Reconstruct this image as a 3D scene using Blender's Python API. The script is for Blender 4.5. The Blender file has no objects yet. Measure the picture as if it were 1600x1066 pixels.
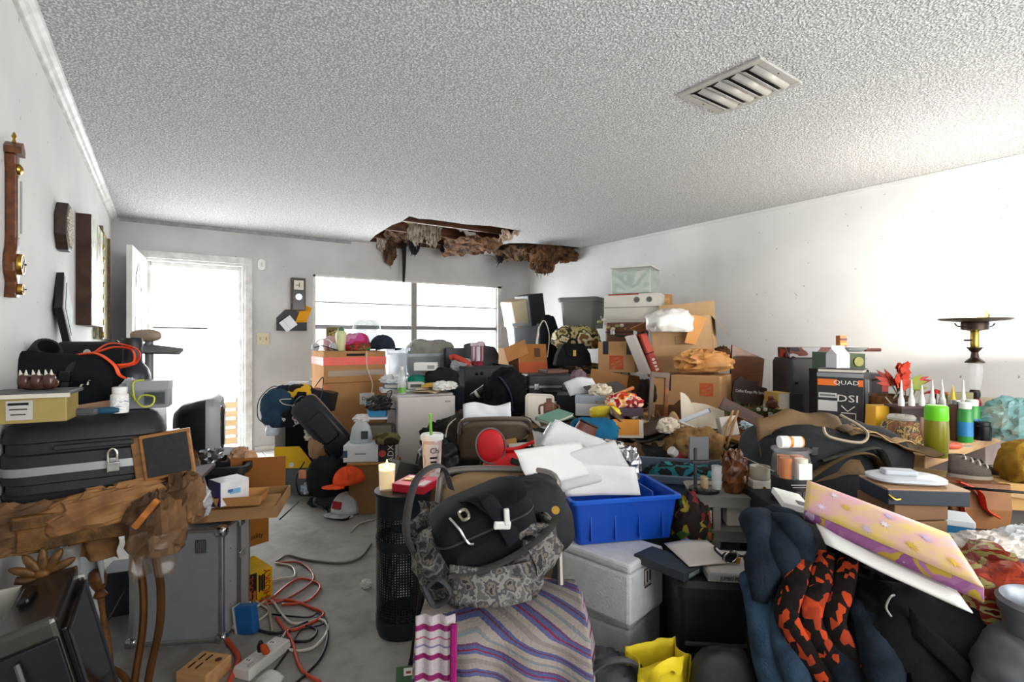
import bpy, bmesh, math, random
from mathutils import Vector, Matrix, noise
from mathutils.geometry import tessellate_polygon

scene = bpy.context.scene
COL = scene.collection
# ---------------------------------------------------------------- camera
FPX, VH, CAMH = 810.0, 529.0, 1.26
YAW = math.radians(33.9)
cam_d = bpy.data.cameras.new('camera'); cam = bpy.data.objects.new('camera', cam_d); COL.objects.link(cam)
cam.location = (0, 0, CAMH); cam.rotation_euler = (math.pi/2, 0, -YAW)
cam_d.sensor_width = 36.0; cam_d.lens = FPX/1600*36.0
cam_d.shift_y = -(533-VH)/1600
cam_d.clip_start = 0.05
scene.camera = cam
# ---------------------------------------------------------------- world, lights, exposure
world = bpy.data.worlds.new('world'); scene.world = world; world.use_nodes = True
wn = world.node_tree.nodes; bg = wn['Background']
bg.inputs['Color'].default_value = (0.93, 0.97, 1.0, 1); bg.inputs['Strength'].default_value = 4.2
def area(name, loc, rot, sx, sy, power, col):
    l = bpy.data.lights.new(name, 'AREA'); l.shape = 'RECTANGLE'; l.size = sx; l.size_y = sy
    l.energy = power; l.color = col
    o = bpy.data.objects.new(name, l); COL.objects.link(o); o.location = loc; o.rotation_euler = rot
    return o
# fill added behind the camera, unseen; daylight by the front window and door
area('fill_rear', (2.2, -1.9, 1.25), (math.radians(128), 0, 0), 3.4, 1.5, 62, (1.0, 0.97, 0.94))
area('daylight_window', (2.7, 6.42, 1.4), (math.radians(-90), 0, 0), 2.5, 1.15, 80, (0.95, 0.98, 1.0))
area('daylight_door', (0.28, 6.42, 1.05), (math.radians(-90), 0, 0), 0.85, 1.95, 50, (0.95, 0.98, 1.0))
vs = scene.view_settings
scene.display_settings.display_device = 'sRGB'
vs.view_transform = 'Standard'; vs.look = 'None'; vs.gamma = 1.0; vs.use_curve_mapping = False
vs.exposure = 0.3
scene.cycles.use_denoising = True
scene.cycles.max_bounces = 8; scene.cycles.diffuse_bounces = 5; scene.cycles.transparent_max_bounces = 12
scene.cycles.caustics_reflective = False; scene.cycles.caustics_refractive = False
scene.cycles.sample_clamp_indirect = 6.0

# ---------------------------------------------------------------- measuring helpers
FW = Vector((math.sin(YAW), math.cos(YAW), 0)); RT = Vector((math.cos(YAW), -math.sin(YAW), 0)); UP = Vector((0, 0, 1))
def ray(u, v): return FW + RT*((u-800)/FPX) + UP*((VH-v)/FPX)
def P(u, v, d): return Vector((0, 0, CAMH)) + ray(u, v)*d
def PZ(u, v, z): return P(u, v, (z-CAMH)*FPX/(VH-v))
def PX(u, v, x): r = ray(u, v); return P(u, v, x/r.x)
def PY(u, v, y): r = ray(u, v); return P(u, v, y/r.y)
def R(a): return math.radians(a)

# ---------------------------------------------------------------- materials
def lin(h):
    h = h.lstrip('#'); c = [int(h[i:i+2], 16)/255 for i in (0, 2, 4)]
    return tuple((x/12.92 if x <= 0.04045 else ((x+0.055)/1.055)**2.4) for x in c) + (1.0,)
MATS = {}
def nodes(m): m.use_nodes = True; t = m.node_tree; return t.nodes, t.links, t.nodes['Principled BSDF']
def mat(col, rough=0.6, metal=0.0, var=0.10, vs=9.0, bump=0.0, bs=60.0, col2=None, emit=0.0, spec=0.4, trans=0.0, alpha=1.0, sheen=0.0):
    key = (col, rough, metal, var, vs, bump, bs, col2, emit, spec, trans, alpha, sheen)
    if key in MATS: return MATS[key]
    m = bpy.data.materials.new('m_'+col.strip('#')); N, L, p = nodes(m)
    p.inputs['Roughness'].default_value = rough; p.inputs['Metallic'].default_value = metal
    p.inputs['Specular IOR Level'].default_value = spec
    c = lin(col)
    tc = N.new('ShaderNodeTexCoord')
    nz = N.new('ShaderNodeTexNoise'); nz.inputs['Scale'].default_value = vs; nz.inputs['Detail'].default_value = 5
    L.new(tc.outputs['Object'], nz.inputs['Vector'])
    rp = N.new('ShaderNodeValToRGB'); e = rp.color_ramp.elements
    e[0].position = 0.36; e[1].position = 0.64
    c2 = lin(col2) if col2 else None
    if c2: e[0].color = c2; e[1].color = c
    else:
        e[0].color = tuple(x*(1-var) for x in c[:3])+(1,); e[1].color = tuple(min(1, x*(1+var)) for x in c[:3])+(1,)
    L.new(nz.outputs['Fac'], rp.inputs['Fac']); L.new(rp.outputs['Color'], p.inputs['Base Color'])
    if bump:
        n2 = N.new('ShaderNodeTexNoise'); n2.inputs['Scale'].default_value = bs; n2.inputs['Detail'].default_value = 3
        L.new(tc.outputs['Object'], n2.inputs['Vector'])
        b = N.new('ShaderNodeBump'); b.inputs['Strength'].default_value = bump; b.inputs['Distance'].default_value = 0.01
        L.new(n2.outputs['Fac'], b.inputs['Height']); L.new(b.outputs['Normal'], p.inputs['Normal'])
    if emit: p.inputs['Emission Color'].default_value = c; p.inputs['Emission Strength'].default_value = emit
    if trans: p.inputs['Transmission Weight'].default_value = trans
    if alpha < 1: p.inputs['Alpha'].default_value = alpha
    if sheen: p.inputs['Sheen Weight'].default_value = sheen
    MATS[key] = m; return m
def cloth(c, c2=None, **k): return mat(c, 0.95, 0, 0.18, 14, 0.35, 160, c2, spec=0.1, **k)
def card(c='#a8825a'): return mat(c, 0.9, 0, 0.07, 6, 0.05, 40, spec=0.15)
def plas(c, r=0.38): return mat(c, r, 0, 0.05, 6, 0.0)
def pap(c='#e6e4de'): return mat(c, 0.85, 0, 0.04, 5, 0.05, 30, spec=0.2)
def met(c='#b8b8b6', r=0.3): return mat(c, r, 1.0, 0.06, 12)
def wood(c='#7a4a25', c2='#5a3317', r=0.5):
    key = ('wood', c, c2, r)
    if key in MATS: return MATS[key]
    m = mat(c, r, 0, 0.1, 5, 0.05, 30, c2).copy(); N = m.node_tree.nodes
    tc = [n for n in N if n.type == 'TEX_COORD'][0]; nz = [n for n in N if n.type == 'TEX_NOISE'][0]
    mp = N.new('ShaderNodeMapping'); mp.inputs['Scale'].default_value = (1.2, 9, 9)
    m.node_tree.links.new(tc.outputs['Object'], mp.inputs['Vector']); m.node_tree.links.new(mp.outputs['Vector'], nz.inputs['Vector'])
    MATS[key] = m; return m
def glassy(c='#ffffff', alpha=0.12, rough=0.05, key=''):
    k = ('glass', c, alpha, rough)
    if k in MATS: return MATS[k]
    m = bpy.data.materials.new('m_glass'); N, L, p = nodes(m)
    p.inputs['Base Color'].default_value = lin(c); p.inputs['Roughness'].default_value = rough
    tr = N.new('ShaderNodeBsdfTransparent'); mx = N.new('ShaderNodeMixShader'); mx.inputs[0].default_value = alpha
    L.new(tr.outputs[0], mx.inputs[1]); L.new(p.outputs[0], mx.inputs[2]); L.new(mx.outputs[0], N['Material Output'].inputs[0])
    MATS[k] = m; return m
def patchy(key, cols, scale=5.0, rough=0.9, detail=2.0, bump=0.0, uv=False, tex='noise', stretch=(1,1,1), lo=0.32, hi=0.68):
    """blotches of several colours (camouflage, flowered print, patched heaps)"""
    if key in MATS: return MATS[key]
    m = bpy.data.materials.new('m_'+key); N, L, p = nodes(m); p.inputs['Roughness'].default_value = rough
    p.inputs['Specular IOR Level'].default_value = 0.15
    tc = N.new('ShaderNodeTexCoord'); mp = N.new('ShaderNodeMapping'); mp.inputs['Scale'].default_value = stretch
    L.new(tc.outputs['UV' if uv else 'Object'], mp.inputs['Vector'])
    if tex == 'noise':
        nz = N.new('ShaderNodeTexNoise'); nz.inputs['Scale'].default_value = scale; nz.inputs['Detail'].default_value = detail
        out = nz.outputs['Fac']
    else:
        nz = N.new('ShaderNodeTexVoronoi'); nz.inputs['Scale'].default_value = scale
        sp = N.new('ShaderNodeSeparateColor'); L.new(nz.outputs['Color'], sp.inputs[0]); out = sp.outputs[0]; lo, hi = 0, 1
    L.new(mp.outputs['Vector'], nz.inputs['Vector'])
    rp = N.new('ShaderNodeValToRGB'); rp.color_ramp.interpolation = 'CONSTANT'; e = rp.color_ramp.elements
    n = len(cols)
    e[0].position = 0; e[0].color = lin(cols[0]); e[1].position = lo+(hi-lo)/n; e[1].color = lin(cols[1])
    for i in range(2, n):
        q = e.new(lo+(hi-lo)*i/n); q.color = lin(cols[i])
    L.new(out, rp.inputs['Fac']); L.new(rp.outputs['Color'], p.inputs['Base Color'])
    if bump:
        n2 = N.new('ShaderNodeTexNoise'); n2.inputs['Scale'].default_value = 90; L.new(tc.outputs['Object'], n2.inputs['Vector'])
        b = N.new('ShaderNodeBump'); b.inputs['Strength'].default_value = bump; b.inputs['Distance'].default_value = 0.01
        L.new(n2.outputs['Fac'], b.inputs['Height']); L.new(b.outputs['Normal'], p.inputs['Normal'])
    MATS[key] = m; return m
def striped(key, stops, reps, axis=1, rough=0.95, wob=0.0, uv=True):
    if key in MATS: return MATS[key]
    m = bpy.data.materials.new('m_'+key); N, L, p = nodes(m); p.inputs['Roughness'].default_value = rough; p.inputs['Specular IOR Level'].default_value = 0.1
    tc = N.new('ShaderNodeTexCoord'); sx = N.new('ShaderNodeSeparateXYZ'); L.new(tc.outputs['UV' if uv else 'Object'], sx.inputs[0])
    mul = N.new('ShaderNodeMath'); mul.operation = 'MULTIPLY'; mul.inputs[1].default_value = reps; src = sx.outputs[axis]
    if wob:
        nz = N.new('ShaderNodeTexNoise'); nz.inputs['Scale'].default_value = 90; L.new(tc.outputs['UV' if uv else 'Object'], nz.inputs['Vector'])
        ma = N.new('ShaderNodeMath'); ma.operation = 'MULTIPLY_ADD'; ma.inputs[1].default_value = wob
        L.new(nz.outputs['Fac'], ma.inputs[0]); L.new(src, ma.inputs[2]); src = ma.outputs[0]
    L.new(src, mul.inputs[0])
    fr = N.new('ShaderNodeMath'); fr.operation = 'FRACT'; L.new(mul.outputs[0], fr.inputs[0])
    rp = N.new('ShaderNodeValToRGB'); rp.color_ramp.interpolation = 'CONSTANT'; e = rp.color_ramp.elements
    e[0].position = stops[0][0]; e[0].color = lin(stops[0][1]); e[1].position = stops[1][0]; e[1].color = lin(stops[1][1])
    for pos, c in stops[2:]: q = e.new(pos); q.color = lin(c)
    L.new(fr.outputs[0], rp.inputs['Fac']); L.new(rp.outputs['Color'], p.inputs['Base Color'])
    n2 = N.new('ShaderNodeTexNoise'); n2.inputs['Scale'].default_value = 120; L.new(tc.outputs['Object'], n2.inputs['Vector'])
    b = N.new('ShaderNodeBump'); b.inputs['Strength'].default_value = 0.3; b.inputs['Distance'].default_value = 0.01
    L.new(n2.outputs['Fac'], b.inputs['Height']); L.new(b.outputs['Normal'], p.inputs['Normal'])
    MATS[key] = m; return m

BLK = plas('#17181a', 0.45); BLKS = plas('#101113', 0.25); WHT = plas('#e4e3df', 0.4); CHROME = met('#c9c9c7', 0.18); STEEL = met('#8d8f90', 0.35)
BRASS = met('#b08a3c', 0.3); DKMET = met('#2a2b2d', 0.4); FAB = cloth('#1b1c1f'); CARD = card(); CARDD = card('#8f6236'); PAPER = pap(); OFFW = pap('#d8d2c4')
INK = pap('#1c1c1e')

# ---------------------------------------------------------------- mesh building
def smoothpts(pts, k=6, closed=False):
    pts = [Vector(p) for p in pts]; n = len(pts); out = []
    rng = range(n if closed else n-1)
    for i in rng:
        p0 = pts[(i-1) % n] if closed or i > 0 else pts[0]; p1 = pts[i]; p2 = pts[(i+1) % n]
        p3 = pts[(i+2) % n] if closed or i+2 < n else pts[-1]
        for j in range(k):
            t = j/k
            out.append(0.5*((2*p1)+(p2-p0)*t+(2*p0-5*p1+4*p2-p3)*t*t+(3*p1-p0-3*p2+p3)*t*t*t))
    if not closed: out.append(pts[-1])
    return out
def rr(w, d, r, n=4, cx=0, cy=0):
    r = min(r, w/2-1e-4, d/2-1e-4); out = []
    for qx, qy, a0 in ((1, 1, 0), (-1, 1, 90), (-1, -1, 180), (1, -1, 270)):
        for i in range(n+1):
            a = R(a0+90*i/n); out.append((cx+qx*(w/2-r)+r*math.cos(a), cy+qy*(d/2-r)+r*math.sin(a)))
    return out
class B:
    def __init__(s): s.v = []; s.f = []; s.uv = {}
    def add(s, vs_, fs, M=None):
        o = len(s.v); s.v += [tuple(M @ Vector(q)) if M else tuple(q) for q in vs_]; s.f += [tuple(i+o for i in f) for f in fs]; return s
    def box(s, c, size, rot=None, top=None):
        x, y, z = (size[0]/2, size[1]/2, size[2]/2); tx, ty = (top[0]/2, top[1]/2) if top else (x, y)
        vs_ = [(-x,-y,-z),(x,-y,-z),(x,y,-z),(-x,y,-z),(-tx,-ty,z),(tx,-ty,z),(tx,ty,z),(-tx,ty,z)]
        M = Matrix.Translation(c) @ (rot.to_4x4() if rot else Matrix())
        return s.add(vs_, [(3,2,1,0),(4,5,6,7),(0,1,5,4),(1,2,6,5),(2,3,7,6),(3,0,4,7)], M)
    def loft(s, rings, cap0=True, cap1=True, M=None):
        n = len(rings[0]); vs_ = [p for r in rings for p in r]; fs = []
        for i in range(len(rings)-1):
            for j in range(n):
                k = (j+1) % n; fs.append((i*n+j, i*n+k, (i+1)*n+k, (i+1)*n+j))
        if cap0: fs.append(tuple(range(n-1, -1, -1)))
        if cap1: fs.append(tuple(range((len(rings)-1)*n, len(rings)*n)))
        return s.add(vs_, fs, M)
    def cyl(s, p0, p1, r0, r1=None, n=16):
        p0 = Vector(p0); p1 = Vector(p1); r1 = r0 if r1 is None else r1
        q = (p1-p0).to_track_quat('Z', 'Y').to_matrix()
        ring = lambda c, r: [c+q @ Vector((r*math.cos(2*math.pi*i/n), r*math.sin(2*math.pi*i/n), 0)) for i in range(n)]
        return s.loft([ring(p0, r0), ring(p1, r1)])
    def lathe(s, prof, n=24, M=None, cap=True):
        rings = [[(r*math.cos(2*math.pi*i/n), r*math.sin(2*math.pi*i/n), z) for i in range(n)] for r, z in prof]
        return s.loft(rings, cap, cap, M)
    def tube(s, pts, r, n=6, k=6, closed=False, flat=1.0):
        pts = smoothpts(pts, k, closed) if k > 1 else [Vector(p) for p in pts]
        rings = []; m = len(pts); a = None
        for i, p in enumerate(pts):
            t = pts[(i+1) % m if closed else min(i+1, m-1)]-pts[(i-1) % m if closed else max(i-1, 0)]
            t = t.normalized() if t.length > 1e-9 else Vector((1, 0, 0))
            if a is None:
                a = t.cross(Vector((0.03, 0.05, 1))); a = a if a.length > 0.1 else t.cross(Vector((0, 1, 0.02))); a.normalize()
            else:
                a = a-t*a.dot(t); a = a.normalized() if a.length > 1e-6 else t.orthogonal().normalized()
            b = a.cross(t).normalized()
            rad = r(i/(m-1)) if callable(r) else r
            rings.append([p+a*rad*math.cos(2*math.pi*j/n)+b*rad*flat*math.sin(2*math.pi*j/n) for j in range(n)])
        if closed: rings.append(rings[0])
        return s.loft(rings, not closed, not closed)
    def prism(s, poly, y0, y1):
        """poly in (x,z), extruded along y"""
        n = len(poly); vs_ = [(x, y0, z) for x, z in poly]+[(x, y1, z) for x, z in poly]
        fs = [tuple(range(n)), tuple(range(2*n-1, n-1, -1))]+[(j, j+n, (j+1) % n+n, (j+1) % n) for j in range(n)]
        return s.add(vs_, fs)
    def slab(s, poly, z0, z1):
        n = len(poly); vs_ = [(x, y, z0) for x, y in poly]+[(x, y, z1) for x, y in poly]
        fs = [tuple(range(n-1, -1, -1)), tuple(range(n, 2*n))]+[(j, (j+1) % n, (j+1) % n+n, j+n) for j in range(n)]
        return s.add(vs_, fs)
    def sheet(s, fn, nu=12, nv=12):
        o = len(s.v); 
        for j in range(nv+1):
            for i in range(nu+1):
                s.uv[len(s.v)] = (i/nu, j/nv); s.v.append(tuple(fn(i/nu, j/nv)))
        for j in range(nv):
            for i in range(nu):
                a = o+j*(nu+1)+i; s.f.append((a, a+1, a+nu+2, a+nu+1))
        return s
    def blob(s, c, r, amp=0.1, fq=3.0, seed=0, p=2.6, nu=30, nv=18, ridge=0.5, flat=None):
        c = Vector(c); o = len(s.v); off = Vector((seed*3.17, seed*1.31, seed*2.7)); e = 2.0/p
        sp = lambda x: math.copysign(abs(x)**e, x)
        rm = (r[0]+r[1]+r[2])/3
        def pt(th, ph):
            q = Vector((r[0]*sp(math.cos(th))*sp(math.cos(ph)), r[1]*sp(math.sin(th))*sp(math.cos(ph)), r[2]*sp(math.sin(ph))))
            k = Vector((q.x/rm, q.y/rm, q.z/rm))*fq+off
            w1 = k+Vector((noise.noise(k*0.8), noise.noise(k*0.8+Vector((9, 1, 4))), noise.noise(k*0.8+Vector((2, 7, 3)))))*0.8
            d = noise.noise(k*0.7)*(1-ridge)*1.3+(0.4-abs(noise.noise(w1*1.5+Vector((5, 5, 5)))))*ridge*1.7+(0.3-abs(noise.noise(w1*3.3)))*ridge*0.7
            q = q*(1+amp*d)
            if flat is not None and q.z < flat*r[2]: q.z = flat*r[2]
            return c+q
        s.v.append(tuple(pt(0, -math.pi/2+1e-4)))
        for j in range(1, nv):
            ph = -math.pi/2+math.pi*j/nv
            for i in range(nu): s.v.append(tuple(pt(2*math.pi*i/nu, ph)))
        s.v.append(tuple(pt(0, math.pi/2-1e-4))); last = len(s.v)-1
        for i in range(nu): s.f.append((o, o+1+(i+1) % nu, o+1+i))
        for j in range(nv-2):
            for i in range(nu):
                a = o+1+j*nu; s.f.append((a+i, a+(i+1) % nu, a+nu+(i+1) % nu, a+nu+i))
        a = o+1+(nv-2)*nu
        for i in range(nu): s.f.append((a+i, a+(i+1) % nu, last))
        return s
def mesh_of(name, b):
    me = bpy.data.meshes.new(name); me.from_pydata(b.v, [], b.f); 
    if b.uv:
        l = me.uv_layers.new(name='UVMap')
        for lp in me.loops: l.data[lp.index].uv = b.uv.get(lp.vertex_index, (0, 0))
    me.validate(); me.update(); return me
def O(name, b, m, parent=None, smooth=False, bev=0.0, loc=None, rot=None, solid=0.0, sub=0, kind=None, label=None):
    me = b if isinstance(b, bpy.types.Mesh) else mesh_of(name, b)
    if isinstance(m, (list, tuple)):
        for q in m: me.materials.append(q)
    else: me.materials.append(m)
    if smooth:
        for f in me.polygons: f.use_smooth = True
        if smooth != 'all': me.set_sharp_from_angle(angle=R(38))
    o = bpy.data.objects.new(name, me); COL.objects.link(o)
    if parent: o.parent = parent
    if loc is not None: o.location = loc
    if rot is not None: o.rotation_euler = rot
    if solid: q = o.modifiers.new('solid', 'SOLIDIFY'); q.thickness = solid; q.offset = 0
    if bev: q = o.modifiers.new('bevel', 'BEVEL'); q.width = bev; q.segments = 2; q.limit_method = 'ANGLE'
    if sub: q = o.modifiers.new('sub', 'SUBSURF'); q.levels = sub; q.render_levels = sub
    if kind: o['kind'] = kind
    if label: o['label'] = label
    return o
def pose(o, loc, yaw=0, pitch=0, roll=0):
    o.location = loc
    M = Matrix.Rotation(-YAW+R(yaw), 3, 'Z') @ Matrix.Rotation(R(pitch), 3, 'X') @ Matrix.Rotation(R(roll), 3, 'Y')
    o.rotation_euler = M.to_euler()
def tag(o, label, cat, group=None, kind=None):
    o['label'] = label; o['category'] = cat
    if group: o['group'] = group
    if kind: o['kind'] = kind
    return o
def T(name, label, cat, loc, yaw=0, pitch=0, roll=0, group=None):
    o = bpy.data.objects.new(name, None); COL.objects.link(o); o.empty_display_size = 0.05
    pose(o, loc, yaw, pitch, roll); return tag(o, label, cat, group)
def S1(name, label, cat, b, m, loc, yaw=0, pitch=0, roll=0, group=None, **k):
    o = O(name, b, m, **k); pose(o, loc, yaw, pitch, roll); return tag(o, label, cat, group)
def struct(name, b, m, **k):
    o = O(name, b, m, **k); 
    if not o.parent: o['kind'] = 'structure'
    return o
def txt(s, size, m, parent, loc, rot=(math.pi/2, 0, 0), name='lettering', ax='CENTER', depth=0.0006, squeeze=1.0):
    cu = bpy.data.curves.new('t', 'FONT'); cu.body = s; cu.size = size; cu.align_x = ax; cu.align_y = 'CENTER'; cu.extrude = depth
    cu.resolution_u = 2; cu.space_character = 1.0
    tmp = bpy.data.objects.new('t', cu); COL.objects.link(tmp)
    me = bpy.data.meshes.new_from_object(tmp.evaluated_get(bpy.context.evaluated_depsgraph_get()))
    bpy.data.objects.remove(tmp); bpy.data.curves.remove(cu)
    me.materials.clear()
    o = O(name, me, m, parent, loc=loc, rot=rot); o.scale = (squeeze, 1, 1); return o
def px(n, d): return n*d/FPX
# ================================================================ THE ROOM
XL, XR, YB, ZC, YR = -0.41, 4.48, 6.19, 2.42, -1.6
def wall_mat(key, col, dirt):
    m = bpy.data.materials.new('m_'+key); N, L, p = nodes(m); p.inputs['Roughness'].default_value = 0.85; p.inputs['Specular IOR Level'].default_value = 0.2
    tc = N.new('ShaderNodeTexCoord'); n1 = N.new('ShaderNodeTexNoise'); n1.inputs['Scale'].default_value = 1.6; n1.inputs['Detail'].default_value = 6
    n2 = N.new('ShaderNodeTexNoise'); n2.inputs['Scale'].default_value = 26; n2.inputs['Detail'].default_value = 4
    L.new(tc.outputs['Object'], n1.inputs['Vector']); L.new(tc.outputs['Object'], n2.inputs['Vector'])
    r1 = N.new('ShaderNodeValToRGB'); r1.color_ramp.elements[0].position = 0.3; r1.color_ramp.elements[1].position = 0.62
    r1.color_ramp.elements[0].color = lin(dirt); r1.color_ramp.elements[1].color = lin(col)
    r2 = N.new('ShaderNodeValToRGB'); r2.color_ramp.elements[0].position = 0.24; r2.color_ramp.elements[1].position = 0.29
    r2.color_ramp.elements[0].color = (0.35, 0.34, 0.33, 1); r2.color_ramp.elements[1].color = (1, 1, 1, 1)
    mx = N.new('ShaderNodeMix'); mx.data_type = 'RGBA'; mx.blend_type = 'MULTIPLY'; mx.inputs[0].default_value = 1
    L.new(n1.outputs['Fac'], r1.inputs[0]); L.new(n2.outputs['Fac'], r2.inputs[0])
    L.new(r1.outputs[0], mx.inputs[6]); L.new(r2.outputs[0], mx.inputs[7]); L.new(mx.outputs[2], p.inputs['Base Color'])
    b = N.new('ShaderNodeBump'); b.inputs['Strength'].default_value = 0.06; b.inputs['Distance'].default_value = 0.01
    L.new(n2.outputs['Fac'], b.inputs['Height']); L.new(b.outputs['Normal'], p.inputs['Normal'])
    return m
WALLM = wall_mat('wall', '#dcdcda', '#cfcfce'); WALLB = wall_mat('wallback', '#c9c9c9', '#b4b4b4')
WHITEP = mat('#dededc', 0.5, 0, 0.05, 12, 0.05, 50, '#c4c2be')
def ceiling_mat():
    m = bpy.data.materials.new('m_popcorn'); N, L, p = nodes(m); p.inputs['Roughness'].default_value = 0.95; p.inputs['Specular IOR Level'].default_value = 0.1
    tc = N.new('ShaderNodeTexCoord')
    n1 = N.new('ShaderNodeTexNoise'); n1.inputs['Scale'].default_value = 95; n1.inputs['Detail'].default_value = 3; n1.inputs['Roughness'].default_value = 0.6
    v1 = N.new('ShaderNodeTexVoronoi'); v1.inputs['Scale'].default_value = 120; v1.feature = 'SMOOTH_F1'
    for q in (n1, v1): L.new(tc.outputs['Object'], q.inputs['Vector'])
    ma = N.new('ShaderNodeMath'); ma.operation = 'SUBTRACT'; L.new(n1.outputs['Fac'], ma.inputs[0]); L.new(v1.outputs['Distance'], ma.inputs[1])
    rp = N.new('ShaderNodeValToRGB'); rp.color_ramp.elements[0].position = 0.0; rp.color_ramp.elements[1].position = 0.32
    rp.color_ramp.elements[0].color = lin('#b4b4b4'); rp.color_ramp.elements[1].color = lin('#f2f2f2')
    L.new(ma.outputs[0], rp.inputs[0]); L.new(rp.outputs[0], p.inputs['Base Color'])
    b = N.new('ShaderNodeBump'); b.inputs['Strength'].default_value = 1.0; b.inputs['Distance'].default_value = 0.011
    L.new(ma.outputs[0], b.inputs['Height']); L.new(b.outputs['Normal'], p.inputs['Normal'])
    return m
def floor_mat():
    m = bpy.data.materials.new('m_concrete'); N, L, p = nodes(m); p.inputs['Roughness'].default_value = 0.75
    tc = N.new('ShaderNodeTexCoord'); n1 = N.new('ShaderNodeTexNoise'); n1.inputs['Scale'].default_value = 2.2; n1.inputs['Detail'].default_value = 8; n1.inputs['Roughness'].default_value = 0.65
    n2 = N.new('ShaderNodeTexNoise'); n2.inputs['Scale'].default_value = 14; n2.inputs['Detail'].default_value = 8
    for q in (n1, n2): L.new(tc.outputs['Object'], q.inputs['Vector'])
    r1 = N.new('ShaderNodeValToRGB'); e = r1.color_ramp.elements; e[0].position = 0.3; e[1].position = 0.7; e[0].color = lin('#6e6a64'); e[1].color = lin('#a3a09b')
    q = e.new(0.47); q.color = lin('#918d87')
    r2 = N.new('ShaderNodeValToRGB'); e = r2.color_ramp.elements; e[0].position = 0.25; e[1].position = 0.5; e[0].color = (0.7, 0.69, 0.67, 1); e[1].color = (1, 1, 1, 1)
    mx = N.new('ShaderNodeMix'); mx.data_type = 'RGBA'; mx.blend_type = 'MULTIPLY'; mx.inputs[0].default_value = 0.8
    L.new(n1.outputs['Fac'], r1.inputs[0]); L.new(n2.outputs['Fac'], r2.inputs[0]); L.new(r1.outputs[0], mx.inputs[6]); L.new(r2.outputs[0], mx.inputs[7]); L.new(mx.outputs[2], p.inputs['Base Color'])
    b = N.new('ShaderNodeBump'); b.inputs['Strength'].default_value = 0.15; b.inputs['Distance'].default_value = 0.01; L.new(n2.outputs['Fac'], b.inputs['Height']); L.new(b.outputs['Normal'], p.inputs['Normal'])
    return m
struct('floor', B().box(((XL+XR)/2, (YB+YR)/2, -0.05), (XR-XL+0.4, YB-YR+0.3, 0.1)), floor_mat())
struct('wall_left', B().box((XL-0.06, (YB+YR)/2, ZC/2), (0.12, YB-YR+0.24, ZC)), WALLM)
struct('wall_right', B().box((XR+0.06, (YB+YR)/2, ZC/2), (0.12, YB-YR+0.24, ZC)), WALLM)
# back wall with door and window openings
DX0, DX1, DZ = -0.16, 0.72, 2.05
WX0, WX1, WZ0, WZ1 = 1.42, 3.98, 0.78, 1.995
b = B(); yb = YB+0.06
def wseg(x0, x1, z0, z1): b.box(((x0+x1)/2, yb, (z0+z1)/2), (x1-x0, 0.12, z1-z0))
wseg(XL, DX0, 0, ZC); wseg(DX0, DX1, DZ, ZC); wseg(DX1, WX0, 0, ZC); wseg(WX0, WX1, WZ1, ZC); wseg(WX0, WX1, 0, WZ0); wseg(WX1, XR, 0, ZC)
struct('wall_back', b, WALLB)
# unseen wall behind the camera; its wide opening is added to let light in
b = B()
for x0, x1, z0, z1 in ((XL, 0.4, 0, ZC), (4.0, XR, 0, ZC), (0.4, 4.0, 2.3, ZC), (0.4, 4.0, 0, 0.6)): b.box(((x0+x1)/2, YR-0.06, (z0+z1)/2), (x1-x0, 0.12, z1-z0))
struct('wall_rear', b, WALLM)
# ceiling with two torn holes
def cpt(u, v): q = PZ(u, v, ZC); return (min(max(q.x, XL+0.01), XR-0.012), min(q.y, YB-0.012))
hole1 = [cpt(*q) for q in ((572,381),(586,368),(599,360),(612,352),(626,347),(640,338),(655,342),(673,343),(695,346),(730,351),(765,353),(814,361),(797,371),(786,376),(775,384),(752,386),(735,391))]
hole1 += [(PY(735, 391, YB).x, YB-0.012), (PY(640, 387, YB).x, YB-0.012), (PY(575, 381, YB).x, YB-0.012)]
hole2 = [cpt(*q) for q in ((765,391),(780,383),(796,380),(822,380),(850,382),(880,384),(905,387),(922,391))]
hole2 += [(XR-0.012, PX(905, 396, XR).y), (XR-0.012, YB-0.012), (PY(775, 398, YB).x, YB-0.012)]
outer = [(XL-0.1, YR-0.1), (XR+0.1, YR-0.1), (XR+0.1, YB+0.1), (XL-0.1, YB+0.1)]
loops = [[Vector((x, y, 0)) for x, y in l] for l in (outer, hole1, hole2)]
tris = tessellate_polygon(loops); flat = [p for l in loops for p in l]
b = B(); nn = len(flat)
b.v = [(p.x, p.y, ZC) for p in flat]+[(p.x, p.y, ZC+0.016) for p in flat]
b.f = [tuple(t) for t in tris]+[tuple(i+nn for i in t) for t in tris]
k0 = 0
for l in loops:
    m_ = len(l)
    for i in range(m_): j = (i+1) % m_; b.f.append((k0+i, k0+j, k0+j+nn, k0+i+nn))
    k0 += m_
struct('ceiling', b, ceiling_mat())
# attic above: deck, and joists in the holes
struct('trim_1', B().box(((XL+XR)/2, YB-0.9, ZC+0.42), (XR-XL+0.3, 3.2, 0.03)), wood('#5b3a22', '#2c1a0f'))
o = bpy.data.objects['trim_1']
for i, yj in enumerate((YB-0.12, YB-0.62, YB-1.12)):
    O('joist', B().box(((XL+XR)/2, yj, ZC+0.14), (XR-XL+0.1, 0.045, 0.18)), wood('#6b4426', '#3d2413'), o)
b = B()
for x0, y0, x1, y1 in ((XL-0.2, YB+0.3, XR+0.2, YB+0.3), (XL-0.2, YB-2.3, XR+0.2, YB-2.3)): b.box(((x0+x1)/2, y0, ZC+0.235), (x1-x0, 0.03, 0.42))
for x0 in (XL-0.14, XR+0.14): b.box((x0, YB-1, ZC+0.235), (0.03, 2.7, 0.42))
O('attic_side', b, wood('#4a2f1c', '#2a190e'), o)
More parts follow.
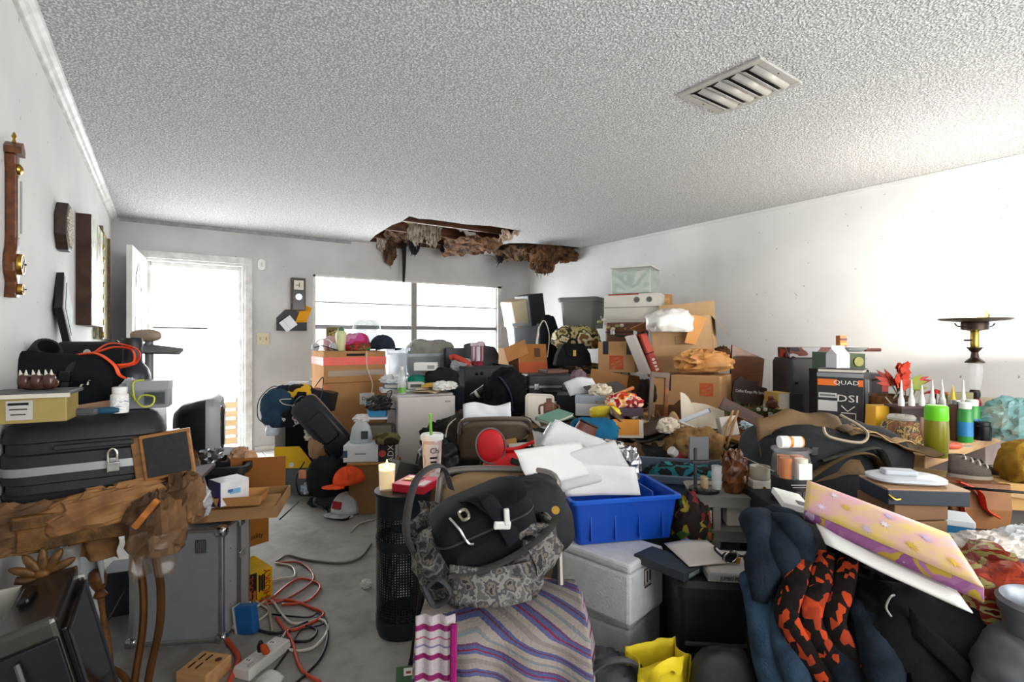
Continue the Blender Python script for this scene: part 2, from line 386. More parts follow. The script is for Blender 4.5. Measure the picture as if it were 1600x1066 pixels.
# mouldings
b = B()
prof = [(0, 0), (0.012, 0), (0.016, -0.012), (0.03, -0.02), (0.034, -0.034), (0.034, -0.05), (0, -0.05)]
prof = [(0, -0.002), (0.05, -0.002), (0.045, -0.012), (0.03, -0.02), (0.022, -0.036), (0.012, -0.044), (0.012, -0.06), (0, -0.06)]
n = len(prof); vs_ = [(XL+x, YR, ZC+z) for x, z in prof]+[(XL+x, YB, ZC+z) for x, z in prof]
b.add(vs_, [(j, (j+1) % n, (j+1) % n+n, j+n) for j in range(n)]+[tuple(range(n)), tuple(range(2*n-1, n-1, -1))])
struct('trim_2', b, WHITEP)
struct('trim_3', B().box((XL+0.06+1.1, YB-0.006, ZC-0.02), (2.2, 0.012, 0.036)), mat('#9a9a9d', 0.9, 0, 0.15, 20))
b = B(); b.box((XR-0.008, (YR+YB)/2-0.4, ZC-0.015), (0.016, YB-YR-1.2, 0.026)); struct('trim_4', b, WALLM)
struct('baseboard_back', B().box(((DX1+0.09+XR)/2, YB-0.007, 0.045), (XR-DX1-0.1, 0.014, 0.09)), WHITEP)
struct('baseboard_left', B().box((XL+0.007, (YR+YB)/2, 0.045), (0.014, YB-YR-0.05, 0.09)), WHITEP)

# door frame
fr = struct('door_1', B().box((DX1+0.035, YB-0.008, DZ/2+0.035), (0.07, 0.03, DZ+0.07)).box((DX0-0.035, YB-0.008, DZ/2+0.035), (0.07, 0.03, DZ+0.07)).box(((DX0+DX1)/2, YB-0.008, DZ+0.035), (DX1-DX0, 0.03, 0.07)).box((DX1-0.012, YB+0.06, DZ/2), (0.024, 0.11, DZ)).box((DX0+0.012, YB+0.06, DZ/2), (0.024, 0.11, DZ)).box(((DX0+DX1)/2, YB+0.06, DZ-0.012), (DX1-DX0-0.05, 0.11, 0.024)), WHITEP, bev=0.003)
O('threshold', B().box(((DX0+DX1)/2, YB+0.05, 0.012), (DX1-DX0-0.05, 0.14, 0.022)), met('#9a9a98', 0.5), fr)
# storm door with a glass panel
sd = struct('door_2', B().box((DX0+0.04, YB+0.085, DZ/2), (0.03, 0.025, DZ-0.05)).box((DX1-0.04, YB+0.085, DZ/2), (0.03, 0.025, DZ-0.05)).box(((DX0+DX1)/2, YB+0.085, 0.06), (DX1-DX0-0.1, 0.025, 0.07)).box(((DX0+DX1)/2, YB+0.085, DZ-0.045), (DX1-DX0-0.1, 0.025, 0.04)), WHITEP)
O('pane', B().box(((DX0+DX1)/2, YB+0.085, DZ/2+0.02), (DX1-DX0-0.11, 0.004, DZ-0.14)), glassy('#ffffff', 0.06, 0.03), sd)
# entrance door leaf swung in against the left wall
lf = T('door_3', '', '', (DX0+0.0, YB-0.03, 0.0)); del lf['label'], lf['category']; lf['kind'] = 'structure'
ang = math.atan2(5.33-YB, -0.235-DX0); lf.rotation_euler = (0, 0, ang)
DOORM = mat('#e9e9e7', 0.45, 0, 0.03, 10)
O('panel', B().box((0.43, 0.0, 1.02), (0.86, 0.042, 2.03)), DOORM, lf, bev=0.003)
def fan(r0, r1, a0, a1, zc, n=6):
    pts = [(r0*math.cos(R(a0+(a1-a0)*i/n)), zc+r0*math.sin(R(a0+(a1-a0)*i/n))) for i in range(n+1)]+[(r1*math.cos(R(a1-(a1-a0)*i/n)), zc+r1*math.sin(R(a1-(a1-a0)*i/n))) for i in range(n+1)]
    return [(0.43+x, z) for x, z in pts]
for i in range(4):
    O('fanlight_pane', B().prism(fan(0.07, 0.27, 6+43*i, 45+43*i, 1.66), 0.0, 0.027), mat('#3b3d40', 0.15, 0, 0.05), lf)
for z0, z1 in ((0.2, 0.75), (0.9, 1.45)):
    for x0 in (0.12, 0.49):
        O('raised_panel', B().box((x0+0.125, 0.024, (z0+z1)/2), (0.25, 0.012, z1-z0)), DOORM, lf, bev=0.005)
O('knob', B().lathe([(0.012, 0), (0.012, 0.03), (0.028, 0.04), (0.03, 0.06), (0.018, 0.075)], 16, Matrix.Translation((0.79, 0.02, 1.0)) @ Matrix.Rotation(R(-90), 4, 'X')), BRASS, lf, True)

# front window
wf = struct('window_1', B().box((WX0+0.012, YB+0.05, (WZ0+WZ1)/2), (0.024, 0.1, WZ1-WZ0)).box((WX1-0.03, YB+0.05, (WZ0+WZ1)/2), (0.06, 0.1, WZ1-WZ0)).box(((WX0+WX1)/2, YB+0.05, WZ1-0.012), (WX1-WX0, 0.1, 0.024)).box(((WX0+WX1)/2, YB+0.02, WZ0+0.012), (WX1-WX0+0.06, 0.16, 0.024)), WHITEP)
GREYM = mat('#8e8a84', 0.5, 0.3, 0.1, 20); GREYM2 = mat('#7d7f82', 0.45, 0.4, 0.1, 20)
mx_ = PY(648, 500, YB).x
O('mullion', B().box((mx_, YB+0.05, (WZ0+WZ1)/2), (0.075, 0.06, WZ1-WZ0-0.03)), GREYM, wf)
for x0, x1 in ((WX0+0.03, mx_-0.04), (mx_+0.04, WX1-0.075)):
    zs = [WZ0+0.03, 1.07, 1.395, 1.685, WZ1-0.03]
    for i in range(4):
        O('pane', B().box(((x0+x1)/2, YB+0.055, (zs[i]+zs[i+1])/2), (x1-x0-0.01, 0.004, zs[i+1]-zs[i]-0.01)), glassy('#ffffff', 0.06, 0.03), wf)
        if i: O('rail', B().box(((x0+x1)/2, YB+0.055, zs[i]), (x1-x0, 0.03, 0.05 if i == 2 else 0.016)), GREYM2, wf)
    O('side_rail', B().box((x1+0.012 if x0 > 2 else x0-0.006, YB+0.05, (WZ0+WZ1)/2), (0.02, 0.04, WZ1-WZ0-0.04)), GREYM2, wf)
# entry platform of white tiles by the door
tl = struct('trim_5', B().box((0.72, 5.72, 0.012), (1.7, 0.9, 0.024)), mat('#8b8b89', 0.9))
TILE = mat('#e3e3e0', 0.35, 0, 0.05, 7)
for i in range(5):
    for j in range(3): O('tile', B().box((0.06+0.33*i, 5.42+0.3*j, 0.03), (0.322, 0.292, 0.014)), TILE, tl, bev=0.002)
# outdoors: bright yard
struct('ground_outside', B().box((2, 13, -0.12), (26, 13.4, 0.1)), mat('#c9c7c0', 0.9, 0, 0.1, 3))

# ---- ceiling vent
vt = T('ceiling_vent', 'painted metal air vent with curved slats in the popcorn ceiling', 'vent', (0, 0, 0)); vt.rotation_euler = (0, 0, 0)
c4 = [PZ(u, v, ZC) for u, v in ((1061,145),(1192,85),(1251,128),(1124,177))]
ex = (c4[1]-c4[0]+c4[2]-c4[3])/2; ey = (c4[3]-c4[0]+c4[2]-c4[1])/2; cc = sum(c4, Vector())/4
vt.location = cc; vt.rotation_euler = (0, 0, math.atan2(ex.y, ex.x)); vw, vd = ex.length, ey.length
VM = mat('#b3b0aa', 0.45, 0.1, 0.06, 20); fb = 0.035
sy = 1
O('frame', B().box((0, vd/2-fb/2, -0.006), (vw, fb, 0.012)).box((0, -vd/2+fb/2, -0.006), (vw, fb, 0.012)).box((vw/2-fb/2, 0, -0.006), (fb, vd-2*fb, 0.012)).box((-vw/2+fb/2, 0, -0.006), (fb, vd-2*fb, 0.012)), VM, vt, bev=0.003)
O('duct', B().box((0, 0, -0.0015), (vw-2*fb, vd-2*fb, 0.002)), mat('#3d3b38', 0.8), vt)
ns = 8
for i in range(ns):
    x = -vw/2+fb+(vw-2*fb)*(i+0.5)/ns; s_ = -1 if i % 2 else 1
    w_ = (vw-2*fb)/ns*0.55
    prof = [(x-w_*s_, -0.004), (x-w_*0.3*s_, -0.016), (x+w_*0.5*s_, -0.022)]
    def fn(s, t, prof=prof):
        q = s*(len(prof)-1); k = min(int(q), len(prof)-2); f = q-k
        return (prof[k][0]*(1-f)+prof[k+1][0]*f, (t-0.5)*(vd-2*fb), prof[k][1]*(1-f)+prof[k+1][1]*f)
    O('slat', B().sheet(fn, 4, 1), VM, vt, True, solid=0.002)
for x, y in ((-vw/2+0.018, 0), (vw/2-0.018, 0)): O('screw', B().cyl((x, y, -0.012), (x, y, -0.0135), 0.004, n=8), DKMET, vt)
# ================================================================ BUILDERS OF COMMON THINGS
def rect(u0, u1, v0, v1, d): return P((u0+u1)/2, v1, d), px(u1-u0, d), px(v1-v0, d)
def carton(label, loc, w, dp, h, m=CARD, yaw=0, pitch=0, roll=0, flaps=None, tape=None, name='cardboard_box', cat='box', group=None, prints=(), t=0.005):
    """origin at the front bottom middle; flaps = dict side -> degrees opened from closed"""
    g = T(name, label, cat, loc, yaw, pitch, roll, group)
    if flaps is None:
        O('body', B().box((0, dp/2, h/2), (w, dp, h)), m, g, bev=0.004)
        O('flap_seam', B().box((0, dp/2, h+0.0005), (w*0.98, 0.004, 0.002)), CARDD, g)
    else:
        O('body', B().box((0, dp/2, t/2), (w, dp, t)).box((0, t/2, h/2), (w, t, h)).box((0, dp-t/2, h/2), (w, t, h)).box((-w/2+t/2, dp/2, h/2), (t, dp, h)).box((w/2-t/2, dp/2, h/2), (t, dp, h)), m, g)
        L = min(w, dp)*0.48
        for s, a in flaps.items():
            fl = min(L, flaps.get('len', L)) if s != 'len' else 0
            if s == 'len': continue
            c, sn = math.cos(R(a)), math.sin(R(a))
            if s == 'f': O('flap', B().box((0, 0, 0), (w, L, t)), m, g, loc=(0, L/2*c, h+L/2*sn), rot=(R(a), 0, 0))
            if s == 'b': O('flap', B().box((0, 0, 0), (w, L, t)), m, g, loc=(0, dp-L/2*c, h+L/2*sn), rot=(R(-a), 0, 0))
            if s == 'l': O('flap', B().box((0, 0, 0), (L, dp, t)), m, g, loc=(-w/2+L/2*c, dp/2, h+L/2*sn), rot=(0, R(-a), 0))
            if s == 'r': O('flap', B().box((0, 0, 0), (L, dp, t)), m, g, loc=(w/2-L/2*c, dp/2, h+L/2*sn), rot=(0, R(a), 0))
    if tape:
        O('tape', B().box((0, dp/2, h+0.0015), (0.05, dp+0.004, 0.003)).box((0, -0.0015, h-0.05), (0.05, 0.003, 0.1)), tape, g)
    for s, size, x, z, mm in prints: txt(s, size, mm, g, (x, -0.003, z), name='print')
    return g
def smallbox(name, label, loc, w, dp, h, m, yaw=0, pitch=0, roll=0, cat='box', lid=None, panels=(), prints=(), group=None, bev=0.003):
    """retail or storage box: body, optional lid, flat printed panels [(x,z,w,h,mat)] on the front"""
    g = T(name, label, cat, loc, yaw, pitch, roll, group)
    if lid:
        O('body', B().box((0, dp/2, h*0.36), (w*0.97, dp*0.97, h*0.72)), m, g, bev=bev)
        O('lid', B().box((0, dp/2, h*0.82), (w, dp, h*0.36)), lid, g, bev=bev)
    else: O('body', B().box((0, dp/2, h/2), (w, dp, h)), m, g, bev=bev)
    for x, z, pw, ph, mm in panels: O('label_panel', B().box((x, -0.001, z), (pw, 0.0025, ph)), mm, g)
    for s, size, x, z, mm in prints: txt(s, size, mm, g, (x, -0.0035, z), name='print')
    return g
def tote(label, loc, w, dp, h, m, yaw=0, pitch=0, roll=0, taper=0.86, lid=None, name='storage_tote', cat='tote', r=0.04, rim=0.018, ribs=0, group=None):
    g = T(name, label, cat, loc, yaw, pitch, roll, group); t = 0.004
    def ring(k, z, e=0): return [(x, y+dp/2, z) for x, y in rr(w*k+e, dp*k+e, r)]
    O('body', B().loft([ring(taper, 0), ring(taper+(1-taper)*0.55, h*0.6), ring(1, h), ring(1, h, -2*t), ring(taper, t, -2*t)]), m, g, True)
    O('rim', B().loft([ring(1, h-0.03, 0), ring(1, h-0.03, 2*rim), ring(1, h, 2*rim), ring(1, h+0.004, rim), ring(1, h, -2*t)], False, False), m, g, True)
    for i in range(ribs):
        x = -w/2+w*(i+1)/(ribs+1); O('rib', B().box((x*0.96, dp/2*(1-taper*0.97)*0.55, h*0.5), (0.012, 0.01, h*0.8), Matrix.Rotation(math.atan2(dp/2*(1-taper), h), 3, 'X')), m, g)
    if lid:
        O('lid', B().loft([ring(1, h-0.012, 2*rim+0.008), ring(1, h+0.016, 2*rim+0.008), ring(1, h+0.02, rim), ring(0.9, h+0.02), ring(0.88, h+0.008)]), lid, g, True)
    return g
def hardcase(name, label, loc, w, dp, h, m, yaw=0, pitch=0, roll=0, band=None, latches=2, handle=True, cat='case', r=0.03, group=None):
    """standing or lying rigid case, front = -y with latches and handle"""
    g = T(name, label, cat, loc, yaw, pitch, roll, group)
    def ring(z, e): return [(x, y+dp/2, z) for x, y in rr(w-2*e, dp-2*e, r)]
    hm = h*0.55
    O('body', B().loft([ring(0, r*0.5), ring(r*0.4, 0), ring(hm-0.004, 0)]), m, g, True)
    O('lid', B().loft([ring(hm+0.004, 0), ring(h-r*0.4, 0), ring(h, r*0.5)]), m, g, True)
    O('rim_band', B().loft([ring(hm-0.009, -0.003), ring(hm+0.009, -0.003)]), band or DKMET, g, True)
    for i in range(latches):
        x = 0 if latches == 1 else -w*0.3+w*0.6*i/(latches-1)
        O('latch', B().box((x, -0.006, hm), (0.04, 0.012, 0.05)), CHROME, g, bev=0.003)
    if handle: O('handle', B().tube([(-0.07, -0.005, hm-0.03), (-0.06, -0.035, hm-0.035), (0.06, -0.035, hm-0.035), (0.07, -0.005, hm-0.03)], 0.009, 8), BLK, g, True)
    return g
def book(label, loc, w, dp, t, cover, yaw=0, pitch=0, roll=0, name='book', cat='book', group=None, pages=OFFW):
    g = T(name, label, cat, loc, yaw, pitch, roll, group)
    O('cover', B().box((0, dp/2, 0.002), (w, dp, 0.003)).box((0, dp/2, t-0.002), (w, dp, 0.003)).box((-w/2+0.0015, dp/2, t/2), (0.003, dp, t)), cover, g)
    O('page_block', B().box((0.001, dp/2, t/2), (w-0.012, dp-0.01, t-0.006)), pages, g)
    return g
def bottle(name, label, loc, prof, m, cap=None, capprof=None, yaw=0, pitch=0, roll=0, band=None, bandm=None, cat='bottle', group=None, n=20):
    g = T(name, label, cat, loc, yaw, pitch, roll, group)
    O('body', B().lathe(prof, n), m, g, True)
    if cap: O('cap', B().lathe(capprof, n), cap, g, True)
    if band: O('wrap_label', B().lathe([(band[0], band[1]), (band[0], band[2])], n, cap=False), bandm, g, True)
    return g
def soft(name, label, cat, loc, r, m, amp=0.22, fq=3.0, seed=1, p=2.6, yaw=0, pitch=0, roll=0, group=None, flat=-0.8, ridge=0.6, smooth='all', nu=36, nv=22):
    """soft bundle; origin bottom centre"""
    b = B().blob((0, 0, r[2]*0.8), r, amp, fq, seed, p, nu, nv, ridge, flat)
    return S1(name, label, cat, b, m, loc, yaw, pitch, roll, group, smooth=smooth)
def crumple(name, label, cat, loc, r, m, seed=1, amp=0.55, fq=3.2, yaw=0, group=None, pitch=0, roll=0, nu=26, nv=16):
    return soft(name, label, cat, loc, r, m, amp, fq, seed, 2.2, yaw, pitch, roll, group, -0.8, 0.8, False, nu, nv)
def paper(label, loc, w, dp, m=PAPER, yaw=0, pitch=0, roll=0, bend=0.02, seed=0, name='paper_sheet', cat='paper', group=None, lines=False):
    def fn(s, t): return ((s-0.5)*w, t*dp, bend*math.sin(math.pi*s)*(0.4+t)+0.25*bend*noise.noise(Vector((s*3+seed, t*3, seed))))
    if not lines: return S1(name, label, cat, B().sheet(fn, 10, 8), m, loc, yaw, pitch, roll, group, smooth='all', solid=0.0012)
    g = T(name, label, cat, loc, yaw, pitch, roll, group); O('sheet', B().sheet(fn, 10, 8), m, g, 'all', solid=0.0012)
    return g
def cord(label, pts, r, m, name='cord', cat='cord', k=6, n=6, group=None):
    o = O(name, B().tube(pts, r, n, k), m, smooth='all'); return tag(o, label, cat, group)
def dup(root, loc, yaw=0, pitch=0, roll=0, label=None, group=None):
    def cp(o, par):
        c = o.copy(); COL.objects.link(c); c.parent = par
        for ch in o.children: cp(ch, c)
        return c
    r = cp(root, None); pose(r, loc, yaw, pitch, roll)
    if label: r['label'] = label
    if group: r['group'] = group
    return r
def capshape(g, m, brim, r=0.095, hgt=0.1, brim_len=0.075, out=(0, -1)):
    def dome(s, t):
        a = 2*math.pi*s; q = math.sin(t*math.pi/2); return (r*math.cos(a)*q, r*1.1*math.sin(a)*q, hgt*math.cos(t*math.pi/2)**0.8)
    O('crown', B().sheet(dome, 24, 10), m, g, 'all', solid=0.003)
    def br(s, t):
        a = R(200+140*s); k = 1+t*brim_len/r*math.sin(math.pi*s)**0.5
        return (r*math.cos(a)*k, r*1.1*math.sin(a)*k, 0.012*math.sin(math.pi*s)*(1+t)-0.014*t)
    O('brim', B().sheet(br, 16, 5), brim, g, 'all', solid=0.004)
    O('button', B().blob((0, 0, hgt), (0.008, 0.008, 0.005), 0, nu=8, nv=6), m, g, 'all')
def shoe(label, loc, L=0.27, upper=FAB, sole=OFFW, yaw=0, pitch=0, roll=0, group=None, name='sneaker'):
    g = T(name, label, 'shoe', loc, yaw, pitch, roll, group)
    pl = []
    for i in range(20):
        a = 2*math.pi*i/20; x = math.cos(a); y = math.sin(a); pl.append((x*L/2, y*L*0.17*(1.0+0.16*x-0.12*math.cos(2*a))))
    O('sole', B().loft([[(x, y, 0) for x, y in pl], [(x*1.02, y*1.05, 0.012) for x, y in pl], [(x, y, 0.026) for x, y in pl]]), sole, g, True)
    rings = []
    for k, (z, sx, cx) in enumerate(((0.024, 0.97, 0), (0.05, 0.93, -0.004), (0.07, 0.72, -0.03), (0.088, 0.48, -0.062), (0.1, 0.42, -0.07))):
        rings.append([(x*sx+cx*L/0.27, y*(0.95-0.08*k), z) for x, y in pl])
    O('upper', B().loft(rings, True, False), upper, g, 'all')
    for i in range(4):
        x = 0.045-0.022*i; z = 0.066+0.009*i
        O('lace', B().tube([(x, -0.03, z-0.004), (x+0.004, 0, z+0.006), (x, 0.03, z-0.004)], 0.0028, 5, 4), OFFW, g, True)
    return g
def foldchair(label, loc, yaw, seat_m, frame_m, name='folding_chair', roll=0, pitch=0):
    g = T(name, label, 'chair', loc, yaw, pitch, roll)
    for s in (-1, 1):
        O('leg', B().tube([(s*0.21, 0.2, 0), (s*0.21, 0.02, 0.42), (s*0.2, -0.13, 0.78)], 0.011, 8, 4), frame_m, g, True)
        O('leg', B().tube([(s*0.195, -0.22, 0), (s*0.195, 0.02, 0.4)], 0.011, 8, 1), frame_m, g, True)
    sh = rr(0.4, 0.38, 0.06)
    O('seat', B().loft([[(x, y+0.05, 0.43) for x, y in sh], [(x, y+0.05, 0.45) for x, y in sh]]), seat_m, g, True, bev=0.004)
    def bk(s, t): return ((s-0.5)*0.4, -0.075-0.06*t-0.05*(1-(2*s-1)**2)*0.6-0.0, 0.56+0.235*t-(0.05 if t > 0.8 else 0)*(abs(2*s-1)**6))
    O('backrest', B().sheet(bk, 16, 8), seat_m, g, 'all', solid=0.012)
    O('top_rail', B().tube([(-0.205, -0.125, 0.72), (-0.19, -0.142, 0.79), (-0.1, -0.16, 0.805), (0.1, -0.16, 0.805), (0.19, -0.142, 0.79), (0.205, -0.125, 0.72)], 0.012, 8, 4), frame_m, g, True)
    O('crossbar', B().tube([(-0.2, 0.14, 0.14), (0.2, 0.14, 0.14)], 0.008, 6, 1), frame_m, g, True)
    return g
# ================================================================ LEFT WALL
WOODR = wood('#6b3c1c', '#4a260f', 0.35)
# barometer (banjo shape) hung on the left wall
def onleft(name, label, cat, y, z):
    o = bpy.data.objects.new(name, None); COL.objects.link(o); o.location = (XL, y, z); o.rotation_euler = (0, 0, R(90)); return tag(o, label, cat)
# local frame on the left wall: x along +y(world), -y into the room, z up
yb0 = PX(14, 340, XL).y; dB = 1.56
zt, zb = PX(20, 232, XL+0.03).z, PX(16, 462, XL+0.03).z
g = onleft('barometer', 'banjo-shaped wooden barometer with brass dials high on the left wall', 'barometer', PX(22, 340, XL+0.02).y, zb)
hh = zt-zb
out = [(-0.05,0),(0.05,0),(0.055,0.03),(0.03,0.10),(0.05,0.13),(0.085,0.18),(0.095,0.24),(0.08,0.3),(0.045,0.35),(0.032,0.42),(0.03,0.9),(0.045,0.93),(0.05,1.0)]
poly = [(x*hh*1.0, z*hh) for x, z in out]+[(-x*hh*1.0, z*hh) for x, z in reversed(out[1:])]
O('case', B().prism(poly, -0.03, -0.001), WOODR, g, bev=0.006)
O('pediment', B().prism([(-0.06*hh, hh), (0.06*hh, hh), (0.065*hh, hh+0.02), (0, hh+0.04), (-0.065*hh, hh+0.02)], -0.042, -0.001), WOODR, g)
O('finial', B().lathe([(0.006, 0), (0.003, 0.012), (0.007, 0.02), (0.001, 0.034)], 10, Matrix.Translation((0, -0.02, hh+0.038))), BRASS, g, True)
def dial(zc, r, nm):
    M_ = Matrix.Translation((0, -0.03, zc)) @ Matrix.Rotation(R(90), 4, 'X')
    dd = O(nm, B().lathe([(r, 0), (r, 0.006), (r*0.94, 0.012), (r*0.86, 0.012), (r*0.86, 0.008)], 28, M_), BRASS, g, True)
    O('dial_face', B().lathe([(r*0.86, 0.0085), (r*0.86, 0.01)], 24, M_), pap('#e8e6df'), dd, True)
    O('needle', B().box((0, -0.042, zc), (r*0.08, 0.002, r*1.3), Matrix.Rotation(R(50), 3, 'Y')).cyl((0, -0.044, zc), (0, -0.05, zc), r*0.08, n=8), DKMET, dd)
dial(0.235*hh, 0.075*hh, 'main_dial'); dial(0.06*hh, 0.04*hh, 'hygrometer_dial')
O('thermometer_plate', B().box((0, -0.032, 0.63*hh), (0.028*hh, 0.004, 0.42*hh)), pap('#d9d6cc'), g)
O('thermometer_tube', B().cyl((0, -0.036, 0.45*hh), (0, -0.036, 0.82*hh), 0.003, n=8), mat('#8a8f94', 0.3), g)
O('rosette', B().lathe([(0.018, 0), (0.016, 0.006), (0.006, 0.012)], 14, Matrix.Translation((0, -0.03, 0.9*hh)) @ Matrix.Rotation(R(90), 4, 'X')), BRASS, g, True)
# octagonal carved plaque
yq = PX(90, 355, XL).y; zq = PX(90, 355, XL).z
g = onleft('octagonal_plaque', 'dark octagonal plaque with a speckled face between barometer and large canvas', 'plaque', yq, zq)
rad = 0.118
oc = lambda r: [(r*math.cos(R(22.5+45*i)), r*math.sin(R(22.5+45*i))) for i in range(8)]
O('frame', B().prism(oc(rad), -0.045, -0.001), wood('#3d2a1e', '#281a12'), g, bev=0.005)
O('speckled_face', B().prism(oc(rad*0.82), -0.05, -0.044), patchy('speck', ['#5d4a3a', '#d9d2c4', '#8c7a66', '#efe9dd', '#3f3329'], 60), g)
# thick canvas panel
y0 = PX(118, 420, XL).y; y1 = 5.12; z1 = PX(118, 332, XL).z; z0 = PX(118, 508, XL).z
g = onleft('canvas_painting', 'deep-edged canvas painted with pale green trees hanging on the left wall', 'painting', (y0+y1)/2-0.35, z0)
wd = (y1-y0)-0.7; 
O('stretcher_side', B().box((0, -0.035, (z1-z0)/2), (wd, 0.068, z1-z0)), mat('#4a2e20', 0.7, 0, 0.2, 12, 0, 60, '#2f1c13'), g, bev=0.003)
O('painted_face', B().box((0, -0.0702, (z1-z0)/2), (wd-0.004, 0.003, z1-z0-0.004)), patchy('paint', ['#a8a58c', '#8a8a72', '#c9cdbd', '#e3e8de', '#b8bfae', '#dfe5dc', '#9c9b82'], 2.6, 0.5, 6, stretch=(3, 3, 1)), g)
g = onleft('panel_picture', 'tall olive picture with a beaded frame behind the pale canvas near the corner', 'painting', 4.95, PX(158, 530, XL).z)
hp = PX(160, 375, XL).z-PX(160, 530, XL).z
O('board', B().box((0, -0.02, hp/2), (0.62, 0.036, hp)), patchy('olive', ['#8b8668', '#a39e82', '#77745a', '#b9b79d'], 3, 0.6, 5, stretch=(5, 5, 1)), g)
for s in (-1, 1): O('frame_strip', B().box((s*0.29, -0.045, hp/2), (0.04, 0.02, hp)), wood('#6e5a38', '#463721'), g)
for i in range(9): O('bead', B().blob((-0.29, -0.056, 0.03+hp*i/9), (0.012, 0.008, 0.02), 0, nu=10, nv=8), BRASS, g, 'all')
# diamond frame leaning on the wall
qs = [(88,425),(104,497),(97,530),(72,478)]
g = onleft('diamond_frame', 'black diamond-shaped frame with white mat leaning against the left wall', 'frame', PX(88, 480, XL).y, PX(88, 542, XL).z)
g.rotation_euler = (R(-4), 0, R(90)); g.location.x = XL+0.022
hd = PX(88, 425, XL).z-PX(88, 542, XL).z; wd2 = 0.30
dm = lambda k: [(0, hd/2-hd/2*k), (wd2/2*k, hd/2), (0, hd/2+hd/2*k), (-wd2/2*k, hd/2)]
O('frame', B().prism(dm(1), -0.03, -0.002), BLK, g, bev=0.003); O('mat_board', B().prism(dm(0.88), -0.034, -0.029), pap('#f0f0ec'), g)
O('inner_line', B().prism(dm(0.72), -0.0355, -0.033), BLK, g); O('picture', B().prism(dm(0.68), -0.037, -0.035), pap('#dfe6e2'), g)

# ================================================================ LEFT TABLE WITH THE BIG BLACK CASE
TBZ = 0.735
g = T('console_table', 'gilt carved console table with curved iron legs under the big black case', 'table', (0, 0, 0)); g.rotation_euler = (0, 0, 0)
GILT = mat('#7c5626', 0.5, 0.25, 0.3, 15, 0.3, 60, '#3f2810')
O('tabletop', B().box((-0.12, 2.58, TBZ-0.02), (0.5, 1.04, 0.04)), GILT, g, bev=0.006)
O('apron', B().box((-0.12, 2.09, TBZ-0.075), (0.48, 0.03, 0.07)).box((0.11, 2.58, TBZ-0.075), (0.03, 1.0, 0.07)), GILT, g, bev=0.004)
for a in (-64, -32, 0, 32, 64):
    O('carved_leaf', B().blob((0, 0, 0.04), (0.013, 0.01, 0.042), 0.1, 3, 2, 2.2, 12, 10), GILT, g, 'all', loc=(-0.3, 2.07, TBZ-0.185), rot=(0, R(a), 0))
O('carved_boss', B().blob((-0.3, 2.068, TBZ-0.185), (0.02, 0.014, 0.02), 0.05, nu=14, nv=10), GILT, g, 'all')
O('carved_rail', B().tube([(-0.36, 2.07, TBZ-0.185), (-0.3, 2.065, TBZ-0.195), (-0.22, 2.07, TBZ-0.185)], 0.012, 8, 5), GILT, g, True)
IRON = mat('#6b4522', 0.35, 0.6, 0.3, 3, 0, 60, '#2a1b12')
for xs in ((-0.098, -0.055, -0.058, -0.078, -0.085), (-0.034, -0.008, -0.012, -0.04, -0.05)):
    O('leg', B().tube([(xs[0], 2.12, TBZ-0.1), (xs[1]-0.012, 2.1, 0.52), (xs[1], 2.09, 0.42), (xs[2], 2.08, 0.3), (xs[3], 2.07, 0.15), (xs[4], 2.06, 0.0)], 0.012, 8, 8), IRON, g, True)
O('stretcher', B().tube([(-0.08, 2.07, 0.12), (-0.12, 2.1, 0.18), (-0.2, 2.16, 0.2), (-0.36, 2.25, 0.2)], 0.01, 8, 6), IRON, g, True)
for x, y in ((-0.36, 3.0), (0.1, 3.0)): O('leg', B().lathe([(0.02, 0), (0.028, 0.08), (0.016, 0.16), (0.03, 0.3), (0.018, 0.42), (0.03, 0.6), (0.03, TBZ-0.04)], 14, Matrix.Translation((x, y, 0))), GILT, g, True)

# big black case
cy0 = 2.10
g = T('moulded_case', 'big black moulded case with silver band and padlock on the gilt table', 'case', (-0.2, cy0, TBZ+0.004), 33.9)
CASEM = mat('#1d1e20', 0.5, 0, 0.1, 20, 0.12, 200)
def ring(z, e, r=0.07): return [(x, y+0.45, z) for x, y in rr(0.42-2*e, 0.9-2*e, r)]
O('body', B().loft([ring(0, 0.03), ring(0.03, 0.004), ring(0.045, 0.0), ring(0.05, 0.008), ring(0.075, 0.008), ring(0.08, 0), ring(0.108, 0)]), CASEM, g, True)
O('lid', B().loft([ring(0.128, 0), ring(0.165, 0), ring(0.17, 0.008), ring(0.2, 0.008), ring(0.205, 0), ring(0.24, 0.006), ring(0.268, 0.03), ring(0.276, 0.06)]), CASEM, g, True)
bd = O('rim_band', B().loft([ring(0.106, -0.004), ring(0.131, -0.004)]), mat('#a5a7a8', 0.35, 0.8, 0.05), g, True)
xl_ = 0.065
O('latch', B().box((xl_, -0.009, 0.118), (0.03, 0.014, 0.046)), CHROME, g, bev=0.004)
pk = O('padlock', B().box((xl_+0.002, -0.022, 0.112), (0.034, 0.014, 0.034)), CHROME, g, bev=0.005)
O('shackle', B().tube([(xl_-0.011, -0.022, 0.125), (xl_-0.011, -0.022, 0.158), (xl_, -0.022, 0.17), (xl_+0.011, -0.022, 0.158), (xl_+0.011, -0.022, 0.125)], 0.0038, 8, 5), met('#cfcabb', 0.2), pk, True)
O('hinge_cover', B().box((0.02, -0.004, 0.185), (0.2, 0.012, 0.016)), CASEM, g, bev=0.004)

CT = TBZ+0.282     # top of the case
def oncase(u, v): return PZ(u, v, CT)
